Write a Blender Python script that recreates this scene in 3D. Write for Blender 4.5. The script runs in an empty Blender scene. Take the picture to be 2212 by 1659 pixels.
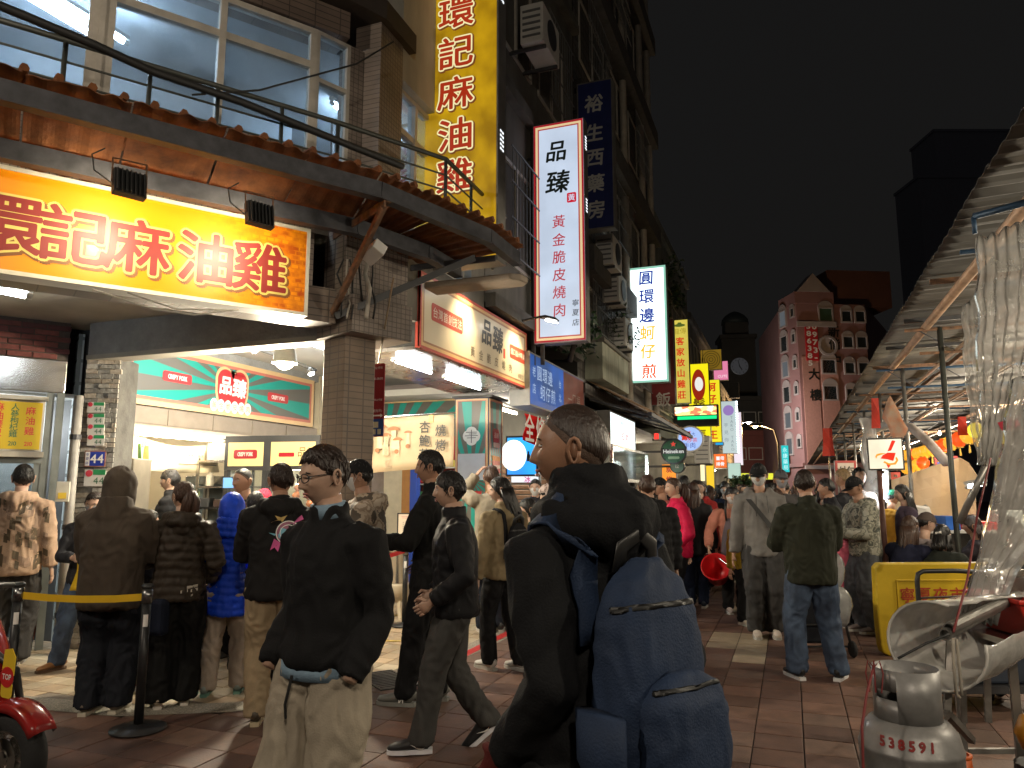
import bpy,bmesh,math,random
import numpy as np
from mathutils import Vector,Matrix,noise
random.seed(7)
S=bpy.context.scene
COL=S.collection
R=math.radians
# == camera
EYE=1.57
YAW,PIT=R(20.4),R(8.3)
cam_data=bpy.data.cameras.new('camera')
cam_data.sensor_width=36.0
cam_data.lens=36.0*1600/2212
cam_data.clip_start=0.05
cam_data.clip_end=600
cam=bpy.data.objects.new('camera',cam_data)
COL.objects.link(cam)
cam.location=(0,0,EYE)
cam.rotation_euler=(R(90)+PIT,0,YAW)
S.camera=cam
# == night sky and exposure
W=bpy.data.worlds.new('World')
S.world=W
W.use_nodes=True
_bg=W.node_tree.nodes['Background']
_sky=W.node_tree.nodes.new('ShaderNodeTexSky')
_sky.sky_type='NISHITA'
_sky.sun_disc=False
_sky.sun_elevation=R(-3)
_sky.sun_rotation=R(160)
_mixn=W.node_tree.nodes.new('ShaderNodeMixRGB')
_mixn.inputs[0].default_value=1.0
_mixn.inputs[1].default_value=(0,0,0,1)
_mixn.inputs[2].default_value=(0.0038,0.0037,0.0036,1)
_mixn.blend_type='ADD'
_scl=W.node_tree.nodes.new('ShaderNodeMixRGB')
_scl.blend_type='MULTIPLY'
_scl.inputs[0].default_value=1.0
_scl.inputs[2].default_value=(0.004,0.004,0.004,1)
W.node_tree.links.new(_sky.outputs[0],_scl.inputs[1])
W.node_tree.links.new(_scl.outputs[0],_mixn.inputs[1])
W.node_tree.links.new(_mixn.outputs[0],_bg.inputs[0])
_bg.inputs[1].default_value=1.0
S.view_settings.view_transform='Standard'
S.view_settings.look='None'
S.view_settings.exposure=1.0
S.view_settings.gamma=1.0
S.view_settings.use_curve_mapping=False
S.render.engine='CYCLES'
S.cycles.use_denoising=True
S.cycles.max_bounces=6
S.cycles.diffuse_bounces=3
S.cycles.glossy_bounces=3
S.cycles.transparent_max_bounces=12
S.cycles.caustics_reflective=False
S.cycles.caustics_refractive=False
S.cycles.sample_clamp_indirect=4.0
# == layout: where a sight line of the photo meets a plane of the place
FW=(-math.sin(YAW),math.cos(YAW))
RT=(math.cos(YAW),math.sin(YAW))
def ray(u,v):
 a=(u-1106)/1600.0
 b=(829.5-v)/1600.0
 f=math.cos(PIT)-b*math.sin(PIT)
 z=(math.sin(PIT)+b*math.cos(PIT))/f
 a/=f
 return Vector((FW[0]+a*RT[0],FW[1]+a*RT[1],z))
def at(u,v,d):
 return Vector((0,0,EYE))+ray(u,v)*d
def gd(u,v,z=0.0):
 r=ray(u,v)
 return Vector((0,0,EYE))+r*((z-EYE)/r.z)
def onx(u,v,x):
 r=ray(u,v)
 return Vector((0,0,EYE))+r*(x/r.x)
def ony(u,v,y):
 r=ray(u,v)
 return Vector((0,0,EYE))+r*(y/r.y)
def onpl(u,v,p,n):
 r=ray(u,v)
 o=Vector((0,0,EYE))
 return o+r*((Vector(p)-o).dot(n)/r.dot(n))
def V(*a):
 return Vector(a)
def srgb(h):
 h=h.lstrip('#')
 o=[]
 for i in(0,2,4):
  c=int(h[i:i+2],16)/255
  o.append(c/12.92 if c<=0.04045 else((c+0.055)/1.055)**2.4)
 return tuple(o)+(1.0,)
# == materials
MATS={}
def nt(m):
 return m.node_tree.nodes,m.node_tree.links
def mat(name,col,rough=0.6,metal=0.0,var=0.25,scale=6.0,bump=0.0,bscale=40.0,spec=0.5,stretch=(1,1,1),alt=None,coat=0.0,sheen=0.0):
 """plain surface: base colour with uneven tone and fine relief"""
 if name in MATS:
  return MATS[name]
 if isinstance(col,str):
  col=srgb(col)
 if len(col)==3:
  col=tuple(col)+(1,)
 m=bpy.data.materials.new(name)
 m.use_nodes=True
 N,L=nt(m)
 b=N['Principled BSDF']
 b.inputs['Roughness'].default_value=rough
 b.inputs['Metallic'].default_value=metal
 b.inputs['Specular IOR Level'].default_value=spec
 if coat:
  b.inputs['Coat Weight'].default_value=coat
 if sheen:
  b.inputs['Sheen Weight'].default_value=sheen
  b.inputs['Sheen Roughness'].default_value=0.5
 tc=N.new('ShaderNodeTexCoord')
 mp=N.new('ShaderNodeMapping')
 mp.inputs['Scale'].default_value=stretch
 L.new(tc.outputs['Object'],mp.inputs[0])
 piece=any(k in name for k in('paver','brick','stone','ledge'))
 oi=N.new('ShaderNodeObjectInfo')
 if piece:
  ml=N.new('ShaderNodeMath')
  ml.operation='MULTIPLY'
  ml.inputs[1].default_value=37.0
  L.new(oi.outputs['Random'],ml.inputs[0])
  L.new(ml.outputs[0],mp.inputs['Location'])
 if var>0:
  tx=N.new('ShaderNodeTexNoise')
  tx.inputs['Scale'].default_value=scale
  tx.inputs['Detail'].default_value=5
  tx.inputs['Roughness'].default_value=0.6
  L.new(mp.outputs[0],tx.inputs['Vector'])
  rp=N.new('ShaderNodeValToRGB')
  rp.color_ramp.elements[0].position=0.3
  rp.color_ramp.elements[1].position=0.72
  a2=alt if alt else tuple(c*(1-var)for c in col[:3])
  if isinstance(a2,str):
   a2=srgb(a2)
  rp.color_ramp.elements[0].color=tuple(a2[:3])+(1,)
  rp.color_ramp.elements[1].color=tuple(min(1,c*(1+var*0.5))for c in col[:3])+(1,)
  L.new(tx.outputs['Fac'],rp.inputs[0])
  if piece:
   m2=N.new('ShaderNodeMapRange')
   m2.inputs['To Min'].default_value=.72
   m2.inputs['To Max'].default_value=1.25
   L.new(oi.outputs['Random'],m2.inputs['Value'])
   mm=N.new('ShaderNodeMixRGB')
   mm.blend_type='MULTIPLY'
   mm.inputs[0].default_value=1
   L.new(rp.outputs[0],mm.inputs[1])
   L.new(m2.outputs[0],mm.inputs[2])
   L.new(mm.outputs[0],b.inputs['Base Color'])
  else:
   L.new(rp.outputs[0],b.inputs['Base Color'])
  mr=N.new('ShaderNodeMapRange')
  mr.inputs['To Min'].default_value=max(0.03,rough-0.12)
  mr.inputs['To Max'].default_value=min(1.0,rough+0.12)
  L.new(tx.outputs['Fac'],mr.inputs['Value'])
  L.new(mr.outputs[0],b.inputs['Roughness'])
 else:
  b.inputs['Base Color'].default_value=col
 if bump>0:
  t2=N.new('ShaderNodeTexNoise')
  t2.inputs['Scale'].default_value=bscale
  t2.inputs['Detail'].default_value=4
  L.new(mp.outputs[0],t2.inputs['Vector'])
  bp=N.new('ShaderNodeBump')
  bp.inputs['Strength'].default_value=bump
  bp.inputs['Distance'].default_value=0.01
  L.new(t2.outputs['Fac'],bp.inputs['Height'])
  L.new(bp.outputs[0],b.inputs['Normal'])
 MATS[name]=m
 return m
def emis(name,col,strength=1.0,var=0.0,scale=3.0,col2=None,stretch=(1,1,1)):
 """a face that gives off light: lit sign panel, tube, screen"""
 if name in MATS:
  return MATS[name]
 if isinstance(col,str):
  col=srgb(col)
 if strength<3:
  strength*=0.5
 m=bpy.data.materials.new(name)
 m.use_nodes=True
 N,L=nt(m)
 b=N['Principled BSDF']
 b.inputs['Base Color'].default_value=tuple(c*0.4 for c in col[:3])+(1,)
 b.inputs['Roughness'].default_value=0.35
 b.inputs['Emission Color'].default_value=col
 b.inputs['Emission Strength'].default_value=strength
 if var>0:
  if isinstance(col2,str):
   col2=srgb(col2)
  tc=N.new('ShaderNodeTexCoord')
  mp=N.new('ShaderNodeMapping')
  mp.inputs['Scale'].default_value=stretch
  tx=N.new('ShaderNodeTexNoise')
  tx.inputs['Scale'].default_value=scale
  tx.inputs['Detail'].default_value=4
  rp=N.new('ShaderNodeValToRGB')
  rp.color_ramp.elements[0].position=0.35
  rp.color_ramp.elements[1].position=0.7
  rp.color_ramp.elements[0].color=col2 if col2 else tuple(c*(1-var)for c in col[:3])+(1,)
  rp.color_ramp.elements[1].color=col
  L.new(tc.outputs['Object'],mp.inputs[0])
  L.new(mp.outputs[0],tx.inputs['Vector'])
  L.new(tx.outputs['Fac'],rp.inputs[0])
  L.new(rp.outputs[0],b.inputs['Emission Color'])
 MATS[name]=m
 return m
# == mesh helpers
def box(bm,x0,x1,y0,y1,z0,z1,M=None):
 vs=[bm.verts.new((x,y,z))for z in(z0,z1)for y in(y0,y1)for x in(x0,x1)]
 if M is not None:
  for v in vs:
   v.co=M@v.co
 for f in((0,2,3,1),(4,5,7,6),(0,1,5,4),(2,6,7,3),(0,4,6,2),(1,3,7,5)):
  bm.faces.new([vs[i]for i in f])
 return vs
def frame_of(d):
 d=d.normalized()
 a=Vector((0,0,1))if abs(d.z)<0.9 else Vector((0,1,0))
 x=a.cross(d).normalized()
 return x,d.cross(x).normalized()
def beam(bm,p,q,w,h=None,up=None):
 """rectangular bar from p to q"""
 h=h or w
 p,q=Vector(p),Vector(q)
 d=(q-p)
 if up is not None:
  x=d.cross(Vector(up)).normalized()
  y=x.cross(d).normalized()
 else:
  x,y=frame_of(d)
 vs=[]
 for c in(p,q):
  for sx,sy in((-1,-1),(1,-1),(1,1),(-1,1)):
   vs.append(bm.verts.new(c+x*sx*w/2+y*sy*h/2))
 for i in range(4):
  j=(i+1)%4
  bm.faces.new((vs[i],vs[j],vs[4+j],vs[4+i]))
 bm.faces.new(vs[3::-1])
 bm.faces.new(vs[4:8])
def tube(bm,pts,rad,seg=8,cap=True,xax=None):
 """round or oval sweep; rad: number, list of numbers or list of (rx, ry)"""
 pts=[Vector(p)for p in pts]
 n=len(pts)
 if not isinstance(rad,(list,tuple)):
  rad=[rad]*n
 rings=[]
 px=None
 for i in range(n):
  d=(pts[min(i+1,n-1)]-pts[max(i-1,0)])
  if d.length<1e-9:
   d=Vector((0,0,1))
  d.normalize()
  if xax is not None:
   x=Vector(xax)
   x=(x-d*x.dot(d)).normalized()
  elif px is None:
   x,_=frame_of(d)
  else:
   x=px-d*px.dot(d)
   x=x.normalized()if x.length>1e-6 else frame_of(d)[0]
  px=x
  y=d.cross(x)
  r=rad[i]
  rx,ry=r if isinstance(r,(list,tuple))else(r,r)
  rings.append([bm.verts.new(pts[i]+x*math.cos(t)*rx+y*math.sin(t)*ry)
                      for t in(2*math.pi*k/seg for k in range(seg))])
 for a,b in zip(rings,rings[1:]):
  for k in range(seg):
   j=(k+1)%seg
   bm.faces.new((a[k],a[j],b[j],b[k]))
 if cap:
  bm.faces.new(rings[0][::-1])
  bm.faces.new(rings[-1])
 return rings
def lathe(bm,prof,seg=24,M=None,cap0=True,cap1=True):
 rings=[]
 for r,z in prof:
  ring=[]
  for k in range(seg):
   t=2*math.pi*k/seg
   c=Vector((r*math.cos(t),r*math.sin(t),z))
   ring.append(bm.verts.new(M@c if M is not None else c))
  rings.append(ring)
 for a,b in zip(rings,rings[1:]):
  for k in range(seg):
   j=(k+1)%seg
   bm.faces.new((a[k],a[j],b[j],b[k]))
 if cap0:
  bm.faces.new(rings[0][::-1])
 if cap1:
  bm.faces.new(rings[-1])
 return rings
def prism(bm,pts,d):
 """closed outline pts swept by vector d"""
 d=Vector(d)
 a=[bm.verts.new(Vector(p))for p in pts]
 b=[bm.verts.new(Vector(p)+d)for p in pts]
 n=len(a)
 bm.faces.new(a[::-1])
 bm.faces.new(b)
 for i in range(n):
  j=(i+1)%n
  bm.faces.new((a[i],a[j],b[j],b[i]))
def sheet(bm,grid,th=0.004):
 """grid of points -> thin closed sheet"""
 n,m=len(grid),len(grid[0])
 P=[[Vector(p)for p in r]for r in grid]
 top=[[bm.verts.new(p)for p in r]for r in P]
 bot=[]
 for i in range(n):
  row=[]
  for j in range(m):
   du=P[min(i+1,n-1)][j]-P[max(i-1,0)][j]
   dv=P[i][min(j+1,m-1)]-P[i][max(j-1,0)]
   nn=du.cross(dv)
   nn=nn.normalized()if nn.length>1e-9 else Vector((0,0,1))
   row.append(bm.verts.new(P[i][j]-nn*th))
  bot.append(row)
 for i in range(n-1):
  for j in range(m-1):
   bm.faces.new((top[i][j],top[i+1][j],top[i+1][j+1],top[i][j+1]))
   bm.faces.new((bot[i][j],bot[i][j+1],bot[i+1][j+1],bot[i+1][j]))
 for i in range(n-1):
  bm.faces.new((top[i][0],bot[i][0],bot[i+1][0],top[i+1][0]))
  bm.faces.new((top[i][-1],top[i+1][-1],bot[i+1][-1],bot[i][-1]))
 for j in range(m-1):
  bm.faces.new((top[0][j],top[0][j+1],bot[0][j+1],bot[0][j]))
  bm.faces.new((top[-1][j],bot[-1][j],bot[-1][j+1],top[-1][j+1]))
def BM():
 return bmesh.new()
def obj(name,bm,m=None,parent=None,smooth=False,bevel=0.0,rel=True):
 """link a bmesh as one mesh object; world-space verts become local to the parent's base"""
 me=bpy.data.meshes.new(name)
 bmesh.ops.recalc_face_normals(bm,faces=bm.faces)
 bm.to_mesh(me)
 bm.free()
 return link(name,me,m,parent,smooth,bevel,rel)
def link(name,me,m=None,parent=None,smooth=False,bevel=0.0,rel=True):
 o=bpy.data.objects.new(name,me)
 COL.objects.link(o)
 if m is not None and not me.materials:
  for mm in(m if isinstance(m,(list,tuple))else[m]):
   me.materials.append(mm)
 if smooth:
  me.shade_smooth()
 if bevel:
  b=o.modifiers.new('bevel','BEVEL')
  b.width=bevel
  b.segments=2
  b.limit_method='ANGLE'
 if parent is not None:
  o.parent=parent
  if rel:
   o.matrix_parent_inverse=world_of(parent).inverted()
 return o
def world_of(o):
 mw=Matrix.LocRotScale(o.location,o.rotation_euler,o.scale)
 if o.parent is not None:
  return world_of(o.parent)@o.matrix_parent_inverse@mw
 return mw
def thing(name,label,cat,loc=(0,0,0),rotz=0.0,group=None):
 o=bpy.data.objects.new(name,None)
 o.empty_display_size=0.2
 COL.objects.link(o)
 o.location=loc
 o.rotation_euler=(0,0,rotz)
 return tag(o,label,cat,group)
def tag(o,label,cat,group=None,kind=None):
 o['label']=label
 o['category']=cat
 if group:
  o['group']=group
 if kind:
  o['kind']=kind
 return o
def kind(o,k):
 o['kind']=k
 return o
def dup(root,loc,rotz,label=None,group=None,scale=None):
 """copy of a thing with copies of its parts and sub-parts, sharing mesh data"""
 def rec(o,p):
  c=o.copy()
  COL.objects.link(c)
  if p is not None:
   c.parent=p
  for ch in o.children:
   rec(ch,c)
  return c
 r=rec(root,None)
 r.location=loc
 r.rotation_euler=(0,0,rotz)
 if scale:
  r.scale=scale
 if label:
  r['label']=label
 if group:
  r['group']=group
 return r
# == lettering
_GL={}
def glyph(ch,bold=0.0,res=2):
 """outline of one character as triangles, about 1 unit per em"""
 k=(ch,round(bold,4),res)
 if k in _GL:
  return _GL[k]
 cu=bpy.data.curves.new('glyph','FONT')
 cu.body=ch
 cu.size=1.0
 cu.offset=bold
 cu.resolution_u=res
 cu.fill_mode='FRONT'
 o=bpy.data.objects.new('glyph',cu)
 COL.objects.link(o)
 dg=bpy.context.evaluated_depsgraph_get()
 me=bpy.data.meshes.new_from_object(o.evaluated_get(dg))
 vs=[v.co.copy()for v in me.vertices]
 fs=[tuple(p.vertices)for p in me.polygons]
 bpy.data.objects.remove(o)
 bpy.data.curves.remove(cu)
 bpy.data.meshes.remove(me)
 if vs:
  x0,x1=min(v.x for v in vs),max(v.x for v in vs)
  y0,y1=min(v.y for v in vs),max(v.y for v in vs)
 else:
  x0=y0=0
  x1=y1=0.3
 _GL[k]=(vs,fs,(x0,x1,y0,y1))
 return _GL[k]
def put_glyph(bm,ch,cx,cy,size,M,z=0.0,bold=0.0,shear=0.0,sx=1.0,res=2,fit=None):
 """one character centred at (cx, cy) of the sign's face plane; bold strokes are built from stepped copies"""
 vs,fs,(x0,x1,y0,y1)=glyph(ch,0.0,res)
 mx,my=(x0+x1)/2,(y0+y1)/2
 s=size
 n=0 if bold<=0 else(6 if bold<.035 else 12)
 offs=[(0,0)]+[(bold*s*math.cos(2*math.pi*k/n),bold*s*math.sin(2*math.pi*k/n))for k in range(n)]
 for q,(ox,oy)in enumerate(offs):
  nv=[bm.verts.new(M@Vector((cx+ox+((v.x-mx)+shear*(v.y-my))*s*sx,cy+oy+(v.y-my)*s,z+q*.00006)))for v in vs]
  for f in fs:
   try:
    bm.faces.new([nv[i]for i in f])
   except ValueError:
    pass
def char_parts(parent,name,chars,M,m,z,bold=0.0,shear=0.0,sx=1.0,res=2):
 """each big character its own part: (character, x, y, size)"""
 for ch,x,y,sz in chars:
  bm=BM()
  put_glyph(bm,ch,x,y,sz,M,z,bold,shear,sx,res)
  obj(name,bm,m,parent)
def text_line(bm,s,x,y,size,M,z=0.0,bold=0.0,shear=0.0,sx=1.0,vertical=False,pitch=None,align='c',res=2):
 """characters in a row (or column) in the plane of M; x, y = centre"""
 def adv(ch):
  if ord(ch)>0x2000:
   return 1.0
  if ch==' ':
   return 0.35
  g=glyph(ch,0.0,res)[2]
  return(g[1]-g[0])+0.09
 if vertical:
  p=pitch or size*1.1
  y0=y+p*(len(s)-1)/2
  for i,ch in enumerate(s):
   if ch!=' ':
    put_glyph(bm,ch,x,y0-i*p,size,M,z,bold,shear,sx,res)
  return
 ad=[adv(c)*size*sx*(1.0 if not pitch else pitch)for c in s]
 tot=sum(ad)
 cx=x-tot/2 if align=='c' else x
 for ch,a in zip(s,ad):
  if ch!=' ':
   if ord(ch)>0x2000:
    put_glyph(bm,ch,cx+a/2,y,size,M,z,bold,shear,sx,res)
   else:
    g=glyph(ch,0.0,res)[2]
    put_glyph(bm,ch,cx+a/2,y+((g[2]+g[3])/2-0.34)*size,size,M,z,bold,shear,sx,res)
  cx+=a
def plate(bm,M,x0,x1,y0,y1,z0,z1):
 box(bm,x0,x1,y0,y1,z0,z1,M)
def rrect(w,h,r,n=5):
 o=[]
 for cx,cy,a0 in((w/2-r,h/2-r,0),(-w/2+r,h/2-r,90),(-w/2+r,-h/2+r,180),(w/2-r,-h/2+r,270)):
  for k in range(n+1):
   a=R(a0+90*k/n)
   o.append((cx+r*math.cos(a),cy+r*math.sin(a)))
 return o
def flat(bm,pts,M,z0,z1):
 """outline in the face plane, z0..z1 thick"""
 a=[bm.verts.new(M@Vector((x,y,z0)))for x,y in pts]
 b=[bm.verts.new(M@Vector((x,y,z1)))for x,y in pts]
 n=len(a)
 bm.faces.new(a[::-1])
 bm.faces.new(b)
 for i in range(n):
  j=(i+1)%n
  bm.faces.new((a[i],a[j],b[j],b[i]))
def face_frame(p,q,up=(0,0,1)):
 """matrix of a vertical face: origin p, x along p->q, y up, z towards the viewer side (x cross y)"""
 x=(Vector(q)-Vector(p)).normalized()
 y=Vector(up)
 y=(y-x*y.dot(x)).normalized()
 z=x.cross(y)
 M=Matrix((x,y,z)).transposed().to_4x4()
 M.translation=Vector(p)
 return M
def spot(name,loc,target,energy,col=(1,0.85,0.6),ang=90,blend=0.6,rad=0.05,parent=None):
 l=bpy.data.lights.new(name,'SPOT')
 l.energy=energy
 l.color=col
 l.spot_size=R(ang)
 l.spot_blend=blend
 l.shadow_soft_size=rad
 o=bpy.data.objects.new(name,l)
 COL.objects.link(o)
 o.location=loc
 o.rotation_euler=(Vector(target)-Vector(loc)).to_track_quat('-Z','Y').to_euler()
 if parent is not None:
  o.parent=parent
  o.matrix_parent_inverse=world_of(parent).inverted()
 return o
def bulb(name,loc,energy,col=(1,0.9,0.75),rad=0.06,parent=None):
 l=bpy.data.lights.new(name,'POINT')
 l.energy=energy
 l.color=col
 l.shadow_soft_size=rad
 o=bpy.data.objects.new(name,l)
 COL.objects.link(o)
 o.location=loc
 if parent is not None:
  o.parent=parent
  o.matrix_parent_inverse=world_of(parent).inverted()
 return o
# == ground
M_BROWN=[mat('clay_paver_%d'%i,c,rough=0.6,var=0.35,scale=9,bump=0.25,bscale=70)for i,c in enumerate(
 ((0.165,0.09,0.065),(0.19,0.105,0.074),(0.14,0.077,0.058),(0.175,0.108,0.08)))]
M_CREAM=[mat('cream_paver_%d'%i,c,rough=0.45,var=0.25,scale=12,bump=0.2,bscale=90)for i,c in enumerate(
 ((0.40,0.32,0.22),(0.45,0.37,0.26),(0.36,0.27,0.18),(0.42,0.31,0.2)))]
M_GROUT=mat('dark_grout',(0.07,0.055,0.045),rough=0.9,var=0.4,scale=14,bump=0.4)
M_GROUTC=mat('pale_grout',(0.22,0.18,0.14),rough=0.9,var=0.4,scale=14,bump=0.4)
M_AGG=mat('washed_pebble',(0.34,0.31,0.25),rough=0.75,var=0.7,scale=85,bump=0.7,bscale=90,alt=(0.11,0.1,0.085))
ROAD=kind(link('road',bpy.data.meshes.new('road')),'structure')
_b=BM()
N_=6
for(x0,x1,y0,y1)in((-60,60,-40,120),(-60,60,120,330)):
 _b.faces.new([_b.verts.new(p)for p in((x0,y0,-.012),(x1,y0,-.012),(x1,y1,-.012),(x0,y1,-.012))])
bmesh.ops.remove_doubles(_b,verts=_b.verts,dist=1e-4)
_b.to_mesh(ROAD.data)
_b.free()
ROAD.data.materials.append(M_GROUT)
# edge of the pavement in front of the arcade: along the corner shop, round the corner, up the street
EDGE=[(-9.5,3.95),(-6.0,4.30),(-4.6,4.42),(-4.0,4.75),(-3.55,5.3),(-3.3,6.1),(-3.2,7.2),(-3.15,60)]
def inside_pave(x,y,off=0.0):
 """True on the shop side of the pavement edge"""
 for(xa,ya),(xb,yb)in zip(EDGE,EDGE[1:]):
  dx,dy=xb-xa,yb-ya
  l=math.hypot(dx,dy)
  t=((x-xa)*dx+(y-ya)*dy)/l
  if-0.02<=t<=l+0.02:
   s=(dx*(y-ya)-dy*(x-xa))/l
   if abs(s)<0.8:
    return s>off
 if y>7:
  return x<-3.17-off
 if x<-9.5:
  return y>3.95
 for(xa,ya),(xb,yb)in zip(EDGE,EDGE[1:]):
  if min(xa,xb)<=x<=max(xa,xb)and max(ya,yb)<50:
   yy=ya+(yb-ya)*(x-xa)/(xb-xa)
   return y>yy+off
 return False
def edge_strip(bm,o0,o1,z):
 L_,Rr=[],[]
 for i,p in enumerate(EDGE):
  a=Vector(EDGE[max(0,i-1)])
  b=Vector(EDGE[min(len(EDGE)-1,i+1)])
  d=(b-a).normalized()
  n=Vector((-d.y,d.x))
  L_.append(bm.verts.new((p[0]+n.x*o0,p[1]+n.y*o0,z)))
  Rr.append(bm.verts.new((p[0]+n.x*o1,p[1]+n.y*o1,z)))
 for i in range(len(EDGE)-1):
  bm.faces.new((L_[i],Rr[i],Rr[i+1],L_[i+1]))
PAVE=BM()
_pts=EDGE+[(-12,60),(-12,3.8)]
PAVE.faces.new([PAVE.verts.new((x,y,-.006))for x,y in _pts])
PAVE=kind(obj('pavement',PAVE,M_GROUTC),'structure')
_b=BM()
edge_strip(_b,0.02,-0.24,0.004)
GUT=kind(obj('gutter_strip',_b,M_AGG),'structure')
def tile_mesh(name,w,h,m):
 bm=BM()
 box(bm,-w/2,w/2,-h/2,h/2,-0.02,-0.002)
 a=[bm.verts.new(p)for p in((-w/2+.006,-h/2+.006,0),(w/2-.006,-h/2+.006,0),(w/2-.006,h/2-.006,0),(-w/2+.006,h/2-.006,0))]
 bm.faces.new(a)
 c=[v for v in bm.verts if abs(v.co.z+0.002)<1e-6]
 c.sort(key=lambda v:math.atan2(v.co.y,v.co.x))
 a.sort(key=lambda v:math.atan2(v.co.y,v.co.x))
 for i in range(4):
  j=(i+1)%4
  bm.faces.new((c[i],c[j],a[j],a[i]))
 top=[f for f in bm.faces if len(f.verts)==4 and all(abs(v.co.z+.002)<1e-6 for v in f.verts)]
 bmesh.ops.delete(bm,geom=top,context='FACES_ONLY')
 bmesh.ops.recalc_face_normals(bm,faces=bm.faces)
 me=bpy.data.meshes.new(name)
 bm.to_mesh(me)
 bm.free()
 me.materials.append(m)
 return me
def in_frame(p,mg=0.06):
 d=p[0]*FW[0]+p[1]*FW[1]
 if d<1.2:
  return None
 a=(p[0]*RT[0]+p[1]*RT[1])/d
 zz=(p[2]-EYE)/d
 up=(zz*math.cos(PIT)-math.sin(PIT))/(math.cos(PIT)+zz*math.sin(PIT))
 k=1/(math.cos(PIT)+zz*math.sin(PIT))
 if abs(a*k)>0.69+mg or abs(up)>0.52+mg:
  return None
 return d
def lay_tiles(parent,name,meshes,w,h,x0,x1,y0,y1,ok,pick=None,limit=300,rest_to=30,off=0.0,rot=0.0,org=(0,0)):
 near,far=[],[]
 cr,sr=math.cos(rot),math.sin(rot)
 for j in range(int((y1-y0)/h)):
  for i in range(int((x1-x0)/w)):
   lx=x0+(i+.5)*w+(off*w if j%2 else 0)
   ly=y0+(j+.5)*h
   x,y=org[0]+lx*cr-ly*sr,org[1]+lx*sr+ly*cr
   if not ok(x,y):
    continue
   d=in_frame((x,y,0),0.08)
   if d is None:
    continue
   (near if d<rest_to else far).append((d,x,y,i,j))
 near.sort()
 rnd=random.Random(3)
 bm=BM()
 mats=[m.materials[0]for m in meshes]
 for n,(d,x,y,i,j)in enumerate(near):
  k=pick(x,y,rnd)if pick else rnd.randrange(len(meshes))
  z=rnd.uniform(-.0015,.0015)
  if n<limit:
   o=bpy.data.objects.new(name,meshes[k])
   COL.objects.link(o)
   o.location=(x,y,z)
   o.rotation_euler=(rnd.uniform(-.003,.003),rnd.uniform(-.003,.003),rot)
   o.parent=parent
  else:
   M=Matrix.Translation((x,y,z))@Matrix.Rotation(rot,4,'Z')
   vs=[bm.verts.new(M@Vector(p))for p in((-w/2+.005,-h/2+.005,0),(w/2-.005,-h/2+.005,0),(w/2-.005,h/2-.005,0),(-w/2+.005,h/2-.005,0))]
   vb=[bm.verts.new(v.co+Vector((0,0,-.011)))for v in vs]
   bm.faces.new(vs).material_index=k
   for q in range(4):
    bm.faces.new((vs[q],vb[q],vb[(q+1)%4],vs[(q+1)%4])).material_index=k
 kind(obj(name+'_field',bm,mats,parent),'stuff')
_tm=[tile_mesh('clay_paver_%d'%i,.292,.292,m)for i,m in enumerate(M_BROWN)]+[tile_mesh('cream_paver',.292,.292,M_CREAM[0])]
def _pick(x,y,r):
 if-0.92<x<-0.3 and 7.4<y<9.0 and(x>-0.62 or y>8.1):
  return 4
 if-0.95<x<0.2 and 10.6<y<11.3:
  return 4
 return r.randrange(4)
lay_tiles(ROAD,'paving_tile',_tm,.3,.3,-9.3,5.4,2.4,26,lambda x,y:not inside_pave(x,y,-0.10)and not(x<-0.62 and x>-1.3 and y<4.4 and y>3.2),_pick)
_tc=[tile_mesh('cream_paver_%d'%i,.193,.193,m)for i,m in enumerate(M_CREAM)]
lay_tiles(PAVE,'paving_tile',_tc,.2,.2,-9.6,-3.0,3.9,16,lambda x,y:inside_pave(x,y,0.06),None)
# washed-pebble patch and utility cover in the road
_b=BM()
prism(_b,[(-1.3,3.2,-.011),(-.62,3.2,-.011),(-.62,4.4,-.011),(-1.3,4.4,-.011)],(0,0,.012))
kind(obj('pebble_patch',_b,M_AGG),'structure')
M_IRON=mat('cast_iron',(0.05,0.048,0.045),rough=0.5,metal=0.7,var=0.4,scale=20,bump=0.3)
mh=thing('utility_cover','round cast iron utility cover in the washed pebble patch below the navy backpack','manhole cover',(-.95,3.62,0))
_b=BM()
lathe(_b,[(0.15,0),(0.15,.006),(.135,.008),(.13,.004)],32,Matrix.Translation((-.95,3.62,0)),True,True)
obj('lid',_b,M_IRON,mh)
_b=BM()
for k in range(-3,4):
 w_=math.sqrt(max(0.001,.12**2-(k*.033)**2))
 box(_b,-.95-w_,-.95+w_,3.62+k*.033-.008,3.62+k*.033+.008,.003,.0085)
obj('tread_bars',_b,M_IRON,mh)
# slotted drain grating near the gutter
dg_=thing('drain_grating','dark steel drain grating let into the gutter behind the man in beige trousers','drain',gd(835,1470))
c_=gd(835,1470)
_Mr=Matrix.Translation((c_.x,c_.y,0))@Matrix.Rotation(R(-38),4,'Z')
_b=BM()
for(a,b_,c,d)in((-.3,.3,-.17,-.15),(-.3,.3,.15,.17),(-.3,-.28,-.15,.15),(.28,.3,-.15,.15)):
 box(_b,a,b_,c,d,0.001,.012,_Mr)
obj('frame',_b,M_IRON,dg_)
for k in range(11):
 _b=BM()
 box(_b,-.265+k*.05,-.235+k*.05,-.148,.148,.002,.01,_Mr)
 obj('bar',_b,M_IRON,dg_)
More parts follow.
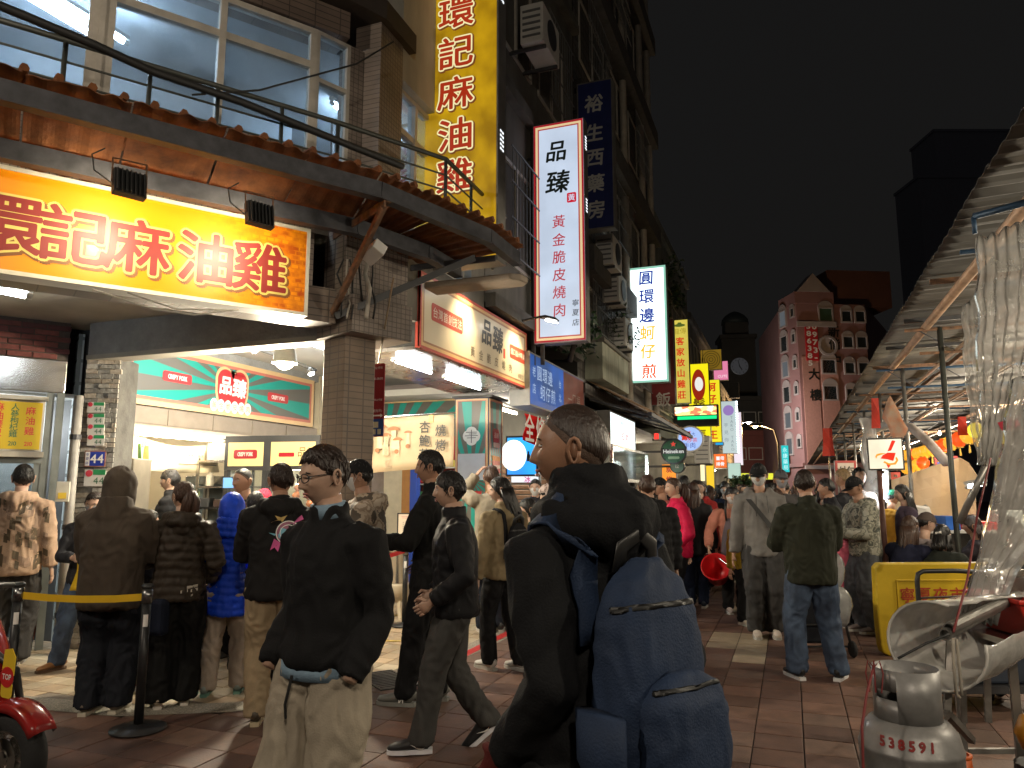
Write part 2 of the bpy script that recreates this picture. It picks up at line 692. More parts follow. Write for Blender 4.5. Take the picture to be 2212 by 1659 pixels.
# yellow painted queue lines on the arcade floor
M_YLINE=mat('yellow_floor_paint',(0.62,0.42,0.04),rough=0.5,var=0.4,scale=25)
_b=BM()
prism(_b,[(-4.9,6.9,.003),(-3.5,7.4,.003),(-3.5,7.45,.003),(-4.9,6.95,.003)],(0,0,.002))
prism(_b,[(-5.6,8.4,.003),(-3.5,9.2,.003),(-3.5,9.25,.003),(-5.6,8.45,.003)],(0,0,.002))
kind(obj('painted_line',_b,M_YLINE),'structure')
M_RLINE=mat('red_floor_paint',(0.5,0.03,0.03),rough=0.5,var=0.4,scale=25)
_b=BM()
prism(_b,[(-3.1,6.5,.0045),(-3.0,6.5,.0045),(-3.0,8.9,.0045),(-3.1,8.9,.0045)],(0,0,.002))
kind(obj('kerb_line',_b,M_RLINE),'structure')
# == shared surfaces
def brickmat(name,c1,c2,mortar,bw,bh,dirx=(1,1,0),off=0.5,msize=0.02,rough=0.5,bump=0.3,dirty=0.35):
 """small wall tiles or sheet joints, too fine to be picked out singly: runs along dirx and up"""
 if name in MATS:
  return MATS[name]
 m=bpy.data.materials.new(name)
 m.use_nodes=True
 N,L=nt(m)
 b=N['Principled BSDF']
 tc=N.new('ShaderNodeTexCoord')
 d=N.new('ShaderNodeVectorMath')
 d.operation='DOT_PRODUCT'
 dv=Vector(dirx).normalized()
 d.inputs[1].default_value=dv
 L.new(tc.outputs['Object'],d.inputs[0])
 sp=N.new('ShaderNodeSeparateXYZ')
 L.new(tc.outputs['Object'],sp.inputs[0])
 cb=N.new('ShaderNodeCombineXYZ')
 L.new(d.outputs['Value'],cb.inputs[0])
 L.new(sp.outputs[2],cb.inputs[1])
 t=N.new('ShaderNodeTexBrick')
 t.offset=off
 t.inputs['Color1'].default_value=tuple(c1)+(1,)
 t.inputs['Color2'].default_value=tuple(c2)+(1,)
 t.inputs['Mortar'].default_value=tuple(mortar)+(1,)
 t.inputs['Scale'].default_value=1.0
 t.inputs['Mortar Size'].default_value=bh*msize*4
 t.inputs['Brick Width'].default_value=bw
 t.inputs['Row Height'].default_value=bh
 L.new(cb.outputs[0],t.inputs['Vector'])
 nz=N.new('ShaderNodeTexNoise')
 nz.inputs['Scale'].default_value=2.5
 nz.inputs['Detail'].default_value=6
 L.new(tc.outputs['Object'],nz.inputs['Vector'])
 mr=N.new('ShaderNodeMapRange')
 mr.inputs['From Min'].default_value=0.35
 mr.inputs['From Max'].default_value=0.7
 mr.inputs['To Min'].default_value=1-dirty
 mr.inputs['To Max'].default_value=1.0
 L.new(nz.outputs['Fac'],mr.inputs['Value'])
 mu=N.new('ShaderNodeMixRGB')
 mu.blend_type='MULTIPLY'
 mu.inputs[0].default_value=1
 L.new(t.outputs['Color'],mu.inputs[1])
 L.new(mr.outputs[0],mu.inputs[2])
 L.new(mu.outputs[0],b.inputs['Base Color'])
 b.inputs['Roughness'].default_value=rough
 bp=N.new('ShaderNodeBump')
 bp.inputs['Strength'].default_value=bump
 bp.inputs['Distance'].default_value=0.01
 bp.invert=True
 L.new(t.outputs['Fac'],bp.inputs['Height'])
 L.new(bp.outputs[0],b.inputs['Normal'])
 MATS[name]=m
 return m
def glassmat(name,tint=(1,1,1),haze=0.08,gloss=0.12,rough=0.05,bump=0.0,bscale=8,hazecol=(0.8,0.85,0.9),lo=.4):
 """thin pane or film: mostly clear, some gloss, some dust"""
 if name in MATS:
  return MATS[name]
 m=bpy.data.materials.new(name)
 m.use_nodes=True
 N,L=nt(m)
 N.remove(N['Principled BSDF'])
 out=N['Material Output']
 tr=N.new('ShaderNodeBsdfTransparent')
 tr.inputs[0].default_value=tuple(tint)+(1,)
 gl=N.new('ShaderNodeBsdfGlossy')
 gl.inputs['Roughness'].default_value=rough
 df=N.new('ShaderNodeBsdfDiffuse')
 df.inputs[0].default_value=tuple(hazecol)+(1,)
 tl=N.new('ShaderNodeBsdfTranslucent')
 tl.inputs[0].default_value=tuple(hazecol)+(1,)
 ad=N.new('ShaderNodeMixShader')
 ad.inputs[0].default_value=0.5
 L.new(df.outputs[0],ad.inputs[1])
 L.new(tl.outputs[0],ad.inputs[2])
 m1=N.new('ShaderNodeMixShader')
 tc=N.new('ShaderNodeTexCoord')
 nz=N.new('ShaderNodeTexNoise')
 nz.inputs['Scale'].default_value=bscale
 nz.inputs['Detail'].default_value=5
 L.new(tc.outputs['Object'],nz.inputs['Vector'])
 mr=N.new('ShaderNodeMapRange')
 mr.inputs['From Min'].default_value=0.3
 mr.inputs['From Max'].default_value=0.75
 mr.inputs['To Min'].default_value=haze*lo
 mr.inputs['To Max'].default_value=haze*(2-lo)
 L.new(nz.outputs['Fac'],mr.inputs['Value'])
 L.new(mr.outputs[0],m1.inputs[0])
 L.new(tr.outputs[0],m1.inputs[1])
 L.new(ad.outputs[0],m1.inputs[2])
 m2=N.new('ShaderNodeMixShader')
 lw=N.new('ShaderNodeLayerWeight')
 lw.inputs[0].default_value=0.25
 mg=N.new('ShaderNodeMath')
 mg.operation='MULTIPLY'
 mg.inputs[1].default_value=gloss*4
 L.new(lw.outputs['Fresnel'],mg.inputs[0])
 L.new(mg.outputs[0],m2.inputs[0])
 L.new(m1.outputs[0],m2.inputs[1])
 L.new(gl.outputs[0],m2.inputs[2])
 L.new(m2.outputs[0],out.inputs[0])
 if bump:
  bp=N.new('ShaderNodeBump')
  bp.inputs['Strength'].default_value=bump
  bp.inputs['Distance'].default_value=0.05
  L.new(nz.outputs['Fac'],bp.inputs['Height'])
  for s in(gl,df,tl):
   L.new(bp.outputs[0],s.inputs['Normal'])
 MATS[name]=m
 return m
def clothmat(name,col,trans=.5):
 m=bpy.data.materials.new(name)
 m.use_nodes=True
 N,L=nt(m)
 N.remove(N['Principled BSDF'])
 d=N.new('ShaderNodeBsdfDiffuse')
 t=N.new('ShaderNodeBsdfTranslucent')
 d.inputs[0].default_value=tuple(col)+(1,)
 t.inputs[0].default_value=tuple(col)+(1,)
 mx=N.new('ShaderNodeMixShader')
 mx.inputs[0].default_value=trans
 L.new(d.outputs[0],mx.inputs[1])
 L.new(t.outputs[0],mx.inputs[2])
 L.new(mx.outputs[0],N['Material Output'].inputs[0])
 MATS[name]=m
 return m
M_TILEA=brickmat('pink_grey_mosaic',(.30,.24,.20),(.25,.2,.17),(.12,.1,.085),.048,.048,(.559,.829,0),0.0)
M_TILES=brickmat('pink_grey_mosaic_street',(.30,.24,.20),(.25,.2,.17),(.12,.1,.085),.048,.048,(0,1,0),0.0)
M_LINT=brickmat('brown_slip_tile',(.20,.15,.12),(.16,.12,.1),(.07,.055,.045),.24,.062,(.559,.829,0),0.0,rough=.4)
M_PILL=brickmat('tan_wall_tile',(.27,.19,.13),(.23,.16,.11),(.14,.1,.075),.105,.06,(.9,.3,0),0.0,rough=.45)
M_PLAS=mat('grey_roughcast',(.33,.33,.32),rough=.9,var=.25,scale=5,bump=.9,bscale=30)
M_CEIL=mat('ceiling_paint',(.45,.42,.36),rough=.85,var=.2,scale=2)
M_CEILW=mat('white_ceiling_board',(.62,.62,.6),rough=.85,var=.12,scale=2)
M_WHITE=mat('white_paint',(.68,.66,.62),rough=.55,var=.12,scale=4)
M_ALU=mat('pale_window_aluminium',(.52,.48,.42),rough=.4,var=.2,scale=8)
M_STEEL=mat('stainless_sheet',(.62,.6,.56),rough=.22,metal=1.0,var=.15,scale=3,bump=.05,bscale=4)
M_DARK=mat('dark_grey_steel',(.07,.07,.075),rough=.5,metal=.4,var=.35,scale=8)
M_BLACK=mat('black_paint',(.02,.02,.02),rough=.45,var=.3,scale=8)
M_CONC=mat('stained_concrete',(.17,.155,.13),rough=.9,var=.55,scale=1.6,bump=.3,bscale=18,stretch=(1,1,.4))
M_DKW=mat('dark_brown_soffit',(.055,.042,.033),rough=.8,var=.4,scale=5)
M_RUSTU=mat('rusted_iron_sheet',(.21,.075,.022),rough=.85,var=.7,scale=5,bump=.5,bscale=30,alt=(.09,.028,.01))
M_PURL=mat('grey_steel_channel',(.075,.075,.085),rough=.55,metal=.3,var=.4,scale=10)
M_RUSTB=mat('rusty_angle_iron',(.25,.13,.07),rough=.75,metal=.2,var=.6,scale=14,alt=(.09,.06,.045))
M_CABLE=mat('black_cable',(.02,.02,.02),rough=.6,var=0)
M_CABLEW=mat('dirty_white_cable',(.42,.38,.32),rough=.6,var=.2)
M_GLASS=glassmat('dusty_window_glass',(.80,.88,.95),haze=.08,gloss=.10,bscale=5)
M_GLASSC=glassmat('shop_glass',(.9,.95,.95),haze=.03,gloss=.1)
M_TUBE=emis('white_tube_light',(.82,.92,1.0,1),30)
M_TUBEW=emis('warm_tube_light',(1.0,.88,.68,1),45)
# == corner building, facade along the sign
CA=Vector((-3.72,5.46,0))
SA=Vector((-math.sin(R(34)),-math.cos(R(34)),0))
MA=face_frame(CA,CA-SA)
def A(t,z,off=0.0):
 return MA@Vector((-t,z,off))
def boxA(bm,t0,t1,z0,z1,o0,o1):
 box(bm,-t1,-t0,z0,z1,o0,o1,MA)
CB=thing('corner_building','tiled corner building with lit upper windows and an open arcade below','building',(-4.5,5.8,0))
_b=BM()
boxA(_b,-.02,5.2,3.05,3.36,-.3,0)
obj('lintel',_b,M_LINT,CB)
_b=BM()
boxA(_b,.2,5.2,3.362,4.6,-.26,-.01)
obj('parapet_wall',_b,M_TILEA,CB)
# pillar with tiled capital
MP=Matrix.Translation((-3.70,5.80,0))@Matrix.Rotation(R(-22),4,'Z')
_b=BM()
box(_b,-.21,.12,-.2,.14,0,2.96,MP)
obj('pillar',_b,M_PILL,CB,bevel=.008)
_b=BM()
box(_b,-.25,.30,-.26,.42,2.962,3.3,MP)
obj('capital',_b,M_TILES,CB,bevel=.006)
_b=BM()
box(_b,-.22,.12,-.22,.5,3.302,4.4,MP)
obj('pier',_b,M_TILES,CB)
# arcade ceiling and beam
_b=BM()
prism(_b,[A(5.2,3.362,-.2),A(-.1,3.362,-.2),V(-3.6,6.0,3.362),V(-7.3,6.0,3.362),V(-9.9,1.7,3.362)],(0,0,.04))
obj('arcade_ceiling',_b,M_CEIL,CB)
_b=BM()
beam(_b,(-6.95,5.86,3.19),(-3.85,5.86,3.19),.3,.36,up=(0,0,1))
obj('beam',_b,M_PLAS,CB)
_b=BM()
beam(_b,(-6.95,5.80,2.985),(-3.9,5.80,2.985),.22,.05,up=(0,0,1))
obj('beam_trim',_b,M_CEIL,CB)
# stone-clad stub wall between the two shops
MSW=Matrix.Translation((-6.86,5.93,0))@Matrix.Rotation(R(26),4,'Z')
_b=BM()
box(_b,-.17,.17,-.16,.3,0,3.0,MSW)
stub=obj('stone_pier',_b,mat('dark_stone_joint',(.1,.095,.085),rough=.95,var=.4,bump=.4),CB)
M_STONE=[mat('ledge_stone_%d'%i,c,rough=.85,var=.4,scale=14,bump=.6,bscale=40)for i,c in enumerate(((.32,.3,.27),(.42,.4,.36),(.25,.24,.22),(.38,.33,.27)))]
_rn=random.Random(5)
_sm=[]
for k in range(8):
 bm=BM()
 w_,h_=_rn.uniform(.11,.17),.05
 vs=box(bm,-w_/2,w_/2,-.02,_rn.uniform(.0,.012),-.023,.023)
 for v in bm.verts:
  v.co+=Vector((_rn.uniform(-.004,.004),_rn.uniform(-.004,.002),_rn.uniform(-.004,.004)))
 me=bpy.data.meshes.new('ledge_stone')
 bm.to_mesh(me)
 bm.free()
 me.materials.append(M_STONE[k%4])
 _sm.append((me,w_))
for j in range(58):
 z_=.03+j*.052
 x_=-.17
 while x_<.165:
  me,w_=_sm[_rn.randrange(8)]
  if x_+w_>.2:
   w0=.17-x_
  else:
   w0=w_
  if 1.55<z_<2.6 and x_<.09 and False:
   pass
  o=bpy.data.objects.new('ledge_stone',me)
  COL.objects.link(o)
  o.parent=CB
  o.matrix_parent_inverse=world_of(CB).inverted()
  o.matrix_basis=MSW@Matrix.Translation((x_+w0/2,-.165+_rn.uniform(-.006,.006),z_))@Matrix.Diagonal((w0/w_*.97,1,1,1))
  x_+=w0
# left shop front, set back under the arcade
MB=face_frame(Vector((-7.12,5.62,0)),Vector((-7.12,5.62,0))-SA)
def boxB(bm,t0,t1,z0,z1,o0,o1):
 box(bm,-t1,-t0,z0,z1,o0,o1,MB)
_b=BM()
boxB(_b,0,3.2,2.95,3.36,-.2,-.03)
obj('brick_wall_backing',_b,M_GROUT,CB)
M_BRK=[mat('dark_red_brick_%d'%i,c,rough=.75,var=.35,scale=18,bump=.4)for i,c in enumerate(((.13,.035,.028),(.16,.045,.035),(.11,.03,.028)))]
_bk=[]
for m in M_BRK:
 bm=BM()
 box(bm,-.108,.108,-.026,.026,-.02,.006)
 bmesh.ops.bevel(bm,geom=list(bm.edges),offset=.004,segments=1,affect='EDGES')
 me=bpy.data.meshes.new('brick')
 bm.to_mesh(me)
 bm.free()
 me.materials.append(m)
 _bk.append(me)
for j in range(6):
 for i in range(8):
  o=bpy.data.objects.new('brick',_bk[_rn.randrange(3)])
  COL.objects.link(o)
  o.parent=CB
  o.matrix_parent_inverse=world_of(CB).inverted()
  o.matrix_basis=MB@Matrix.Translation((-.11-i*.225+(.11 if j%2 else 0)-.1,2.985+j*.062,-.022+_rn.uniform(-.003,.003)))
_b=BM()
boxB(_b,0.0,3.2,2.60,2.95,-.22,-.02)
obj('stainless_fascia',_b,M_STEEL,CB,bevel=.01)
_b=BM()
boxB(_b,0.0,.07,0,2.6,-.06,.0)
boxB(_b,0.09,.16,0,2.6,-.09,-.03)
boxB(_b,.16,3.2,1.86,1.93,-.1,-.02)
boxB(_b,.16,.22,0,1.86,-.1,-.04)
boxB(_b,1.0,1.06,0,1.86,-.1,-.04)
obj('shop_door_frame',_b,mat('grey_green_aluminium',(.23,.25,.24),rough=.4,metal=.5,var=.2),CB)
_b=BM()
boxB(_b,.22,3.2,.05,1.86,-.075,-.068)
obj('shop_pane',_b,M_GLASSC,CB)
M_WTILE=brickmat('white_wall_tile',(.55,.6,.6),(.5,.56,.57),(.22,.25,.25),.2,.25,(.559,.829,0),0.0,rough=.25,dirty=.15)
_b=BM()
boxB(_b,-.1,3.4,0,3.3,-1.9,-1.8)
boxB(_b,3.3,3.4,0,3.3,-1.8,-.1)
boxB(_b,-.16,-.1,0,3.3,-1.8,-.25)
obj('kitchen_wall',_b,M_WTILE,CB)
_b=BM()
boxB(_b,-.1,3.3,2.58,2.62,-1.8,-.22)
obj('kitchen_ceiling',_b,M_CEILW,CB)
bulb('kitchen_fill',MB@Vector((-.9,2.3,-.9)),45,(.9,.97,1),.1)  # added point light without a fitting, brightens the tiled kitchen
# upper storey: windows, frames, panes
def winframe(bm,a0,a1,z0,z1,w,o0,o1,M):
 box(bm,a0,a1,z0,z0+w,o0,o1,M)
 box(bm,a0,a1,z1-w,z1,o0,o1,M)
 box(bm,a0,a0+w,z0+w,z1-w,o0,o1,M)
 box(bm,a1-w,a1,z0+w,z1-w,o0,o1,M)
def window(parent,M,a0,a1,z0,z1,o=0.0,w=.05,tr=None,mulls=(),fm=None,gm=None,d=.08):
 bm=BM()
 winframe(bm,a0,a1,z0,z1,w,o-d,o,M)
 if tr:
  box(bm,a0+w,a1-w,tr-w*.6,tr+w*.6,o-d,o-.003,M)
 for mu in mulls:
  box(bm,mu-w*.5,mu+w*.5,z0+w,z1-w,o-d,o+.006,M)
 f=obj('window',bm,fm or M_ALU,parent)
 xs=[a0+w]+list(mulls)+[a1-w]
 zs=[z0+w]+([tr]if tr else[])+[z1-w]
 for xa,xb in zip(xs,xs[1:]):
  for za,zb in zip(zs,zs[1:]):
   bm=BM()
   box(bm,xa,xb,za,zb,o-d*.5-.003,o-d*.5+.003,M)
   obj('pane',bm,gm or M_GLASS,f)
 return f
window(CB,MA,-1.94,-.25,4.3,5.78,0,.055,5.42,(-1.07,))
window(CB,MA,-3.6,-1.98,4.3,5.78,0,.055,5.42,(-2.8,))
_b=BM()
boxA(_b,1.94,1.98,4.3,5.78,-.1,.03)
boxA(_b,1.87,1.94,4.3,5.78,.001,.02)
boxA(_b,1.98,2.05,4.3,5.78,.001,.02)
obj('window_post',_b,M_ALU,CB)
# turned corner: narrow light, mosaic pier, street-side windows
PC0,PC1=A(.25,0),V(-3.62,5.78,0)
MC=face_frame(PC0,PC1)
_lc=(PC1-PC0).length
window(CB,MC,0.0,_lc*.62,4.3,5.78,0,.035,5.3)
_b=BM()
box(_b,_lc*.62,_lc+.06,4.3,5.78,-.2,.0,MC)
obj('mosaic_pier',_b,M_TILES,CB)
MS=face_frame((-3.5,0,0),(-3.5,1,0))
_b=BM()
box(_b,5.72,6.15,4.3,6.3,-.25,.03,MS)
obj('street_pier',_b,M_TILES,CB)
window(CB,MS,6.2,7.0,4.0,5.7,-.05,.05,5.25,(6.6,))
window(CB,MS,7.1,7.9,4.0,5.7,-.05,.05,5.25)
_b=BM()
box(_b,7.92,8.4,3.3,7.6,-.3,.0,MS)
box(_b,6.15,7.92,3.3,3.99,-.3,.0,MS)
obj('street_wall',_b,M_CONC,CB)
_b=BM()
box(_b,6.16,7.92,5.72,9.5,-.3,.02,MS)
box(_b,7.922,8.4,7.602,9.5,-.3,.02,MS)
obj('upper_street_wall',_b,mat('stained_white_render',(.5,.48,.42),rough=.85,var=.45,scale=1.5,stretch=(1,1,.3)),CB)
# head band and overhanging slab above the windows
_b=BM()
boxA(_b,-.05,5.2,5.79,6.05,-.3,.03)
obj('head_wall',_b,M_LINT,CB)
_b=BM()
prism(_b,[A(5.2,6.06,.16),A(.1,6.06,.2),V(-3.4,5.7,6.06),V(-3.4,6.3,6.06),V(-3.7,6.3,6.06),A(5.2,6.06,-.3)],(0,0,.2))
obj('overhang_slab',_b,M_DKW,CB)
_b=BM()
prism(_b,[A(5.2,6.265,.06),A(.1,6.265,.08),V(-3.52,5.85,6.265),V(-3.8,6.13,6.265),A(5.2,6.265,-.3)],(0,0,3.5))
obj('third_storey_wall',_b,mat('stained_white_render',(.5,.48,.42),rough=.85,var=.45,scale=1.5,stretch=(1,1,.3)),CB)
# the lit room behind the glass
M_ROOM=mat('room_paint',(.40,.43,.46),rough=.8,var=.12,scale=1.5)
_b=BM()
boxA(_b,-.1,4.6,4.0,6.0,-4.4,-4.3)
obj('room_back_wall',_b,M_ROOM,CB)
_b=BM()
boxA(_b,4.6,4.7,4.0,6.0,-4.3,-.1)
obj('room_side_wall',_b,M_ROOM,CB)
_b=BM()
prism(_b,[V(-3.56,7.9,4),V(-3.46,7.9,4),V(-6.6,8.6,4),V(-6.7,8.6,4)],(0,0,2))
obj('room_end_wall',_b,M_ROOM,CB)
_b=BM()
prism(_b,[A(5.2,5.80,-.3),A(0.3,5.80,-.3),V(-3.8,5.9,5.8),V(-3.8,8.0,5.8),V(-7.5,8.4,5.8),A(5.2,5.8,-4.4)],(0,0,.05))
obj('room_ceiling',_b,M_ROOM,CB)
_b=BM()
beam(_b,A(4.0,5.68,-2.1),A(-.2,5.68,-2.1),.25,.24,up=(0,0,1))
obj('room_beam',_b,M_ROOM,CB)
_b=BM()
prism(_b,[A(5.2,3.95,-.3),A(0.1,3.95,-.3),V(-3.8,5.9,3.95),V(-3.8,8.0,3.95),V(-7.5,8.4,3.95),A(5.2,3.95,-4.4)],(0,0,.05))
obj('room_floor',_b,M_CONC,CB)
def tube_light(label,p,q,m=None,r=.016,energy=None,grp=None,body=.05,name='tube_light',fit=None):
 p,q=Vector(p),Vector(q)
 t=thing(name,label,'light',(p+q)/2,group=grp)
 bm=BM()
 d=(q-p).normalized()
 beam(bm,p-d*.03+V(0,0,r+body*.5+.004),q+d*.03+V(0,0,r+body*.5+.004),body,body*.8,up=(0,0,1))
 obj('fitting',bm,fit or M_WHITE,t)
 bm=BM()
 tube(bm,[p,q],r,10)
 obj('tube',bm,m or M_TUBE,t,smooth=True)
 bm=BM()
 for s,e in((p,1),(q,-1)):
  tube(bm,[s-d*.025*e,s+d*.02*e],r*1.15,8)
 obj('end_cap',bm,M_WHITE,t)
 return t
M_TUBEU=emis('upper_room_tube',(.72,.87,1.0,1),58)
def atz(u,v,z):
 r=ray(u,v)
 return V(0,0,EYE)+r*((z-EYE)/r.z)
tube_light('twin white tube seen through the upper window farthest left, nearer the glass',atz(270,92,5.6),atz(70,-30,5.6),M_TUBEU,r=.022)
tube_light('twin white tube seen through the upper left window, deeper in the room',atz(235,98,5.6),atz(30,-25,5.6),M_TUBEU,r=.022)
tube_light('white tube low on the room wall behind the right upper window',A(.35,5.1,-3.2),A(1.2,5.1,-3.2),M_TUBEU,r=.02)
tube_light('white tube at the far end of the upper room beside the street windows',V(-4.4,6.3,5.7),V(-4.4,7.6,5.7),M_TUBEU,r=.02)
# railing at the awning head
RL=thing('balcony_railing','dark horizontal-bar railing running along above the rusty awning','railing',A(1,4.0,.45))
M_RAIL=mat('dark_green_grey_rail',(.075,.08,.07),rough=.5,metal=.4,var=.3)
RE=[A(3.4,0,.45),A(.2,0,.45),V(-2.9,6.0,0),V(-2.9,7.6,0)]
for k,z_ in enumerate((4.69,4.53,4.38,4.23)):
 bm=BM()
 tube(bm,[p+V(0,0,z_)for p in RE],.022 if k==0 else .009,8)
 obj('top_rail' if k==0 else 'rail_bar',bm,M_RAIL,RL,smooth=True)
for p in[A(t,0,.45)for t in(.2,.68,1.18,1.66,2.2,2.75)]+[V(-2.9,6.0,0),V(-2.9,6.6,0),V(-2.9,7.2,0)]:
 bm=BM()
 tube(bm,[p+V(0,0,3.95),p+V(0,0,4.69)],.017,8)
 obj('post',bm,M_RAIL,RL,smooth=True)
# == rusty awning
AW=thing('rusty_awning','rusty corrugated awning on grey steel purlins above the yellow sign, bending round the corner','awning',A(1,3.95,.6))
OUT=[A(3.6,4.05,1.12),A(.05,4.05,1.05),V(-2.38,6.0,3.98),V(-2.33,6.62,3.95)]
INN=[A(3.6,3.86,.02),A(-.05,3.86,.06),V(-3.45,6.0,3.86),V(-3.4,6.62,3.86)]
def polyat(P,s):
 L_=[(b-a).length for a,b in zip(P,P[1:])]
 T=sum(L_)
 s*=T
 for(a,b),l in zip(zip(P,P[1:]),L_):
  if s<=l or(a,b)==(P[-2],P[-1]):
   return a.lerp(b,min(1.0,s/l))
  s-=l
# one corrugated sheet per panel between joints
def param(P,k,f):
 return P[k].lerp(P[k+1],f)
_ns=0
for k,cnt in((0,6),(1,3),(2,1)):
 for c in range(cnt):
  f0,f1=c/cnt,(c+1)/cnt-.004
  n=26
  grid=[]
  for i in range(n+1):
   f=f0+(f1-f0)*i/n
   o_,i_=param(OUT,k,f),param(INN,k,f)
   row=[]
   for j in range(5):
    g=j/4
    p=i_.lerp(o_,g)
    jag=0
    if j==4:
     jag=.035*(noise.noise(Vector((f*40+k*9,1.3,0))))
    dd=(o_-i_).normalized()
    wv=.007*math.sin(i/n*math.pi*2*4.0)+.01*noise.noise(p*3)
    row.append(p+V(0,0,wv+(.012 if c%2 else 0))+dd*jag)
   grid.append(row)
  bm=BM()
  sheet(bm,grid,.006)
  obj('roof_sheet',bm,M_RUSTU,AW,smooth=False)
  _ns+=1
# ridge caps standing up along the outer edge
for i in range(30):
 f=(i+.5)/30
 o_,i_=polyat(OUT,f),polyat(INN,f)
 d=(o_-i_).normalized()
 bm=BM()
 tube(bm,[o_-d*.62+V(0,0,.055),o_-d*.02+V(0,0,.05)],[(.03,.035),(.027,.03)],6)
 obj('roof_rib',bm,M_RUSTU,AW)
for(g,w_,h_)in((.93,.06,.13),(.34,.06,.13)):
 for k in range(3):
  p=INN[k].lerp(OUT[k],g)+V(0,0,-.1)
  q=INN[k+1].lerp(OUT[k+1],g)+V(0,0,-.1)
  bm=BM()
  beam(bm,p,q,w_,h_,up=(0,0,1))
  beam(bm,p+V(0,0,-.07),q+V(0,0,-.07),.09,.012,up=(0,0,1))
  obj('purlin',bm,M_PURL,AW)
for(p,q,m,w_)in((A(.02,3.15,.06),A(.0,3.82,.98),M_RUSTB,.055),(A(.02,3.85,.05),A(-.02,3.86,1.0),M_RUSTB,.06),
                      (A(.0,3.12,.05),V(-2.62,6.05,3.72),M_BLACK,.06),(V(-3.4,6.3,3.78),V(-2.5,6.3,3.78),M_PURL,.06),
                      (A(2.9,3.85,.05),A(2.9,3.82,1.0),M_RUSTB,.06)):
 bm=BM()
 beam(bm,p,q,w_,w_*.25)
 d=(Vector(q)-Vector(p)).normalized()
 s=d.cross(V(0,0,1)).normalized()*w_*.45
 beam(bm,Vector(p)+s-V(0,0,w_*.4),Vector(q)+s-V(0,0,w_*.4),w_*.25,w_)
 obj('bracket',bm,m,AW)
# pale bull-nosed slab end poking out under the awning's tip
_b=BM()
prism(_b,[(-3.4,6.55,3.62),(-2.45,6.55,3.62),(-2.36,6.62,3.62),(-2.34,6.75,3.62),(-2.42,6.85,3.62),(-3.4,6.85,3.62)],(0,0,.07))
obj('slab_end',_b,mat('cream_render',(.33,.27,.21),rough=.8,var=.2),CB,bevel=.02)
# small junction box on the bracket
jb=thing('junction_box','pale electrical box strapped to the rusty diagonal bracket beside the pillar','electrical box',at(808,545,6.0))
_b=BM()
p_=at(808,545,6.0)
box(_b,-.1,.1,-.06,.06,-.055,.055,Matrix.Translation(p_)@Matrix.Rotation(R(-35),4,'X')@Matrix.Rotation(R(-30),4,'Z'))
obj('case',_b,M_WHITE,jb,bevel=.008)
# bundled cables along the railing and under the sign
def cable(name,label,pts,r=.01,m=None,cat='cable',sag=0.0,n=14,seg=6):
 P=[]
 pts=[Vector(p)for p in pts]
 for a,b in zip(pts,pts[1:]):
  for k in range(n):
   t=k/n
   P.append(a.lerp(b,t)-V(0,0,sag*4*t*(1-t)))
 P.append(pts[-1])
 bm=BM()
 tube(bm,P,r,seg)
 return tag(obj(name,bm,m or M_CABLE,None,smooth=True),label,cat)
cable('cable_bundle','thick black cable bundle sagging across the lit window along the railing',[at(-30,0,4.35),at(200,95,4.7),at(330,155,5.0),at(520,220,5.4),at(720,300,5.75),at(870,360,6.3)],.03)
cable('loose_cable','thin black cable crossing the upper window towards the mosaic pier',[at(415,205,5.2),at(560,195,5.5),at(770,138,5.9),at(850,90,6.2)],.008)
cable('white_cable','longer dirty white cable drooping below the yellow sign',[at(200,625,4.75),at(330,668,4.85),at(420,680,5.1),at(515,668,5.5)],.007,M_CABLEW)
cable('white_cable','shorter dirty white cable drooping below the yellow sign, the upper one',[at(275,632,4.85),at(380,668,5.0),at(515,670,5.48)],.006,M_CABLEW)
_rc=random.Random(2)
for k,lb in enumerate(('tangled black cable hanging beside the pillar capital, nearest the sign','grey cable knotted above the pillar capital','black cable dropping behind the rusty brackets','thin cable looped beside the dark side of the cream box sign','pale broken conduit standing on the pillar capital','black cable coil resting on the capital ledge')):
 pts=[at(735+k*14+_rc.uniform(-8,8),560+j*32,6.35+_rc.uniform(-.12,.1))for j in range(5)]
 cable('wall_cable',lb,pts,.009 if k!=4 else .02,M_CABLEW if k in(1,4)else M_CABLE,n=5)
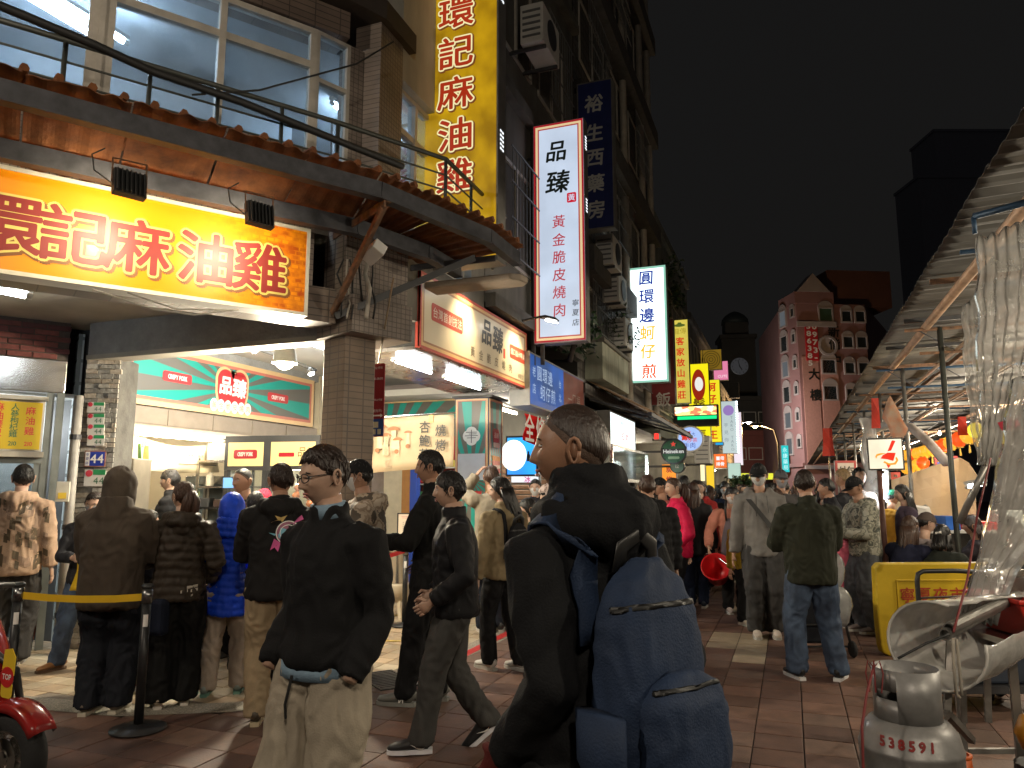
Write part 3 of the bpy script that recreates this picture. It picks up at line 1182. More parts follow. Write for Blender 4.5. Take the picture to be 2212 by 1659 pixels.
# == big yellow front sign, lit by two floodlights
RED=srgb('#8a1c10')
def sunset_panel(name,base,deep,strength=0.0):
 """printed street view: orange city print, denser towards one end"""
 m=bpy.data.materials.new(name)
 m.use_nodes=True
 N,L=nt(m)
 b=N['Principled BSDF']
 tc=N.new('ShaderNodeTexCoord')
 d=N.new('ShaderNodeVectorMath')
 d.operation='DOT_PRODUCT'
 d.inputs[1].default_value=-SA
 L.new(tc.outputs['Object'],d.inputs[0])
 sp=N.new('ShaderNodeSeparateXYZ')
 L.new(tc.outputs['Object'],sp.inputs[0])
 cb=N.new('ShaderNodeCombineXYZ')
 L.new(d.outputs['Value'],cb.inputs[0])
 L.new(sp.outputs[2],cb.inputs[1])
 bt=N.new('ShaderNodeTexBrick')
 bt.inputs['Scale'].default_value=9
 bt.inputs['Brick Width'].default_value=.55
 bt.inputs['Row Height'].default_value=.35
 bt.inputs['Mortar Size'].default_value=.06
 bt.inputs['Color1'].default_value=(.2,.2,.2,1)
 bt.inputs['Color2'].default_value=(.9,.9,.9,1)
 bt.inputs['Mortar'].default_value=(.5,.5,.5,1)
 L.new(cb.outputs[0],bt.inputs['Vector'])
 nz=N.new('ShaderNodeTexNoise')
 nz.inputs['Scale'].default_value=11
 nz.inputs['Detail'].default_value=6
 L.new(cb.outputs[0],nz.inputs['Vector'])
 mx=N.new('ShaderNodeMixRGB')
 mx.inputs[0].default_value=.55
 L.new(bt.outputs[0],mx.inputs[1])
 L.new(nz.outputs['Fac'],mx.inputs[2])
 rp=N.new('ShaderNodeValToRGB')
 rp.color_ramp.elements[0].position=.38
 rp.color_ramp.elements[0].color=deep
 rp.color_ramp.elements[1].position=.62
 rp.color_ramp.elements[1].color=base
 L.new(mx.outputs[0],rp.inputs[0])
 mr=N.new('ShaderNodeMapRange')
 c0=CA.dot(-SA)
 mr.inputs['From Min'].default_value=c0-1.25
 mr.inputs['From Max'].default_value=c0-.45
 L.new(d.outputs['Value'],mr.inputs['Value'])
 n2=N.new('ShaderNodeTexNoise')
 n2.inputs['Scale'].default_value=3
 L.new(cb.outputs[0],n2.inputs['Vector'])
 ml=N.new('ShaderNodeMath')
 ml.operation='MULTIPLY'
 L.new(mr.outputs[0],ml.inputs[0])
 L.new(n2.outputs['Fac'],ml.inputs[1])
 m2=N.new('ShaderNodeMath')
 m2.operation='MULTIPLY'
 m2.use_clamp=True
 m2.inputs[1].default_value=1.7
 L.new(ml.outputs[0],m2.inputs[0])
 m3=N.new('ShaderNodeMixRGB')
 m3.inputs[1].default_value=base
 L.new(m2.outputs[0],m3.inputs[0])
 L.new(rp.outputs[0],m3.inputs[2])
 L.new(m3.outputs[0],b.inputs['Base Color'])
 b.inputs['Roughness'].default_value=.32
 b.inputs['Specular IOR Level'].default_value=.4
 return m
BS=thing('shop_sign','long yellow and orange sign with red outlined characters under the rusty awning, lit by floodlights','sign',A(1.5,3.0,.2))
ST0,ST1,SZ0,SZ1=.31,3.45,3.03,3.79
_b=BM()
boxA(_b,ST0,ST1,SZ0,SZ1,.02,.19)
obj('sign_box',_b,M_WHITE,BS)
_b=BM()
boxA(_b,ST0+.03,ST1,SZ0+.03,SZ1-.03,.191,.196)
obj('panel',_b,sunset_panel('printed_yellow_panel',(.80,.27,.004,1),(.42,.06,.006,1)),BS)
_b=BM()
winframe(_b,-ST1,-ST0,SZ0,SZ1,.03,.185,.205,MA)
obj('sign_frame',_b,mat('pale_aluminium_trim',(.66,.62,.52),rough=.4,var=.15),BS)
M_RED=mat('red_sign_paint',(.22,.014,.01),rough=.45,var=.12)
M_CREAMP=mat('cream_outline_paint',(.62,.50,.13),rough=.45,var=.05)
M_SHAD=mat('brown_outline_print',(.2,.07,.012),rough=.45,var=.05)
_xs=[(-3.13,' '),(-2.44,'環'),(-2.03,'記'),(-1.62,'麻'),(-1.14,'油'),(-.72,'雞')]
for nm,bold,m,z,dx,dy in(('lettering_shade',.075,M_SHAD,.199,.014,-.014),('lettering_outline',.06,M_CREAMP,.201,0,0),('lettering',.022,M_RED,.203,0,0)):
 char_parts(BS,nm,[(ch,x+dx,3.38+dy,.43)for x,ch in _xs[1:]],MA,m,z,bold,0,1.06)
# floodlights
for i,(u,v,d,lb)in enumerate(((277,402,4.62,'black floodlight hanging under the awning, the left of the two, aimed at the yellow sign'),(558,468,5.15,'black floodlight hanging under the awning near the corner, aimed at the yellow sign'))):
 p=at(u,v,d)
 fl=thing('floodlight',lb,'floodlight',p,group='floodlights over the yellow sign')
 t_=-(MA.inverted()@p).x
 tgt=A(t_+.12,3.42,.2)
 dirv=(tgt-p).normalized()
 Mf=dirv.to_track_quat('-Z','Y').to_matrix().to_4x4()
 Mf.translation=p
 bm=BM()
 box(bm,-.10,.10,-.085,.085,-.012,.05,Mf)
 for k in range(7):
  box(bm,-.09+k*.027,-.078+k*.027,-.08,.08,.05,.075,Mf)
 obj('housing',bm,M_BLACK,fl,bevel=.004)
 bm=BM()
 box(bm,-.085,.085,-.07,.07,-.0145,-.0125,Mf)
 obj('lens',bm,emis('floodlight_lens',(1,.93,.75,1),30),fl)
 bm=BM()
 q=p+V(0,0,.17)
 tube(bm,[Mf@Vector((-.105,0,.02)),q+A(0,0,0)*0+SA*.1,q-SA*.1,Mf@Vector((.105,0,.02))],.007,6)
 obj('yoke',bm,M_RUSTB,fl)
 spot('flood_beam',p+dirv*.03,tgt,29,(1,.82,.52),138,.9,.05,fl)
 bm=BM()
 tube(bm,[p+SA*.1,p+SA*.2+V(0,0,.06),p+SA*.22+V(0,0,.16),p+SA*.15+V(0,0,.22)],.005,6)
 obj('lead',bm,M_CABLE,fl)
# == helper for projecting and fascia signs
def signbox(name,label,M,w,h,d,face,side,parent=None,cat='sign',frame=None,fw=.03):
 """box sign: origin of M at its lower left front corner"""
 c=M@Vector((w/2,0,-d/2))
 s=thing(name,label,cat,c)
 bm=BM()
 box(bm,0,w,0,h,-d,-.004,M)
 obj('sign_box',bm,side,s)
 bm=BM()
 box(bm,fw*.5,w-fw*.5,fw*.5,h-fw*.5,-.003,.002,M)
 obj('panel',bm,face,s)
 if frame:
  bm=BM()
  winframe(bm,0,w,0,h,fw,-.003,.008,M)
  obj('sign_frame',bm,frame,s)
 return s
def letters(s,M,items,m,z=.006,name='lettering'):
 """items: (text, x, y, size, vertical, pitch, bold, shear, sx)"""
 bm=BM()
 for it in items:
  tx,x,y,sz=it[:4]
  kw=it[4]if len(it)>4 else{}
  text_line(bm,tx,x,y,sz,M,z,**kw)
 return kind(obj(name,bm,m,s),'stuff')
def M_at(x,y,z,ang=0.0):
 """sign plane facing down the street towards the viewer, lower left corner at (x, y, z)"""
 a=R(ang)
 return face_frame((x,y,z),(x+math.cos(a),y+math.sin(a),z))
M_SIDE=mat('grey_sign_casing',(.23,.22,.2),rough=.5,metal=.3,var=.3)
# tall yellow projecting sign
p0,p1=ony(893,470,6.9),ony(1076,470,6.9)
yw=p1.x-p0.x
MY=M_at(p0.x,6.9,3.95)
M_YEL=emis('yellow_lit_panel',(.54,.315,.006,1),1.0,.5,3.6,(.23,.12,.003,1),(1,1,.8))
YS=signbox('projecting_sign','tall yellow lit vertical sign with red outlined characters above the awning tip',MY,yw,4.6,.22,M_YEL,M_SIDE,frame=M_SIDE,fw=.02)
zc=[ony(985,v,6.9).z-3.95 for v in(28,112,200,290,378)]
for nm,bold,m,z,dx,dy in(('lettering_shade',.085,emis('brown_lit_shade',(.16,.05,.012,1),1),.004,.012,-.012),('lettering_outline',.062,emis('cream_lit_outline',(.85,.78,.42,1),1),.006,0,0),('lettering',.02,emis('red_lit_letter',(.36,.028,.008,1),1),.008,0,0)):
 char_parts(YS,nm,[(ch,yw*.49+dx,y+dy,.395)for ch,y in zip('環記麻油雞',zc)],MY,m,z,bold,0,1.12)
_b=BM()
for z_ in(1.25,3.0):
 for k in range(5):
  for j in range(2):
   box(_b,yw+.001,yw+.004,z_+k*.05,z_+k*.05+.022,-.15+j*.06,-.11+j*.06,MY)
obj('vent_slots',_b,emis('slot_glow',(.9,.95,1,1),1.5),YS)
# steel lattice carrying it
LT=thing('sign_bracket','black steel lattice bracket carrying the tall yellow sign, left of it','bracket',(p0.x-.3,6.95,4.0))
M_LAT=mat('black_lattice_steel',(.035,.033,.032),rough=.6,metal=.3,var=.3)
for x in(p0.x-.03,p0.x-.24,p0.x-.34):
 bm=BM()
 beam(bm,(x,6.97,3.9),(x,6.97,8.5),.035)
 obj('upright',bm,M_LAT,LT)
for z_ in(4.35,4.9,5.15,5.7,6.0,6.6,7.2):
 bm=BM()
 beam(bm,(p0.x,6.99,z_),(p0.x-.65,7.0,z_-.03),.03)
 beam(bm,(p0.x-.34,6.97,z_),(p0.x-.03,7.02,z_+.3),.025)
 obj('tie',bm,M_LAT,LT)
bm=BM()
beam(bm,(p0.x-.95,6.75,5.15),(p0.x-.3,6.9,5.75),.03)
beam(bm,(p0.x-.98,6.75,5.15),(p0.x-.98,6.75,5.75),.03)
beam(bm,(p0.x-.98,6.75,5.75),(p0.x-.3,6.9,5.75),.03)
beam(bm,(p0.x-.98,6.75,5.15),(p0.x-.3,6.9,5.15),.03)
obj('side_frame',bm,M_LAT,LT)
# white projecting sign
def prow(u0,u1,vb,vt,y,ang=0.0,dep=.22):
 """lower-left corner frame, width and height of a projecting sign seen between these sight lines"""
 a,b=ony(u0,vb,y),ony(u1,vb,y)
 zt=ony((u0+u1)/2,vt,y).z
 return M_at(a.x,y,a.z,ang),b.x-a.x,zt-a.z
MW,w,h=prow(1153,1268,744,262,10.0)
M_WHT=emis('white_lit_panel',(.60,.70,.86,1),1.0,.18,2.0)
WS=signbox('projecting_sign','white lit vertical sign with two black characters and a red border',MW,w,h,.2,M_WHT,M_SIDE)
for nm,ins,wd,m in(('border_red',.015,.028,emis('crimson_lit',(.36,.012,.02,1),1)),('border_gold',.043,.035,emis('gold_lit',(.72,.55,.30,1),1)),('border_inner',.078,.02,emis('brick_red_lit',(.42,.06,.05,1),1))):
 bm=BM()
 winframe(bm,ins,w-ins,ins,h-ins,wd,.0025,.0035,MW)
 obj(nm,bm,m,WS)
def vy(v,u=1210,y=10.0,M=None):
 return ony(u,v,y).z-M.translation.z
M_INK=emis('black_ink_lit',(.006,.008,.006,1),1)
M_REDL=emis('red_ink_lit',(.42,.035,.05,1),1)
char_parts(WS,'letter',[('品',w*.47,vy(326,M=MW),.34),('臻',w*.49,vy(392,M=MW),.37)],MW,M_INK,.006,.022,.12)
char_parts(WS,'small_letter',[(ch,w*.5,vy(v,M=MW),.205)for ch,v in zip('黃金脆皮燒肉',(478,517,555,593,631,670))],MW,M_REDL,.006,.008,.06)
bm=BM()
for ch,v in zip('寧夏店',(657,678,699)):
 put_glyph(bm,ch,w*.80,vy(v,M=MW),.105,MW,.006,.006,.1)
obj('branch_lettering',bm,emis('grey_ink_lit',(.03,.03,.04,1),1),WS)
bm=BM()
flat(bm,[(w*.75+x,vy(430,M=MW)+y)for x,y in rrect(.14,.15,.02)],MW,.003,.006)
obj('seal',bm,emis('seal_red_lit',(.55,.01,.03,1),1),WS)
bm=BM()
put_glyph(bm,'黃',w*.75,vy(430,M=MW),.11,MW,.008,.01)
obj('seal_lettering',bm,M_WHT,WS)
_b=BM()
for v in(325,460):
 for k in range(5):
  box(_b,w+.001,w+.004,vy(v,M=MW)+k*.045,vy(v,M=MW)+k*.045+.02,-.14,-.06,MW)
obj('vent_slots',_b,MATS['slot_glow'],WS)
# unlit navy sign high up
MN,w,h=prow(1250,1329,500,174,12.6)
NS=signbox('projecting_sign','unlit navy vertical sign with pale grey characters high behind the white sign',MN,w,h,.2,mat('navy_sign_face',(.022,.034,.16),rough=.4,var=.2),M_SIDE,frame=M_SIDE,fw=.025)
char_parts(NS,'letter',[(ch,w*.48,ony(1290,v,12.6).z-MN.translation.z,.36)for ch,v in zip('裕生西藥房',(222,285,340,395,452))],MN,mat('pale_grey_letter',(.62,.62,.6),rough=.5,var=.2),.006,.025,.08)
bm=BM()
for z_ in(.3,1.4,2.4):
 beam(bm,MN@Vector((0,z_,-.1)),(-3.6,12.7,MN.translation.z+z_),.04)
obj('arm',bm,M_LAT,NS)
bm=BM()
for z_ in(.35,1.3,2.3,2.9):
 beam(bm,MW@Vector((0,z_,-.1)),(-3.6,10.1,MW.translation.z+z_),.035)
beam(bm,(-3.28,10.1,3.4),(-3.28,10.1,7),.05)
beam(bm,(-3.42,10.1,3.4),(-3.42,10.1,7),.05)
obj('arm',bm,M_LAT,WS)
# == cream box sign with two arm lamps
QB0,QB1=6.62,9.93
MQ=face_frame((-3.47,QB0,3.03),(-3.47,QB1,3.03))
QS=thing('shop_sign','cream box sign with red border over the crispy pork shop, lit by two arm lamps','sign',(-3.6,8.2,3.0))
qw,qh=QB1-QB0,.81
M_CREAMS=mat('cream_sign_vinyl',(.72,.62,.44),rough=.35,var=.06,scale=2)
_b=BM()
box(_b,0,qw,.012,qh,-.02,0,MQ)
obj('panel',_b,M_CREAMS,QS)
_b=BM()
winframe(_b,0,qw,0,qh,.03,-.05,.006,MQ)
obj('border',_b,mat('red_border_vinyl',(.52,.075,.05),rough=.4,var=.1),QS)
_b=BM()
winframe(_b,.032,qw-.032,.032,qh-.032,.035,.001,.004,MQ)
obj('border_gold',_b,mat('gold_border_vinyl',(.75,.48,.22),rough=.4,var=.1),QS)
_b=BM()
winframe(_b,.069,qw-.069,.069,qh-.069,.02,.001,.004,MQ)
obj('border_inner',_b,mat('brown_border_vinyl',(.42,.2,.1),rough=.4,var=.1),QS)
_b=BM()
box(_b,0,qw,.02,qh,-1.15,-.052,MQ)
obj('sign_box',_b,mat('black_tarpaulin',(.022,.022,.022),rough=.6,var=.3,bump=.3,bscale=8),QS)
_b=BM()
box(_b,-.0,qw,-.02,.016,-1.15,-.05,MQ)
obj('underside',_b,mat('brushed_metal_underside',(.55,.52,.5),rough=.28,metal=.9,var=.2,scale=3),QS)
M_INKP=mat('black_ink_print',(.03,.028,.022),rough=.5,var=.1)
M_GREYP=mat('grey_brown_print',(.2,.15,.1),rough=.5,var=.1)
bm=BM()
put_glyph(bm,'品',qw*.545,.52,.34,MQ,.003,.03,.1)
put_glyph(bm,'臻',qw*.66,.50,.36,MQ,.003,.03,.1)
obj('lettering',bm,M_INKP,QS)
letters(QS,MQ,[('黃金脆皮燒肉',qw*.605,.20,.135,dict(pitch=1.9))],M_GREYP,.003,'lettering_small')
letters(QS,MQ,[('寧夏店',qw*.925,.14,.075)],M_GREYP,.003,'branch_lettering')
for(cx,tx,bw)in((.2,'台灣首創技法',.80),(.885,'爆口醬汁專業',.60)):
 bm=BM()
 flat(bm,[(qw*cx+x,.44+y)for x,y in rrect(bw,.19,.03)],MQ,.001,.004)
 obj('badge',bm,mat('red_badge_vinyl',(.5,.06,.03),rough=.4,var=.1),QS)
 letters(QS,MQ,[(tx,qw*cx,.44,.125 if bw>.7 else .095)],mat('white_letter_vinyl',(.8,.74,.62),rough=.5,var=.05),.006,'badge_lettering')
bm=BM()
flat(bm,[(qw*.73+x,.36+y)for x,y in rrect(.07,.13,.015)],MQ,.001,.003)
obj('seal',bm,MATS['red_badge_vinyl'],QS)
for i,(u,v,y,lb)in enumerate(((1075,605,7.75,'slim street-light arm lamp above the left half of the cream box sign'),(1190,690,9.45,'slim street-light arm lamp above the right end of the cream box sign'))):
 hd=ony(u,v,y)
 al=thing('arm_lamp',lb,'lamp',(-3.55,y,3.9),group='arm lamps over the cream sign')
 bm=BM()
 tube(bm,[(-3.6,y-.02,hd.z-.02),(hd.x-.15,y,hd.z+.05),(hd.x-.05,y,hd.z+.03)],.016,8)
 obj('arm',bm,M_DARK,al,smooth=True)
 bm=BM()
 tube(bm,[(hd.x-.16,y,hd.z+.045),(hd.x-.08,y,hd.z+.04),(hd.x+.06,y,hd.z),(hd.x+.11,y,hd.z-.03)],[(.03,.02),(.05,.03),(.05,.025),(.02,.01)],10)
 obj('lamp_head',bm,M_DARK,al,smooth=True)
 bm=BM()
 Ml=Matrix.Translation((hd.x+.005,y,hd.z-.022))@Matrix.Rotation(R(16),4,'Y')
 box(bm,-.075,.085,-.04,.04,-.012,-.002,Ml)
 obj('lens',bm,emis('arm_lamp_lens',(1,.95,.82,1),22),al)
 spot('arm_beam',(hd.x-.02,y,hd.z-.04),(-3.5,y-.05,hd.z-.55),60,(1,.8,.48),84,.9,.06,al)
# tube lights under it
tube_light('white tube under the cream box sign, the left one nearer the pillar',V(-3.95,6.95,2.98),V(-3.95,7.85,2.98),MATS['white_tube_light'],.018)
tube_light('white tube under the cream box sign, the right one',V(-3.95,8.2,2.98),V(-3.95,9.35,2.98),MATS['white_tube_light'],.018)
# fascia sign beyond, blue with a dull red end
pL,pR=onx(1143,875,-3.4),onx(1262,908,-3.4)
MF=face_frame((-3.4,pL.y,pL.z),(-3.4,pR.y,pL.z))
w,h=pR.y-pL.y,.78
FS=signbox('shop_sign','blue fascia sign with faded white characters and a dull red right end',MF,w,h,.3,emis('blue_lit_panel',(.012,.13,.62,1),.7,.55,.9,(.012,.05,.16,1)),M_SIDE,frame=M_SIDE,fw=.025)
bm=BM()
box(bm,w*.57,w-.03,.03,h-.03,.0025,.004,MF)
obj('red_end',bm,mat('dull_red_face',(.30,.09,.07),rough=.4,var=.4,scale=2),FS)
letters(FS,MF,[('圓環邊',w*.24,h*.66,.24,dict(pitch=1.1)),('蚵仔煎',w*.29,h*.32,.24,dict(pitch=1.1)),('老店',w*.07,h*.5,.16,dict(vertical=True,pitch=.25)),('台北',w*.5,h*.5,.14,dict(vertical=True,pitch=.22))],emis('pale_blue_letter',(.45,.6,.85,1),.7))
letters(FS,MF,[('一口福',w*.78,h*.42,.26)],mat('faded_letter',(.5,.42,.38),rough=.5,var=.2),.006,'lettering_red_end')
# == crispy pork shop under the arcade
MI=face_frame((-7,0,0),(-7,1,0))
def rays(name,cy,cz,c1,c2,n=26,axis=(0,1,0),glow=0.0):
 """printed sunburst stripes about a centre"""
 m=bpy.data.materials.new(name)
 m.use_nodes=True
 N,L=nt(m)
 b=N['Principled BSDF']
 tc=N.new('ShaderNodeTexCoord')
 d=N.new('ShaderNodeVectorMath')
 d.operation='DOT_PRODUCT'
 d.inputs[1].default_value=axis
 L.new(tc.outputs['Object'],d.inputs[0])
 sp=N.new('ShaderNodeSeparateXYZ')
 L.new(tc.outputs['Object'],sp.inputs[0])
 s1=N.new('ShaderNodeMath');s1.operation='SUBTRACT';s1.inputs[1].default_value=cy
 s2=N.new('ShaderNodeMath');s2.operation='SUBTRACT';s2.inputs[1].default_value=cz
 L.new(d.outputs['Value'],s1.inputs[0])
 L.new(sp.outputs[2],s2.inputs[0])
 at_=N.new('ShaderNodeMath');at_.operation='ARCTAN2'
 L.new(s2.outputs[0],at_.inputs[0])
 L.new(s1.outputs[0],at_.inputs[1])
 mu=N.new('ShaderNodeMath');mu.operation='MULTIPLY';mu.inputs[1].default_value=n
 L.new(at_.outputs[0],mu.inputs[0])
 sn=N.new('ShaderNodeMath');sn.operation='SINE'
 L.new(mu.outputs[0],sn.inputs[0])
 mr=N.new('ShaderNodeMapRange')
 mr.inputs['From Min'].default_value=-.12
 mr.inputs['From Max'].default_value=.12
 L.new(sn.outputs[0],mr.inputs['Value'])
 mx=N.new('ShaderNodeMixRGB')
 mx.inputs[1].default_value=c1
 mx.inputs[2].default_value=c2
 L.new(mr.outputs[0],mx.inputs[0])
 L.new(mx.outputs[0],b.inputs['Base Color'])
 b.inputs['Roughness'].default_value=.35
 if glow:
  L.new(mx.outputs[0],b.inputs['Emission Color'])
  b.inputs['Emission Strength'].default_value=glow
 MATS[name]=m
 return m
C_TEAL,C_TEALD=(.012,.30,.25,1),(.13,.12,.105,1)
M_GOLDB=mat('gold_border_print',(.72,.5,.26),rough=.4,var=.08)
M_REDB=mat('coral_border_print',(.55,.18,.13),rough=.4,var=.08)
M_CRPR=mat('crispy_red_badge',(.50,.03,.035),rough=.4,var=.1)
M_WPR=mat('white_print',(.85,.82,.78),rough=.5,var=.04)
def heart(cx,cy,w,h,n=14):
 """double-lobed shield outline"""
 o=[]
 for k in range(n+1):
  a=R(0+180*k/n)
  o.append((cx+w*.25+w*.26*math.cos(a),cy+h*.2+h*.30*math.sin(a)))
 for k in range(n+1):
  a=R(0+180*k/n)
  o.append((cx-w*.25+w*.26*math.cos(a),cy+h*.2+h*.30*math.sin(a)))
 o.append((cx-w*.5,cy-h*.15))
 o.append((cx-w*.42,cy-h*.5))
 o.append((cx+w*.42,cy-h*.5))
 o.append((cx+w*.5,cy-h*.15))
 return o
TS=thing('shop_sign','teal sunburst sign with red heart-shaped emblem on the shop front behind the queue','sign',(-7,8,2.9))
tb0,tb1,tz0,tz1=6.18,9.72,2.57,3.30
_b=BM()
box(_b,tb0,tb1,tz0,tz1,-.1,.06,MI)
obj('sign_box',_b,M_WHITE,TS)
lc=onx(502,842,-6.93)
_b=BM()
box(_b,tb0+.1,tb1-.1,tz0+.1,tz1-.1,.061,.066,MI)
obj('panel',_b,rays('teal_sunburst',lc.y,lc.z,C_TEAL,C_TEALD,24,(0,1,0)),TS)
_b=BM()
winframe(_b,tb0,tb1,tz0,tz1,.06,.062,.07,MI)
obj('border_gold',_b,M_GOLDB,TS)
_b=BM()
winframe(_b,tb0+.061,tb1-.061,tz0+.061,tz1-.061,.04,.062,.069,MI)
obj('border_red',_b,M_REDB,TS)
_b=BM()
flat(_b,heart(lc.y,lc.z+.02,.62,.54),MI,.067,.072)
obj('emblem_rim',_b,M_GOLDB,TS)
_b=BM()
flat(_b,heart(lc.y,lc.z+.02,.55,.47),MI,.0722,.076)
obj('emblem',_b,M_CRPR,TS)
_b=BM()
put_glyph(_b,'品',lc.y-.13,lc.z+.04,.25,MI,.078,.035,.05)
put_glyph(_b,'臻',lc.y+.13,lc.z+.03,.27,MI,.078,.035,.05)
obj('emblem_lettering',_b,M_WPR,TS)
for k in range(6):
 _b=BM()
 x_=lc.y-.33+k*.128
 z_=lc.z-.235
 flat(_b,[(x_+.068*math.cos(t),z_+.085*math.sin(t))for t in(2*math.pi*q/16 for q in range(16))],MI,.073,.0765+k*.0004)
 obj('oval',_b,M_WPR,TS)
_b=BM()
text_line(_b,'黃金脆皮燒肉',lc.y-.01,lc.z-.235,.095,MI,.081,pitch=1.35)
obj('oval_lettering',_b,mat('brown_print',(.35,.2,.08),rough=.5,var=.1),TS)
def crispy(parent,M,x,y,w,h,z,mred=None,mwh=None):
 bm=BM()
 flat(bm,[(x+a,y+b)for a,b in rrect(w,h,h*.25)],M,z,z+.004)
 o=obj('badge',bm,mred or M_CRPR,parent)
 bm=BM()
 text_line(bm,'CRISPY PORK',x,y,h*.62,M,z+.006,bold=.03,sx=.86*(w/h)/5.0*1.0)
 obj('badge_lettering',bm,mwh or M_WPR,parent)
c1,c2=onx(384,816,-6.93),onx(601,860,-6.93)
crispy(TS,MI,c1.y,c1.z,.46,.125,.067)
crispy(TS,MI,c2.y,c2.z,.46,.125,.067)
# shop shell
SB=thing('pork_shop','cream pork shop with a wide open counter under the teal sunburst sign','shop front',(-7.2,8,0))
M_CREAMW=mat('cream_wall_panel',(.52,.45,.32),rough=.7,var=.12,scale=2)
M_FASC=mat('taupe_metal_fascia',(.30,.25,.2),rough=.45,metal=.2,var=.15)
_b=BM()
box(_b,6.1,9.9,2.34,2.56,-.12,.03,MI)
obj('fascia',_b,M_FASC,SB)
for k in range(5):
 _b=BM()
 box(_b,6.12+k*.75,6.85+k*.75,2.36,2.545,.031,.04,MI)
 obj('fascia_panel',_b,M_FASC,SB)
_b=BM()
box(_b,6.05,9.9,2.27,2.338,-.14,.06,MI)
obj('fascia_lip',_b,mat('pale_lip_paint',(.55,.48,.38),rough=.5,var=.15),SB)
_b=BM()
box(_b,6.05,13.0,0,3.4,-3.6,-3.5,MI)
obj('back_wall',_b,M_CREAMW,SB)
_b=BM()
box(_b,5.95,6.05,0,3.4,-3.5,-.1,MI)
obj('side_wall',_b,mat('dark_side_panel',(.06,.06,.06),rough=.6,var=.3),SB)
_b=BM()
box(_b,6.05,13.0,2.62,2.68,-3.5,-.13,MI)
obj('ceiling',_b,M_CEILW,SB)
_b=BM()
box(_b,9.9,10.1,0,3.4,-3.5,.05,MI)
obj('end_wall',_b,M_CREAMW,SB)
_b=BM()
prism(_b,[(-3.6,6.0,3.41),(-7.1,6.0,3.41),(-7.1,13,3.41),(-3.6,13,3.41)],(0,0,.05))
obj('arcade_ceiling',_b,M_CEILW,SB)
_b=BM()
box(_b,5.95,13,3.3,3.41,-.12,.02,MI)
obj('head_beam',_b,M_PLAS,SB)
tube_light('long white tube over the counter above the cream menu banner',V(-6.92,6.35,2.23),V(-6.92,7.75,2.23),M_TUBEW,.02)
tube_light('white tube inside the shop behind the banner',V(-8.6,6.6,2.56),V(-8.6,8.9,2.56),M_TUBEW,.02)
tube_light('white tube deep inside the shop near the cabinet',V(-9.6,8.2,2.56),V(-9.6,9.6,2.56),M_TUBEW,.02)
# fluorescent of the left arcade
tube_light('bare white tube on the arcade ceiling at the left edge',at(-120,603,5.6),at(62,640,5.95),MATS['white_tube_light'],.025)
tube_light('white tube inside the tiled kitchen at the left edge',MB@Vector((-1.6,2.5,-1.0)),MB@Vector((-.6,2.5,-1.0)),MATS['white_tube_light'],.02)
tube_light('white tube on the arcade ceiling behind the grey beam, over the queue',V(-5.3,6.5,3.33),V(-5.3,8.4,3.33),MATS['white_tube_light'],.022)  # unseen tube, assumed; brightens the paving in front of the shop
# counter
CT=thing('counter','stainless food counter with trays behind the queue','counter',(-6.7,7.6,0))
_b=BM()
box(_b,6.3,8.3,.02,.92,.05,.5,MI)
obj('cabinet',_b,M_STEEL,CT,bevel=.01)
_b=BM()
box(_b,6.27,8.33,.922,.95,.0,.55,MI)
obj('worktop',_b,M_STEEL,CT)
M_FRY=mat('golden_fried_food',(.62,.33,.07),rough=.5,var=.5,scale=30,bump=.6)
for k in range(4):
 tr=thing('food_tray','steel tray of golden mushrooms, '+('nearest the woman in the grey mask','second along the counter','third along the counter','at the far end of the counter')[k],'tray',(-6.72,6.6+k*.45,.951))
 _b=BM()
 box(_b,6.42+k*.45,6.8+k*.45,.952,.99,.1,.45,MI)
 obj('tray',_b,M_STEEL,tr)
 _b=BM()
 for q in range(26):
  p=MI@Vector((6.46+k*.45+random.random()*.3,1.0+random.random()*.05,.14+random.random()*.27))
  tube(_b,[p,p+V(random.uniform(-.03,.03),random.uniform(-.03,.03),.045),p+V(0,0,.055)],[.014,.014,.028],6)
 kind(obj('mushrooms',_b,M_FRY,tr),'stuff')
# menu banner inside
b0,b1=onx(286,940,-7.15),onx(473,958,-7.15)
bz0=onx(286,1014,-7.15).z
BN=thing('menu_banner','cream cloth menu banner tied above the counter of the pork shop','banner',(-7.15,7,2))
grid=[]
for i in range(13):
 f=i/12
 y=b0.y+(b1.y-b0.y)*f
 zt=b0.z+(b1.z-b0.z)*f-.08*math.sin(f*math.pi)
 grid.append([V(-7.15+.03*math.sin(f*9+j),y,zt+(bz0-.02*math.sin(f*3)-zt)*j/5)for j in range(6)])
_b=BM()
sheet(_b,grid,.004)
obj('cloth',_b,mat('cream_banner_cloth',(.82,.70,.46),rough=.7,var=.12,scale=3),BN,smooth=True)
MBN=face_frame((-7.11,b0.y,bz0),(-7.11,b1.y,bz0))
bw=b1.y-b0.y
letters(BN,MBN,[('品臻',bw*.1,.36,.1,dict(vertical=True,pitch=.12)),('黃金脆皮',bw*.21,.27,.075,dict(vertical=True,pitch=.09)),('燒肉飯',bw*.28,.22,.075,dict(vertical=True,pitch=.09)),('燒烤',bw*.36,.24,.08,dict(vertical=True,pitch=.1)),('招牌',bw*.5,.2,.05),('原味',bw*.62,.2,.05),('辣味',bw*.74,.2,.05)],mat('dark_brown_print',(.1,.07,.04),rough=.5,var=.1),.004)
_b=BM()
for z_ in(.41,.08):
 box(_b,bw*.48,bw*.95,z_,z_+.012,.003,.005,MBN)
obj('rule',_b,MATS['dark_brown_print'],BN)
_b=BM()
tube(_b,[MBN@Vector((bw*.06,.1,.01)),MBN@Vector((bw*.045,.3,.01))],[(.03,.008),(.022,.008)],8)
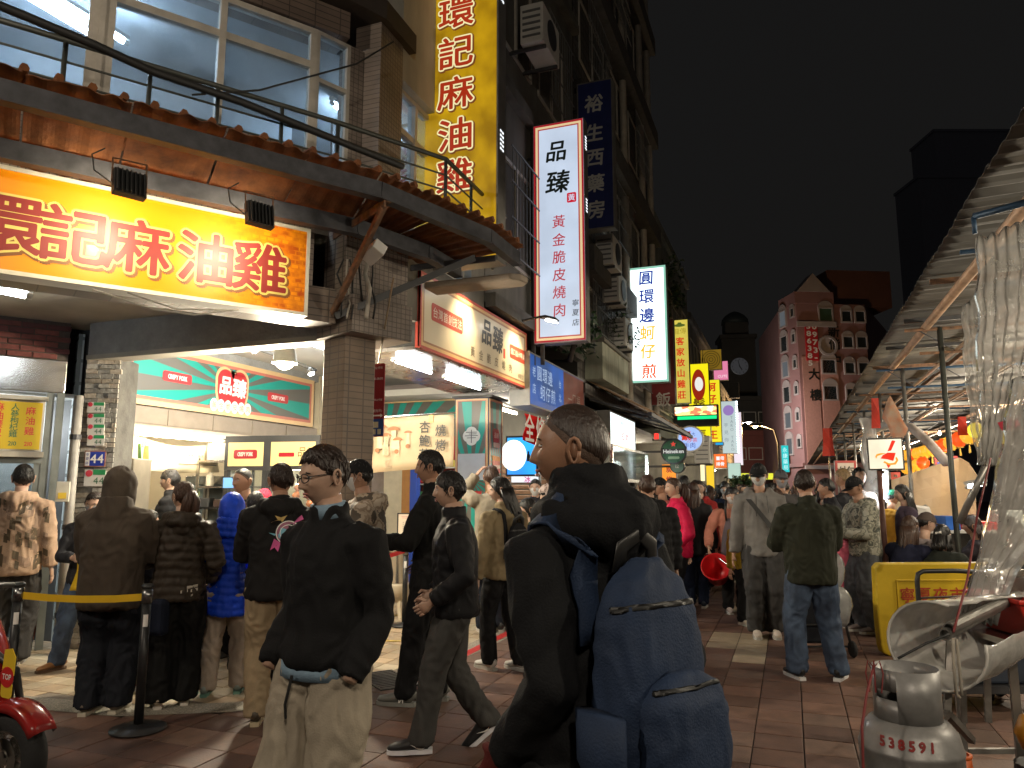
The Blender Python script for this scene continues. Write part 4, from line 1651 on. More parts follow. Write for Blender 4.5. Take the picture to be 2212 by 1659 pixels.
obj('cucumber_print',_b,mat('green_print',(.06,.17,.04),rough=.5,var=.3),BN)
_b=BM()
tube(_b,[MBN@Vector((bw*.12,.11,.01)),MBN@Vector((bw*.12,.28,.01))],[(.05,.006),(.035,.006)],8)
obj('ginger_print',_b,mat('tan_print',(.7,.42,.15),rough=.5,var=.3),BN)
# food cabinet with lit header
k0,k1,k2=onx(486,972,-6.55),at(578,962,9.1),at(690,968,9.0)
FC=thing('food_cabinet','black glazed food cabinet with lit cream header boards and roast pork hanging inside','display cabinet',(k1.x,k1.y,0))
kz1=at(578,955,9.1).z
kz0=at(578,1010,9.1).z
def cabface(p,q):
 return face_frame((p.x,p.y,0),(q.x,q.y,0)),(Vector((q.x,q.y))-Vector((p.x,p.y))).length
MK1,l1=cabface(k0,k1)
MK2,l2=cabface(k1,k2)
for M_,l_,tx in((MK1,l1,1),(MK2,l2,2)):
 _b=BM()
 box(_b,0,l_,kz0-.03,kz1+.08,-.12,0,M_)
 obj('header',_b,M_BLACK,FC)
 _b=BM()
 box(_b,.05,l_-.05,kz0+.02,kz1+.0,.001,.006,M_)
 obj('header_board',_b,emis('amber_lit_board',(.80,.56,.22,1),1.0,.25,3),FC)
 for x_ in(.0,l_-.06):
  _b=BM()
  box(_b,x_+.002,x_+.058,.9,kz0-.031,-.06,-.002,M_)
  obj('post',_b,M_BLACK,FC)
 _b=BM()
 box(_b,.06,l_-.06,.9,kz0-.035,-.03,-.024,M_)
 obj('pane',_b,M_GLASSC,FC)
 _b=BM()
 box(_b,0,l_,0,.898,-.5,0,M_)
 obj('base',_b,M_STEEL,FC)
crispy(FC,MK1,l1*.5,(kz0+kz1)/2+.01,l1*.55,.11,.008,emis('badge_red_lit',(.3,.01,.015,1),1),emis('badge_white_lit',(.7,.5,.4,1),1))
letters(FC,MK2,[('品臻',l2*.78,(kz0+kz1)/2+.03,.13)],M_INK,.008)
_b=BM()
flat(_b,[(l2*.38+x,(kz0+kz1)/2+y)for x,y in rrect(.2,.05,.012)],MK2,.007,.009)
obj('small_badge',_b,MATS['badge_red_lit'],FC)
M_PORK=mat('roast_pork',(.50,.13,.03),rough=.35,var=.6,scale=14,bump=.5)
for k in range(5):
 pk=thing('roast_pork','slab of roast pork hanging in the food cabinet, '+('first','second','third','fourth','last')[k]+' from the cabinet corner','pork',MK2@Vector((.14+k*.17,1.35,-.2)))
 _b=BM()
 c_=MK2@Vector((.14+k*.17,0,-.2))
 for q in range(5):
  tube(_b,[c_+V(random.uniform(-.02,.02),random.uniform(-.02,.02),z)for z in(1.18+q*.1,1.22+q*.1,1.27+q*.1)],[.02,.055,.03],7)
 obj('meat',_b,M_PORK,pk,smooth=True)
bulb('cabinet_lamp',MK2@Vector((l2*.4,kz0-.12,-.25)),10,(1,.85,.6),.05,FC)
# wire shelf, jars, screen, fridge inside the shop
SH=thing('wire_shelf','steel shelf with jars and boxes inside the pork shop','shelf',(-7.6,8.3,0))
q0=at(425,1000,9.6)
MSH=face_frame((q0.x,q0.y,0),(q0.x+.7,q0.y+.25,0))
for z_ in(.9,1.35,1.62,1.95):
 _b=BM()
 box(_b,0,.75,z_,z_+.025,-.35,0,MSH)
 obj('shelf_board',_b,M_STEEL,SH)
for x_ in(.0,.72):
 _b=BM()
 box(_b,x_,x_+.03,0,2.1,-.034,-.002,MSH)
 obj('upright',_b,M_STEEL,SH)
for k,(x_,z_,w_,h_,c,nm,lb)in enumerate(((.1,1.376,.12,.12,(.03,.03,.03),'speaker','black box on the steel shelf'),(.32,1.376,.2,.1,(.08,.05,.04),'carton','brown carton on the steel shelf'),(.12,1.646,.1,.18,(.5,.45,.35),'jar','pale jar on the steel shelf, left one'),(.4,1.646,.14,.2,(.45,.42,.38),'bottle','pale bottle on the steel shelf, right one'),(.25,1.976,.3,.22,(.35,.33,.3),'bag','grey bag on top of the steel shelf'))):
 _b=BM()
 if nm in('jar','bottle'):
  lathe(_b,[(w_/2,z_),(w_/2,z_+h_*.7),(w_*.3,z_+h_*.85),(w_*.3,z_+h_)],12,MSH@Matrix.Translation((x_,0,-.15))@Matrix.Rotation(R(-90),4,'X')if False else Matrix.Translation((MSH@Vector((x_,0,-.15)))))
 else:
  box(_b,x_-w_/2,x_+w_/2,z_,z_+h_,-.25,-.05,MSH)
 tag(obj(nm,_b,mat('shelf_item_%d'%k,c,rough=.5,var=.2),None,bevel=.008),lb,nm)
sc_=at(647,1043,8.7)
sc_=at(478+20,1043,8.9)
TB=thing('tablet_screen','small tablet with a pale blue screen on the counter stand','tablet',sc_)
_b=BM()
MT=face_frame(sc_,sc_+V(.2,.06,0))
box(_b,-.1,.1,-.07,.07,-.015,0,MT)
obj('case',_b,M_BLACK,TB)
_b=BM()
box(_b,-.09,.09,-.06,.06,.001,.003,MT)
obj('screen',_b,emis('tablet_glow',(.2,.45,.85,1),.9),TB)
fr0=at(395,1090,9.9)
FRG=thing('fridge','upright stainless fridge with glass doors inside the pork shop','fridge',(fr0.x,fr0.y,0))
MFR=face_frame((fr0.x,fr0.y,0),(fr0.x+1,fr0.y+.3,0))
_b=BM()
box(_b,0,.62,0,1.78,-.5,-.02,MFR)
obj('body',_b,M_STEEL,FRG,bevel=.01)
for x_ in(.02,.32):
 _b=BM()
 winframe(_b,x_,x_+.28,.3,1.7,.03,-.018,.01,MFR)
 d_=obj('door',_b,M_STEEL,FRG)
 _b=BM()
 box(_b,x_+.24,x_+.255,.8,1.2,.011,.03,MFR)
 obj('handle',_b,M_DARK,d_)
 _b=BM()
 box(_b,x_+.03,x_+.25,.33,1.67,-.015,-.01,MFR)
 obj('pane',_b,mat('fridge_glass',(.25,.3,.3),rough=.15,var=.2),d_)
_b=BM()
MSt=MFR@Matrix.Translation((.16,1.55,.012))
lathe(_b,[(.07,0),(.07,.004)],20,MSt)
obj('sticker',_b,mat('blue_green_sticker',(.08,.35,.5),rough=.4,var=.6,scale=9,alt=(.5,.5,.05)),FRG)
# steel ice machine with red and green figures beside the stone pier
im0=at(203,1085,8.4)
IM=thing('ticket_machine','beige metal cabinet with glowing red and green figures beside the stone pier','machine',(im0.x,im0.y,0))
MIM=face_frame((im0.x,im0.y,0),(im0.x+1,im0.y+.35,0))
_b=BM()
box(_b,0,.42,0,1.95,-.4,0,MIM)
obj('case',_b,mat('beige_enamel',(.25,.22,.17),rough=.45,metal=.2,var=.2),IM,bevel=.01)
for k in range(5):
 _b=BM()
 box(_b,.03,.39,1.6+k*.06,1.645+k*.06,.001,.012,MIM)
 obj('louvre',_b,MATS['beige_enamel'],IM)
_b=BM()
box(_b,.02,.2,1.45,1.53,.001,.008,MIM)
obj('display',_b,M_BLACK,IM)
letters(IM,MIM,[('88',.065,1.49,.05)],emis('red_led',(1,.05,.03,1),2),.01,'red_figures')
letters(IM,MIM,[('888',.14,1.49,.05)],emis('green_led',(.05,1,.4,1),2),.01,'green_figures')
# bell lamp and track spots
bp=at(615,778,7.6)
BL=thing('bell_lamp','big grey bell-shaped industrial lamp hanging under the arcade left of the pillar','lamp',bp)
_b=BM()
lathe(_b,[(.03,.16),(.07,.15),(.10,.11),(.115,.04),(.118,.0),(.135,-.02),(.135,-.035),(.118,-.035),(.115,-.01),(.09,.08),(.05,.12),(.02,.12)],24,Matrix.Translation(bp),True,True)
obj('lamp_shade',_b,mat('grey_lamp_enamel',(.42,.40,.33),rough=.35,metal=.3,var=.2),BL,smooth=True)
_b=BM()
lathe(_b,[(.0001,-.105),(.05,-.09),(.085,-.06),(.095,-.03),(.07,.03)],20,Matrix.Translation(bp))
obj('bulb',_b,emis('bell_bulb',(1,.85,.55,1),9),BL,smooth=True)
_b=BM()
tube(_b,[bp+V(0,0,.15),V(bp.x,bp.y,3.4)],.012,8)
obj('rod',_b,M_DARK,BL)
bulb('bell_light',bp-V(0,0,.2),200,(1,.88,.66),.09,BL)
TRK=thing('light_track','black lighting track on the arcade ceiling behind the bell lamp','track',at(600,765,8.2))
_b=BM()
beam(_b,at(535,745,8.2),at(684,800,8.6),.03)
obj('rail',_b,M_BLACK,TRK)
for(u,v,d,lb)in((550,757,8.2,'small black track spotlight left of the bell lamp'),(672,806,8.5,'small black track spotlight right of the bell lamp')):
 p=at(u,v,d)
 t_=thing('track_spotlight',lb,'spotlight',p,group='track spotlights')
 _b=BM()
 lathe(_b,[(.02,.07),(.03,.05),(.045,0),(.04,-.005)],14,Matrix.Translation(p)@Matrix.Rotation(R(-25),4,'Y'))
 obj('housing',_b,M_BLACK,t_,smooth=True)
 _b=BM()
 lathe(_b,[(.0001,-.03),(.03,-.02),(.038,-.006)],14,Matrix.Translation(p)@Matrix.Rotation(R(-25),4,'Y'),False,True)
 obj('lens',_b,emis('spot_lens',(1,.95,.85,1),20),t_)
 spot('track_beam',p-V(0,0,.05),p+V(-1.0,.2,-1.2),30,(1,.92,.75),100,.8,.04,t_)
# security camera under the sign and fan
for(u,v,d,lb,nm)in((268,884,8.2,'small white security camera under the left end of the teal sign','security_camera'),):
 p=at(u,v,d)
 t_=thing(nm,lb,'camera',p)
 _b=BM()
 box(_b,-.03,.1,-.03,.03,-.03,.03,Matrix.Translation(p)@Matrix.Rotation(R(30),4,'Y'))
 obj('housing',_b,M_WHITE,t_,bevel=.006)
 _b=BM()
 tube(_b,[p+V(-.02,0,.02),p+V(-.05,0,.12)],.012,8)
 obj('bracket',_b,M_WHITE,t_)
fp=at(415,940,8.3)
fp=at(209+28,960,8.1)
FN=thing('wall_fan','white wall fan at the left end of the pork shop opening','fan',fp)
_b=BM()
lathe(_b,[(.02,-.03),(.05,-.02),(.05,.03),(.02,.04)],14,Matrix.Translation(fp)@Matrix.Rotation(R(80),4,'X'))
obj('motor',_b,M_WHITE,FN,smooth=True)
for k in range(4):
 a=k*math.pi/2+.4
 _b=BM()
 e=V(math.cos(a),0,math.sin(a))
 tube(_b,[fp+e*.03,fp+e*.09,fp+e*.15],[(.02,.006),(.05,.006),(.035,.005)],8,xax=V(-math.sin(a),.3,math.cos(a)))
 obj('blade',_b,M_WHITE,FN,smooth=True)
# house number plates on the stone pier
NPg='green and white number plates on the stone pier'
fy=-.186
def pier_plate(u,v,w,h,lb,name='number_plate',cat='plate',grp=None):
 n_=MSW.to_3x3()@Vector((0,-1,0))
 o_=MSW@Vector((0,fy-.012,0))
 p=onpl(u,v,o_,n_)
 M_=face_frame(p,p+MSW.to_3x3()@Vector((1,0,0)))
 t=thing(name,lb,cat,p,group=grp)
 return t,M_
M_PGRN=mat('green_plate_enamel',(.03,.28,.10),rough=.4,var=.1)
for k,(v,lb)in enumerate(((878,'green and white number 44 plate, topmost on the stone pier'),(903,'green and white number 44 plate, second from top on the stone pier'),(926,'green and white number 44 plate, third from top on the stone pier'),(949,'green and white number 44 plate just above the blue one'))):
 t,M_=pier_plate(207,v+2,.15,.11,lb,grp=NPg)
 _b=BM()
 box(_b,-.085,.085,-.055,.055,-.005,.003,M_)
 obj('base',_b,M_WHITE,t)
 _b=BM()
 box(_b,-.02,.083,.018,.053,.0031,.005,M_)
 obj('green_band',_b,M_PGRN,t)
 _b=BM()
 lathe(_b,[(.024,.0035),(.024,.005)],14,M_@Matrix.Translation((-.055,.03,0)))
 obj('red_dot',_b,mat('red_plate_enamel',(.6,.05,.08),rough=.4,var=.1),t)
 letters(t,M_,[('44',.025,-.018,.07)],mat('dark_green_print',(.05,.16,.08),rough=.5,var=.1),.0055)
t,M_=pier_plate(205,991,.2,.15,'blue house number plate reading 44 on the stone pier','house_number')
_b=BM()
box(_b,-.105,.105,-.085,.085,-.006,.002,M_)
obj('rim',_b,mat('brown_plate_rim',(.3,.14,.1),rough=.5,var=.2),t)
_b=BM()
box(_b,-.05,.095,-.072,.072,.0021,.004,M_)
obj('blue_face',_b,mat('blue_plate_enamel',(.02,.045,.36),rough=.4,var=.1),t)
_b=BM()
box(_b,-.095,-.051,-.072,.072,.0021,.004,M_)
obj('white_face',_b,M_WPR,t)
letters(t,M_,[('44',.022,0,.125,dict(bold=.02))],M_WPR,.0055)
letters(t,M_,[('寧夏路',-.073,0,.035,dict(vertical=True,pitch=.045))],MATS['blue_plate_enamel'],.0055,'street_lettering')
t,M_=pier_plate(205,1032,.2,.15,'larger green and white number 44 plate below the blue one')
_b=BM()
box(_b,-.105,.105,-.085,.085,-.006,.002,M_)
obj('base',_b,M_WHITE,t)
_b=BM()
box(_b,-.02,.103,.03,.083,.0021,.004,M_)
obj('green_band',_b,M_PGRN,t)
_b=BM()
lathe(_b,[(.035,.0022),(.035,.004)],16,M_@Matrix.Translation((-.06,.045,0)))
obj('red_dot',_b,MATS['red_plate_enamel'],t)
letters(t,M_,[('44',.04,-.03,.1)],MATS['dark_green_print'],.0055)
# yellow menu board over the left shop door
MM=face_frame(MB@Vector((-2.2,1.98,.03)),MB@Vector((0,1.98,.03)))
MBd=thing('menu_board','yellow lit menu board with red and green dish names over the left shop window','menu board',MB@Vector((-1,2.2,0)))
mw=2.2-.17
_b=BM()
box(_b,0,mw,0,.52,-.08,-.004,MM)
obj('board_box',_b,M_ALU,MBd)
_b=BM()
box(_b,.02,mw-.02,.02,.50,-.003,.002,MM)
obj('panel',_b,emis('yellow_menu_panel',(.62,.40,.018,1),.8,.3,2.5),MBd)
_b=BM()
box(_b,-.02,mw+.02,.52,.56,-.1,.06,MM)
box(_b,-.02,mw+.02,-.06,-.005,-.1,.05,MM)
obj('rail',_b,mat('pale_metal_rail',(.6,.55,.45),rough=.35,metal=.4,var=.2),MBd)
_mr=emis('menu_red_ink',(.5,.02,.03,1),.8)
_mg=emis('menu_green_ink',(.02,.1,.05,1),.8)
cols=[('麻油雞',0,'210'),('人蔘枸杞雞',1,'210'),('麻油腰只',0,'180'),('麻油雙腰',1,'190'),('麻油豬肝',0,'120'),('麻油下水',1,'100'),('麻油赤肉',0,'100')]
for red in(0,1):
 bm=BM()
 for k,(tx,c,pr)in enumerate(cols):
  if c==red:
   text_line(bm,tx,mw-.12-k*.135,.31,.075 if len(tx)>4 else .09,MM,.004,bold=.012,vertical=True,pitch=.33/max(3.2,len(tx)-.2))
   text_line(bm,pr,mw-.12-k*.135,.075,.06,MM,.004,bold=.015)
 obj('lettering',bm,_mr if red==0 else _mg,MBd)
# meter boxes and pipe at the left shop
for(u,v,d,w,h,c,lb,nm)in((137,1062,7.5,.12,.2,(.6,.58,.5),'white switch box with yellow label on the drain pipe','switch_box'),(140,997,8.6,.16,.3,(.25,.27,.2),'olive meter box high on the kitchen wall','meter_box'),(85,1082,8.8,.3,.2,(.35,.36,.3),'grey electrical box on the kitchen wall','meter_box')):
 p=at(u,v,d)
 t_=thing(nm,lb,'box',p)
 _b=BM()
 Mx=Matrix.Translation(p)@Matrix.Rotation(R(40),4,'Z')
 box(_b,-w/2,w/2,-.04,.04,-h/2,h/2,Mx)
 obj('case',_b,mat(nm+'_enamel',c,rough=.5,var=.2),t_,bevel=.006)
 _b=BM()
 box(_b,-w*.3,w*.3,-.046,-.041,-h*.35,-h*.05,Mx)
 obj('plate',_b,mat('yellow_label',(.7,.5,.05),rough=.5,var=.1),t_)
dp=at(133,1300,7.55)
DP=thing('drain_pipe','grey drain pipe running down beside the left shop window','pipe',(dp.x,dp.y,0))
_b=BM()
tube(_b,[(dp.x,dp.y,0),(dp.x,dp.y,2.55)],.045,12)
obj('pipe',_b,mat('grey_pipe',(.32,.3,.27),rough=.5,var=.3),DP,smooth=True)
for z_ in(.35,1.2,2.1):
 _b=BM()
 tube(_b,[(dp.x,dp.y,z_),(dp.x,dp.y,z_+.05)],.056,12)
 obj('collar',_b,M_DARK,DP)
# == second pillar wrapped in teal print
pa,pb,pc=ony(984,860,9.75),ony(1056,860,9.75),None
TP_W=pb.x-pa.x
TPz=ony(1020,860,9.75).z
TP=thing('wrapped_pillar','square arcade pillar wrapped in teal sunburst prints with gold borders','pillar',(pa.x+TP_W/2,9.95,0))
MT1=face_frame((pa.x,9.75,0),(pb.x,9.75,0))
MT2=face_frame((pb.x,9.75,0),(pb.x,10.3,0))
_b=BM()
box(_b,pa.x,pb.x,9.75,10.28,0,TPz)
obj('pillar',_b,mat('navy_pillar_paint',(.03,.045,.12),rough=.5,var=.2),TP)
_b=BM()
box(_b,pa.x-.04,pb.x+.06,9.72,10.4,TPz+.003,TPz+.035)
obj('cap_plate',_b,M_BLACK,TP)
for M_,l_,nm in((MT1,TP_W,'front'),(MT2,.53,'side')):
 _b=BM()
 box(_b,.035,l_-.035,.05,TPz-.035,.001,.006,M_)
 ax=(1,0,0)if nm=='front' else(0,1,0)
 c0=M_@Vector((l_/2,1.6,0))
 obj('panel',_b,rays('teal_sunburst_'+nm,c0.dot(Vector(ax)),1.75 if nm=='front' else 1.9,C_TEAL,C_TEALD,22,ax),TP)
 _b=BM()
 winframe(_b,.012,l_-.012,.03,TPz-.012,.022,.002,.012,M_)
 obj('border',_b,M_GOLDB,TP)
 _b=BM()
 winframe(_b,.035,l_-.035,.053,TPz-.035,.012,.007,.01,M_)
 obj('border_red',_b,M_REDB,TP)
# cloud-shaped white emblem and blank white sticker below
zc=ony(1016,942,9.74).z
_b=BM()
o_=[]
for q in range(32):
 t=2*math.pi*q/32
 r_=.135*(.84+.16*abs(math.cos(2*t))**.7)
 o_.append((TP_W/2+r_*math.cos(t),zc+r_*math.sin(t)))
flat(_b,o_,MT1,.007,.012)
obj('emblem',_b,mat('white_print_cloud',(.75,.75,.72),rough=.5,var=.05),TP)
_b=BM()
for q,(dx,dz,w_)in enumerate(((0,.05,.17),(0,.0,.2),(.0,-.03,.14),(.02,.025,.12))):
 box(_b,TP_W/2+dx-w_/2,TP_W/2+dx+w_/2,zc+dz,zc+dz+.009,.0125,.015,MT1)
box(_b,TP_W/2-.006,TP_W/2+.006,zc-.1,zc+.09,.0125,.0145,MT1)
obj('emblem_strokes',_b,mat('dark_grey_print',(.1,.1,.1),rough=.5,var=.1),TP)
z1_,z0_=ony(1016,980,9.74).z,ony(1016,1037,9.74).z
_b=BM()
flat(_b,[(TP_W/2+x,(z0_+z1_)/2+y)for x,y in rrect(TP_W*.8,z1_-z0_,.01)],MT1,.0071,.01)
obj('blank_sticker',_b,mat('pale_sticker',(.55,.6,.68),rough=.5,var=.1),TP)
zb=ony(1025,1066,9.74).z
_b=BM()
flat(_b,[(TP_W*.6+x,zb+y)for x,y in rrect(.22,.07,.015)],MT1,.0071,.011)
obj('red_tag',_b,M_CRPR,TP)
zs=onx(1076,945,pb.x).z
_b=BM()
flat(_b,heart(.27,zs+.02,.22,.2),MT2,.007,.011)
obj('emblem_small',_b,M_CRPR,TP)
letters(TP,MT2,[('品臻',.27,zs+.02,.085,dict(bold=.03))],M_WPR,.0125,'emblem_lettering')
_b=BM()
flat(_b,[(.27+x,zs-.12+y)for x,y in rrect(.22,.07,.02)],MT2,.007,.012)
obj('emblem_label',_b,M_WPR,TP)
zk=onx(1076,1005,pb.x).z
for k,(dz,c,nm)in enumerate(((.09,(.7,.33,.06),'crackling_print'),(.03,(.75,.25,.16),'meat_print'),(-.03,(.85,.7,.62),'fat_print'),(-.09,(.7,.16,.12),'meat_print'))):
 _b=BM()
 flat(_b,[(.27+x,zk+dz+y+.012*math.sin(x*30+k))for x,y in rrect(.3,.075,.03)],MT2,.007+k*.001,.012+k*.001)
 obj(nm,_b,mat('food_print_%d'%k,c,rough=.5,var=.3,scale=20),TP)
# back of the second arcade bay: wall, posts, shelves with goods
BB=thing('side_shop','lit side shop with cream wall, orange and blue posts behind the mushroom banner','shop front',(-6,11.5,0))
yb=11.2
for(u0,u1,c,z1,nm,dy)in((828,869,(.62,.56,.42),2.7,'cream_wall',0),(869,886,(.42,.2,.06),2.8,'orange_post',-.05),(886,900,(.02,.07,.42),2.8,'blue_post',-.04)):
 a,b=ony(u0,1000,yb+dy),ony(u1,1000,yb+dy)
 _b=BM()
 box(_b,a.x,b.x,yb+dy,yb+.1,0,z1)
 obj(nm,_b,mat(nm+'_paint',c,rough=.6,var=.15),BB)
a,b=ony(830,880,yb),ony(980,880,yb)
_b=BM()
box(_b,a.x,b.x+.1,yb-.06,yb+.05,ony(900,906,yb).z,ony(900,880,yb).z+.12)
obj('teal_header',_b,rays('teal_header_rays',a.x,2.0,C_TEAL,C_TEALD,30,(1,0,0)),BB)
_b=BM()
box(_b,a.x,b.x+.1,yb-.08,yb-.061,ony(900,880,yb).z+.08,ony(900,880,yb).z+.16)
obj('header_border',_b,M_GOLDB,BB)
_b=BM()
box(_b,-7.0,b.x+.6,yb-.02,yb+.3,ony(900,880,yb).z+.18,3.4)
obj('lintel_panel',_b,mat('grey_pink_shutter',(.36,.31,.30),rough=.6,var=.25,stretch=(.3,1,6)),BB)
GS=thing('goods_shelf','brightly lit red shelving full of bottles and packets behind the mushroom banner','shelf',(-4.8,12.3,0))
yg=12.3
a,b=ony(898,1000,yg),ony(985,1000,yg)
_b=BM()
box(_b,a.x,b.x,yg+.25,yg+.3,0,2.6)
obj('back_panel',_b,mat('red_shelf_panel',(.42,.05,.04),rough=.5,var=.2),GS)
_rg=random.Random(11)
for z_ in(.5,.8,1.1,1.4,1.7,2.0):
 _b=BM()
 box(_b,a.x,b.x,yg,yg+.25,z_,z_+.025)
 obj('shelf_board',_b,M_WHITE,GS)
_gm=[mat('packet_%d'%i,c,rough=.4,var=.2)for i,c in enumerate(((.6,.05,.04),(.05,.2,.5),(.6,.5,.1),(.1,.4,.15),(.7,.65,.6),(.5,.2,.05)))]
for z_ in(1.1,1.4,1.7,2.0):
 x=a.x+.05
 while x<b.x-.08:
  w_=_rg.uniform(.05,.1)
  h_=_rg.uniform(.12,.24)
  _b=BM()
  if _rg.random()<.5:
   lathe(_b,[(w_*.4,z_+.026),(w_*.4,z_+h_*.7),(w_*.18,z_+h_*.85),(w_*.18,z_+h_)],8,Matrix.Translation((x+w_/2,yg+.1,0)))
   nm='bottle'
  else:
   box(_b,x,x+w_*.9,yg+.03,yg+.16,z_+.026,z_+h_)
   nm='packet'
  ci=_rg.randrange(6)
  o=obj(nm,_b,_gm[ci])
  tag(o,'small %s %s on the %s board of the red goods shelf'%(('red','blue','yellow','green','white','brown')[ci],nm,{1.1:'lowest lit',1.4:'second',1.7:'third',2.0:'top'}[z_]),nm,'goods on the red shelf')
  x+=w_+.01
bulb('shelf_lamp',(-4.9,11.7,2.45),14,(1,.95,.85),.1,GS)
# mushroom banner
yq=8.75
a,b=ony(795,905,yq),ony(980,896,yq)
za,zb_=ony(980,895,yq).z,ony(890,1008,yq).z
MBn=thing('mushroom_banner','beige cloth banner printed with king oyster mushrooms and black characters, clipped to a bar','banner',((a.x+b.x)/2,yq,2))
grid=[]
for i in range(17):
 f=i/16
 x=a.x+(b.x-a.x)*f
 grid.append([V(x+.03*(1-f)*j/6,yq+.025*math.sin(f*7+j*.4),za+.02*f-.02-(za-zb_+.06*(1-f))*j/6)for j in range(7)])
_b=BM()
sheet(_b,grid,.004)
obj('cloth',_b,mat('beige_banner_cloth',(.55,.42,.26),rough=.75,var=.15,scale=3),MBn,smooth=True)
_b=BM()
tube(_b,[(a.x-.02,yq,za+.0),(b.x+.02,yq,za+.02)],.012,8)
obj('bar',_b,M_STEEL,MBn)
_b=BM()
box(_b,-.03,.03,-.03,.03,-.05,.04,Matrix.Translation(ony(933,904,yq)))
obj('clip',_b,mat('brass_clip',(.5,.35,.12),rough=.3,metal=.9,var=.2),MBn)
MBm=face_frame((a.x,yq-.035,zb_),(b.x,yq-.035,zb_))
bl=b.x-a.x
H_=za-zb_
letters(MBn,MBm,[('杏鮑菇',bl*.69,H_*.50,.165,dict(vertical=True,pitch=.18,bold=.012)),('燒烤',bl*.87,H_*.55,.16,dict(vertical=True,pitch=.19,bold=.012))],M_INKP,.004)
letters(MBn,MBm,[('King Oyster Mushroom',bl*.555,H_*.5,.04)],M_GREYP,.004,'small_print')if False else None
for k,(fx,fz,s)in enumerate(((.17,.78,1.0),(.33,.72,1.0),(.24,.60,.9),(.05,.62,.8),(.5,.66,.6),(.38,.52,.75))):
 x,z=bl*fx,H_*fz
 _b=BM()
 flat(_b,[(x-.035*s,z),(x+.035*s,z),(x+.045*s,z-.28*s),(x-.05*s,z-.28*s)],MBm,.003+k*.0007,.0035+k*.0007)
 obj('stem_print',_b,mat('pale_stem_print',(.66,.52,.33),rough=.6,var=.25,scale=12),MBn)
 _b=BM()
 flat(_b,[(x+.1*s*math.cos(t),z+.055*s*math.sin(t))for t in(math.pi*q/10 for q in range(11))],MBm,.0038+k*.0007,.0044+k*.0007)
 obj('cap_print',_b,mat('brown_cap_print',(.36,.15,.06),rough=.6,var=.3,scale=12),MBn)
for(fx,fz)in((.14,.33),(.37,.3),(.5,.4)):
 _b=BM()
 flat(_b,[(bl*fx+.035*math.cos(t),H_*fz+.03*math.sin(t))for t in(2*math.pi*q/12 for q in range(12))],MBm,.008,.0088)
 obj('cap_print',_b,MATS['brown_cap_print'],MBn)
letters(MBn,MBm,[('杏鮑菇',bl*.27,H_*.3,.14,dict(vertical=True,pitch=.16))],mat('faint_print',(.5,.38,.24),rough=.6,var=.1),.0095,'faint_lettering')
# no-parking sign hung on a rod
yn=6.05
MNP,w,h=prow(783,828,944,786,yn)
NP=thing('no_parking_sign','red and blue no-parking plate hanging on a rod right of the tiled pillar','traffic sign',MNP@Vector((w/2,h/2,0)))
_b=BM()
flat(_b,[(w/2+x,h/2+y)for x,y in rrect(w,h,.02)],MNP,-.008,0)
obj('plate',_b,mat('red_plate_face',(.30,.025,.03),rough=.4,var=.15),NP)
_b=BM()
box(_b,.004,w-.004,.008,h*.24,.0005,.002,MNP)
obj('blue_band',_b,mat('blue_plate_face',(.04,.09,.3),rough=.4,var=.15),NP)
for zc_ in(.80,.46):
 _b=BM()
 box(_b,.008,.05,h*zc_-.035,h*zc_+.035,.0005,.002,MNP)
 obj('pictogram_plate',_b,M_WPR,NP)
 _b=BM()
 lathe(_b,[(.016,.0025),(.016,.0035)],16,MNP@Matrix.Translation((.029,h*zc_,0)))
 obj('pictogram',_b,mat('purple_print',(.08,.06,.2),rough=.5,var=.1),NP)
letters(NP,MNP,[('機車禁止停放',w*.55,h*.94,.026),('16:30-01:00',w*.62,h*.79,.032,dict(bold=.01)),('汽車禁止停放',w*.62,h*.5,.022),('(違規拖吊)',w*.6,h*.35,.03)],M_WPR,.003)
_b=BM()
z_=h*.285
flat(_b,[(.012,z_),(.035,z_+.018),(.035,z_+.007),(w-.035,z_+.007),(w-.035,z_+.018),(w-.012,z_),(w-.035,z_-.018),(w-.035,z_-.007),(.035,z_-.007),(.035,z_-.018)],MNP,.001,.003)
obj('arrow',_b,M_WPR,NP)
_b=BM()
box(_b,w*.3,w*.75,h*.12,h*.2,.0025,.004,MNP)
for k in range(3):
 box(_b,w*(.22+k*.25),w*(.38+k*.25),h*.03,h*.1,.0025,.004,MNP)
obj('tow_truck',_b,mat('cream_print',(.7,.62,.42),rough=.5,var=.1),NP)
_b=BM()
tube(_b,[MNP@Vector((w*.62,h-.01,-.02)),at(850,600,6.15)],.008,8)
obj('rod',_b,mat('tan_rod',(.35,.27,.18),rough=.5,metal=.3,var=.2),NP)
_b=BM()
q_=MNP@Vector((w*.1,0,-.03))
tube(_b,[(q_.x,q_.y,0),(q_.x,q_.y,q_.z+.1)],.02,10)
obj('post',_b,M_DARK,NP)
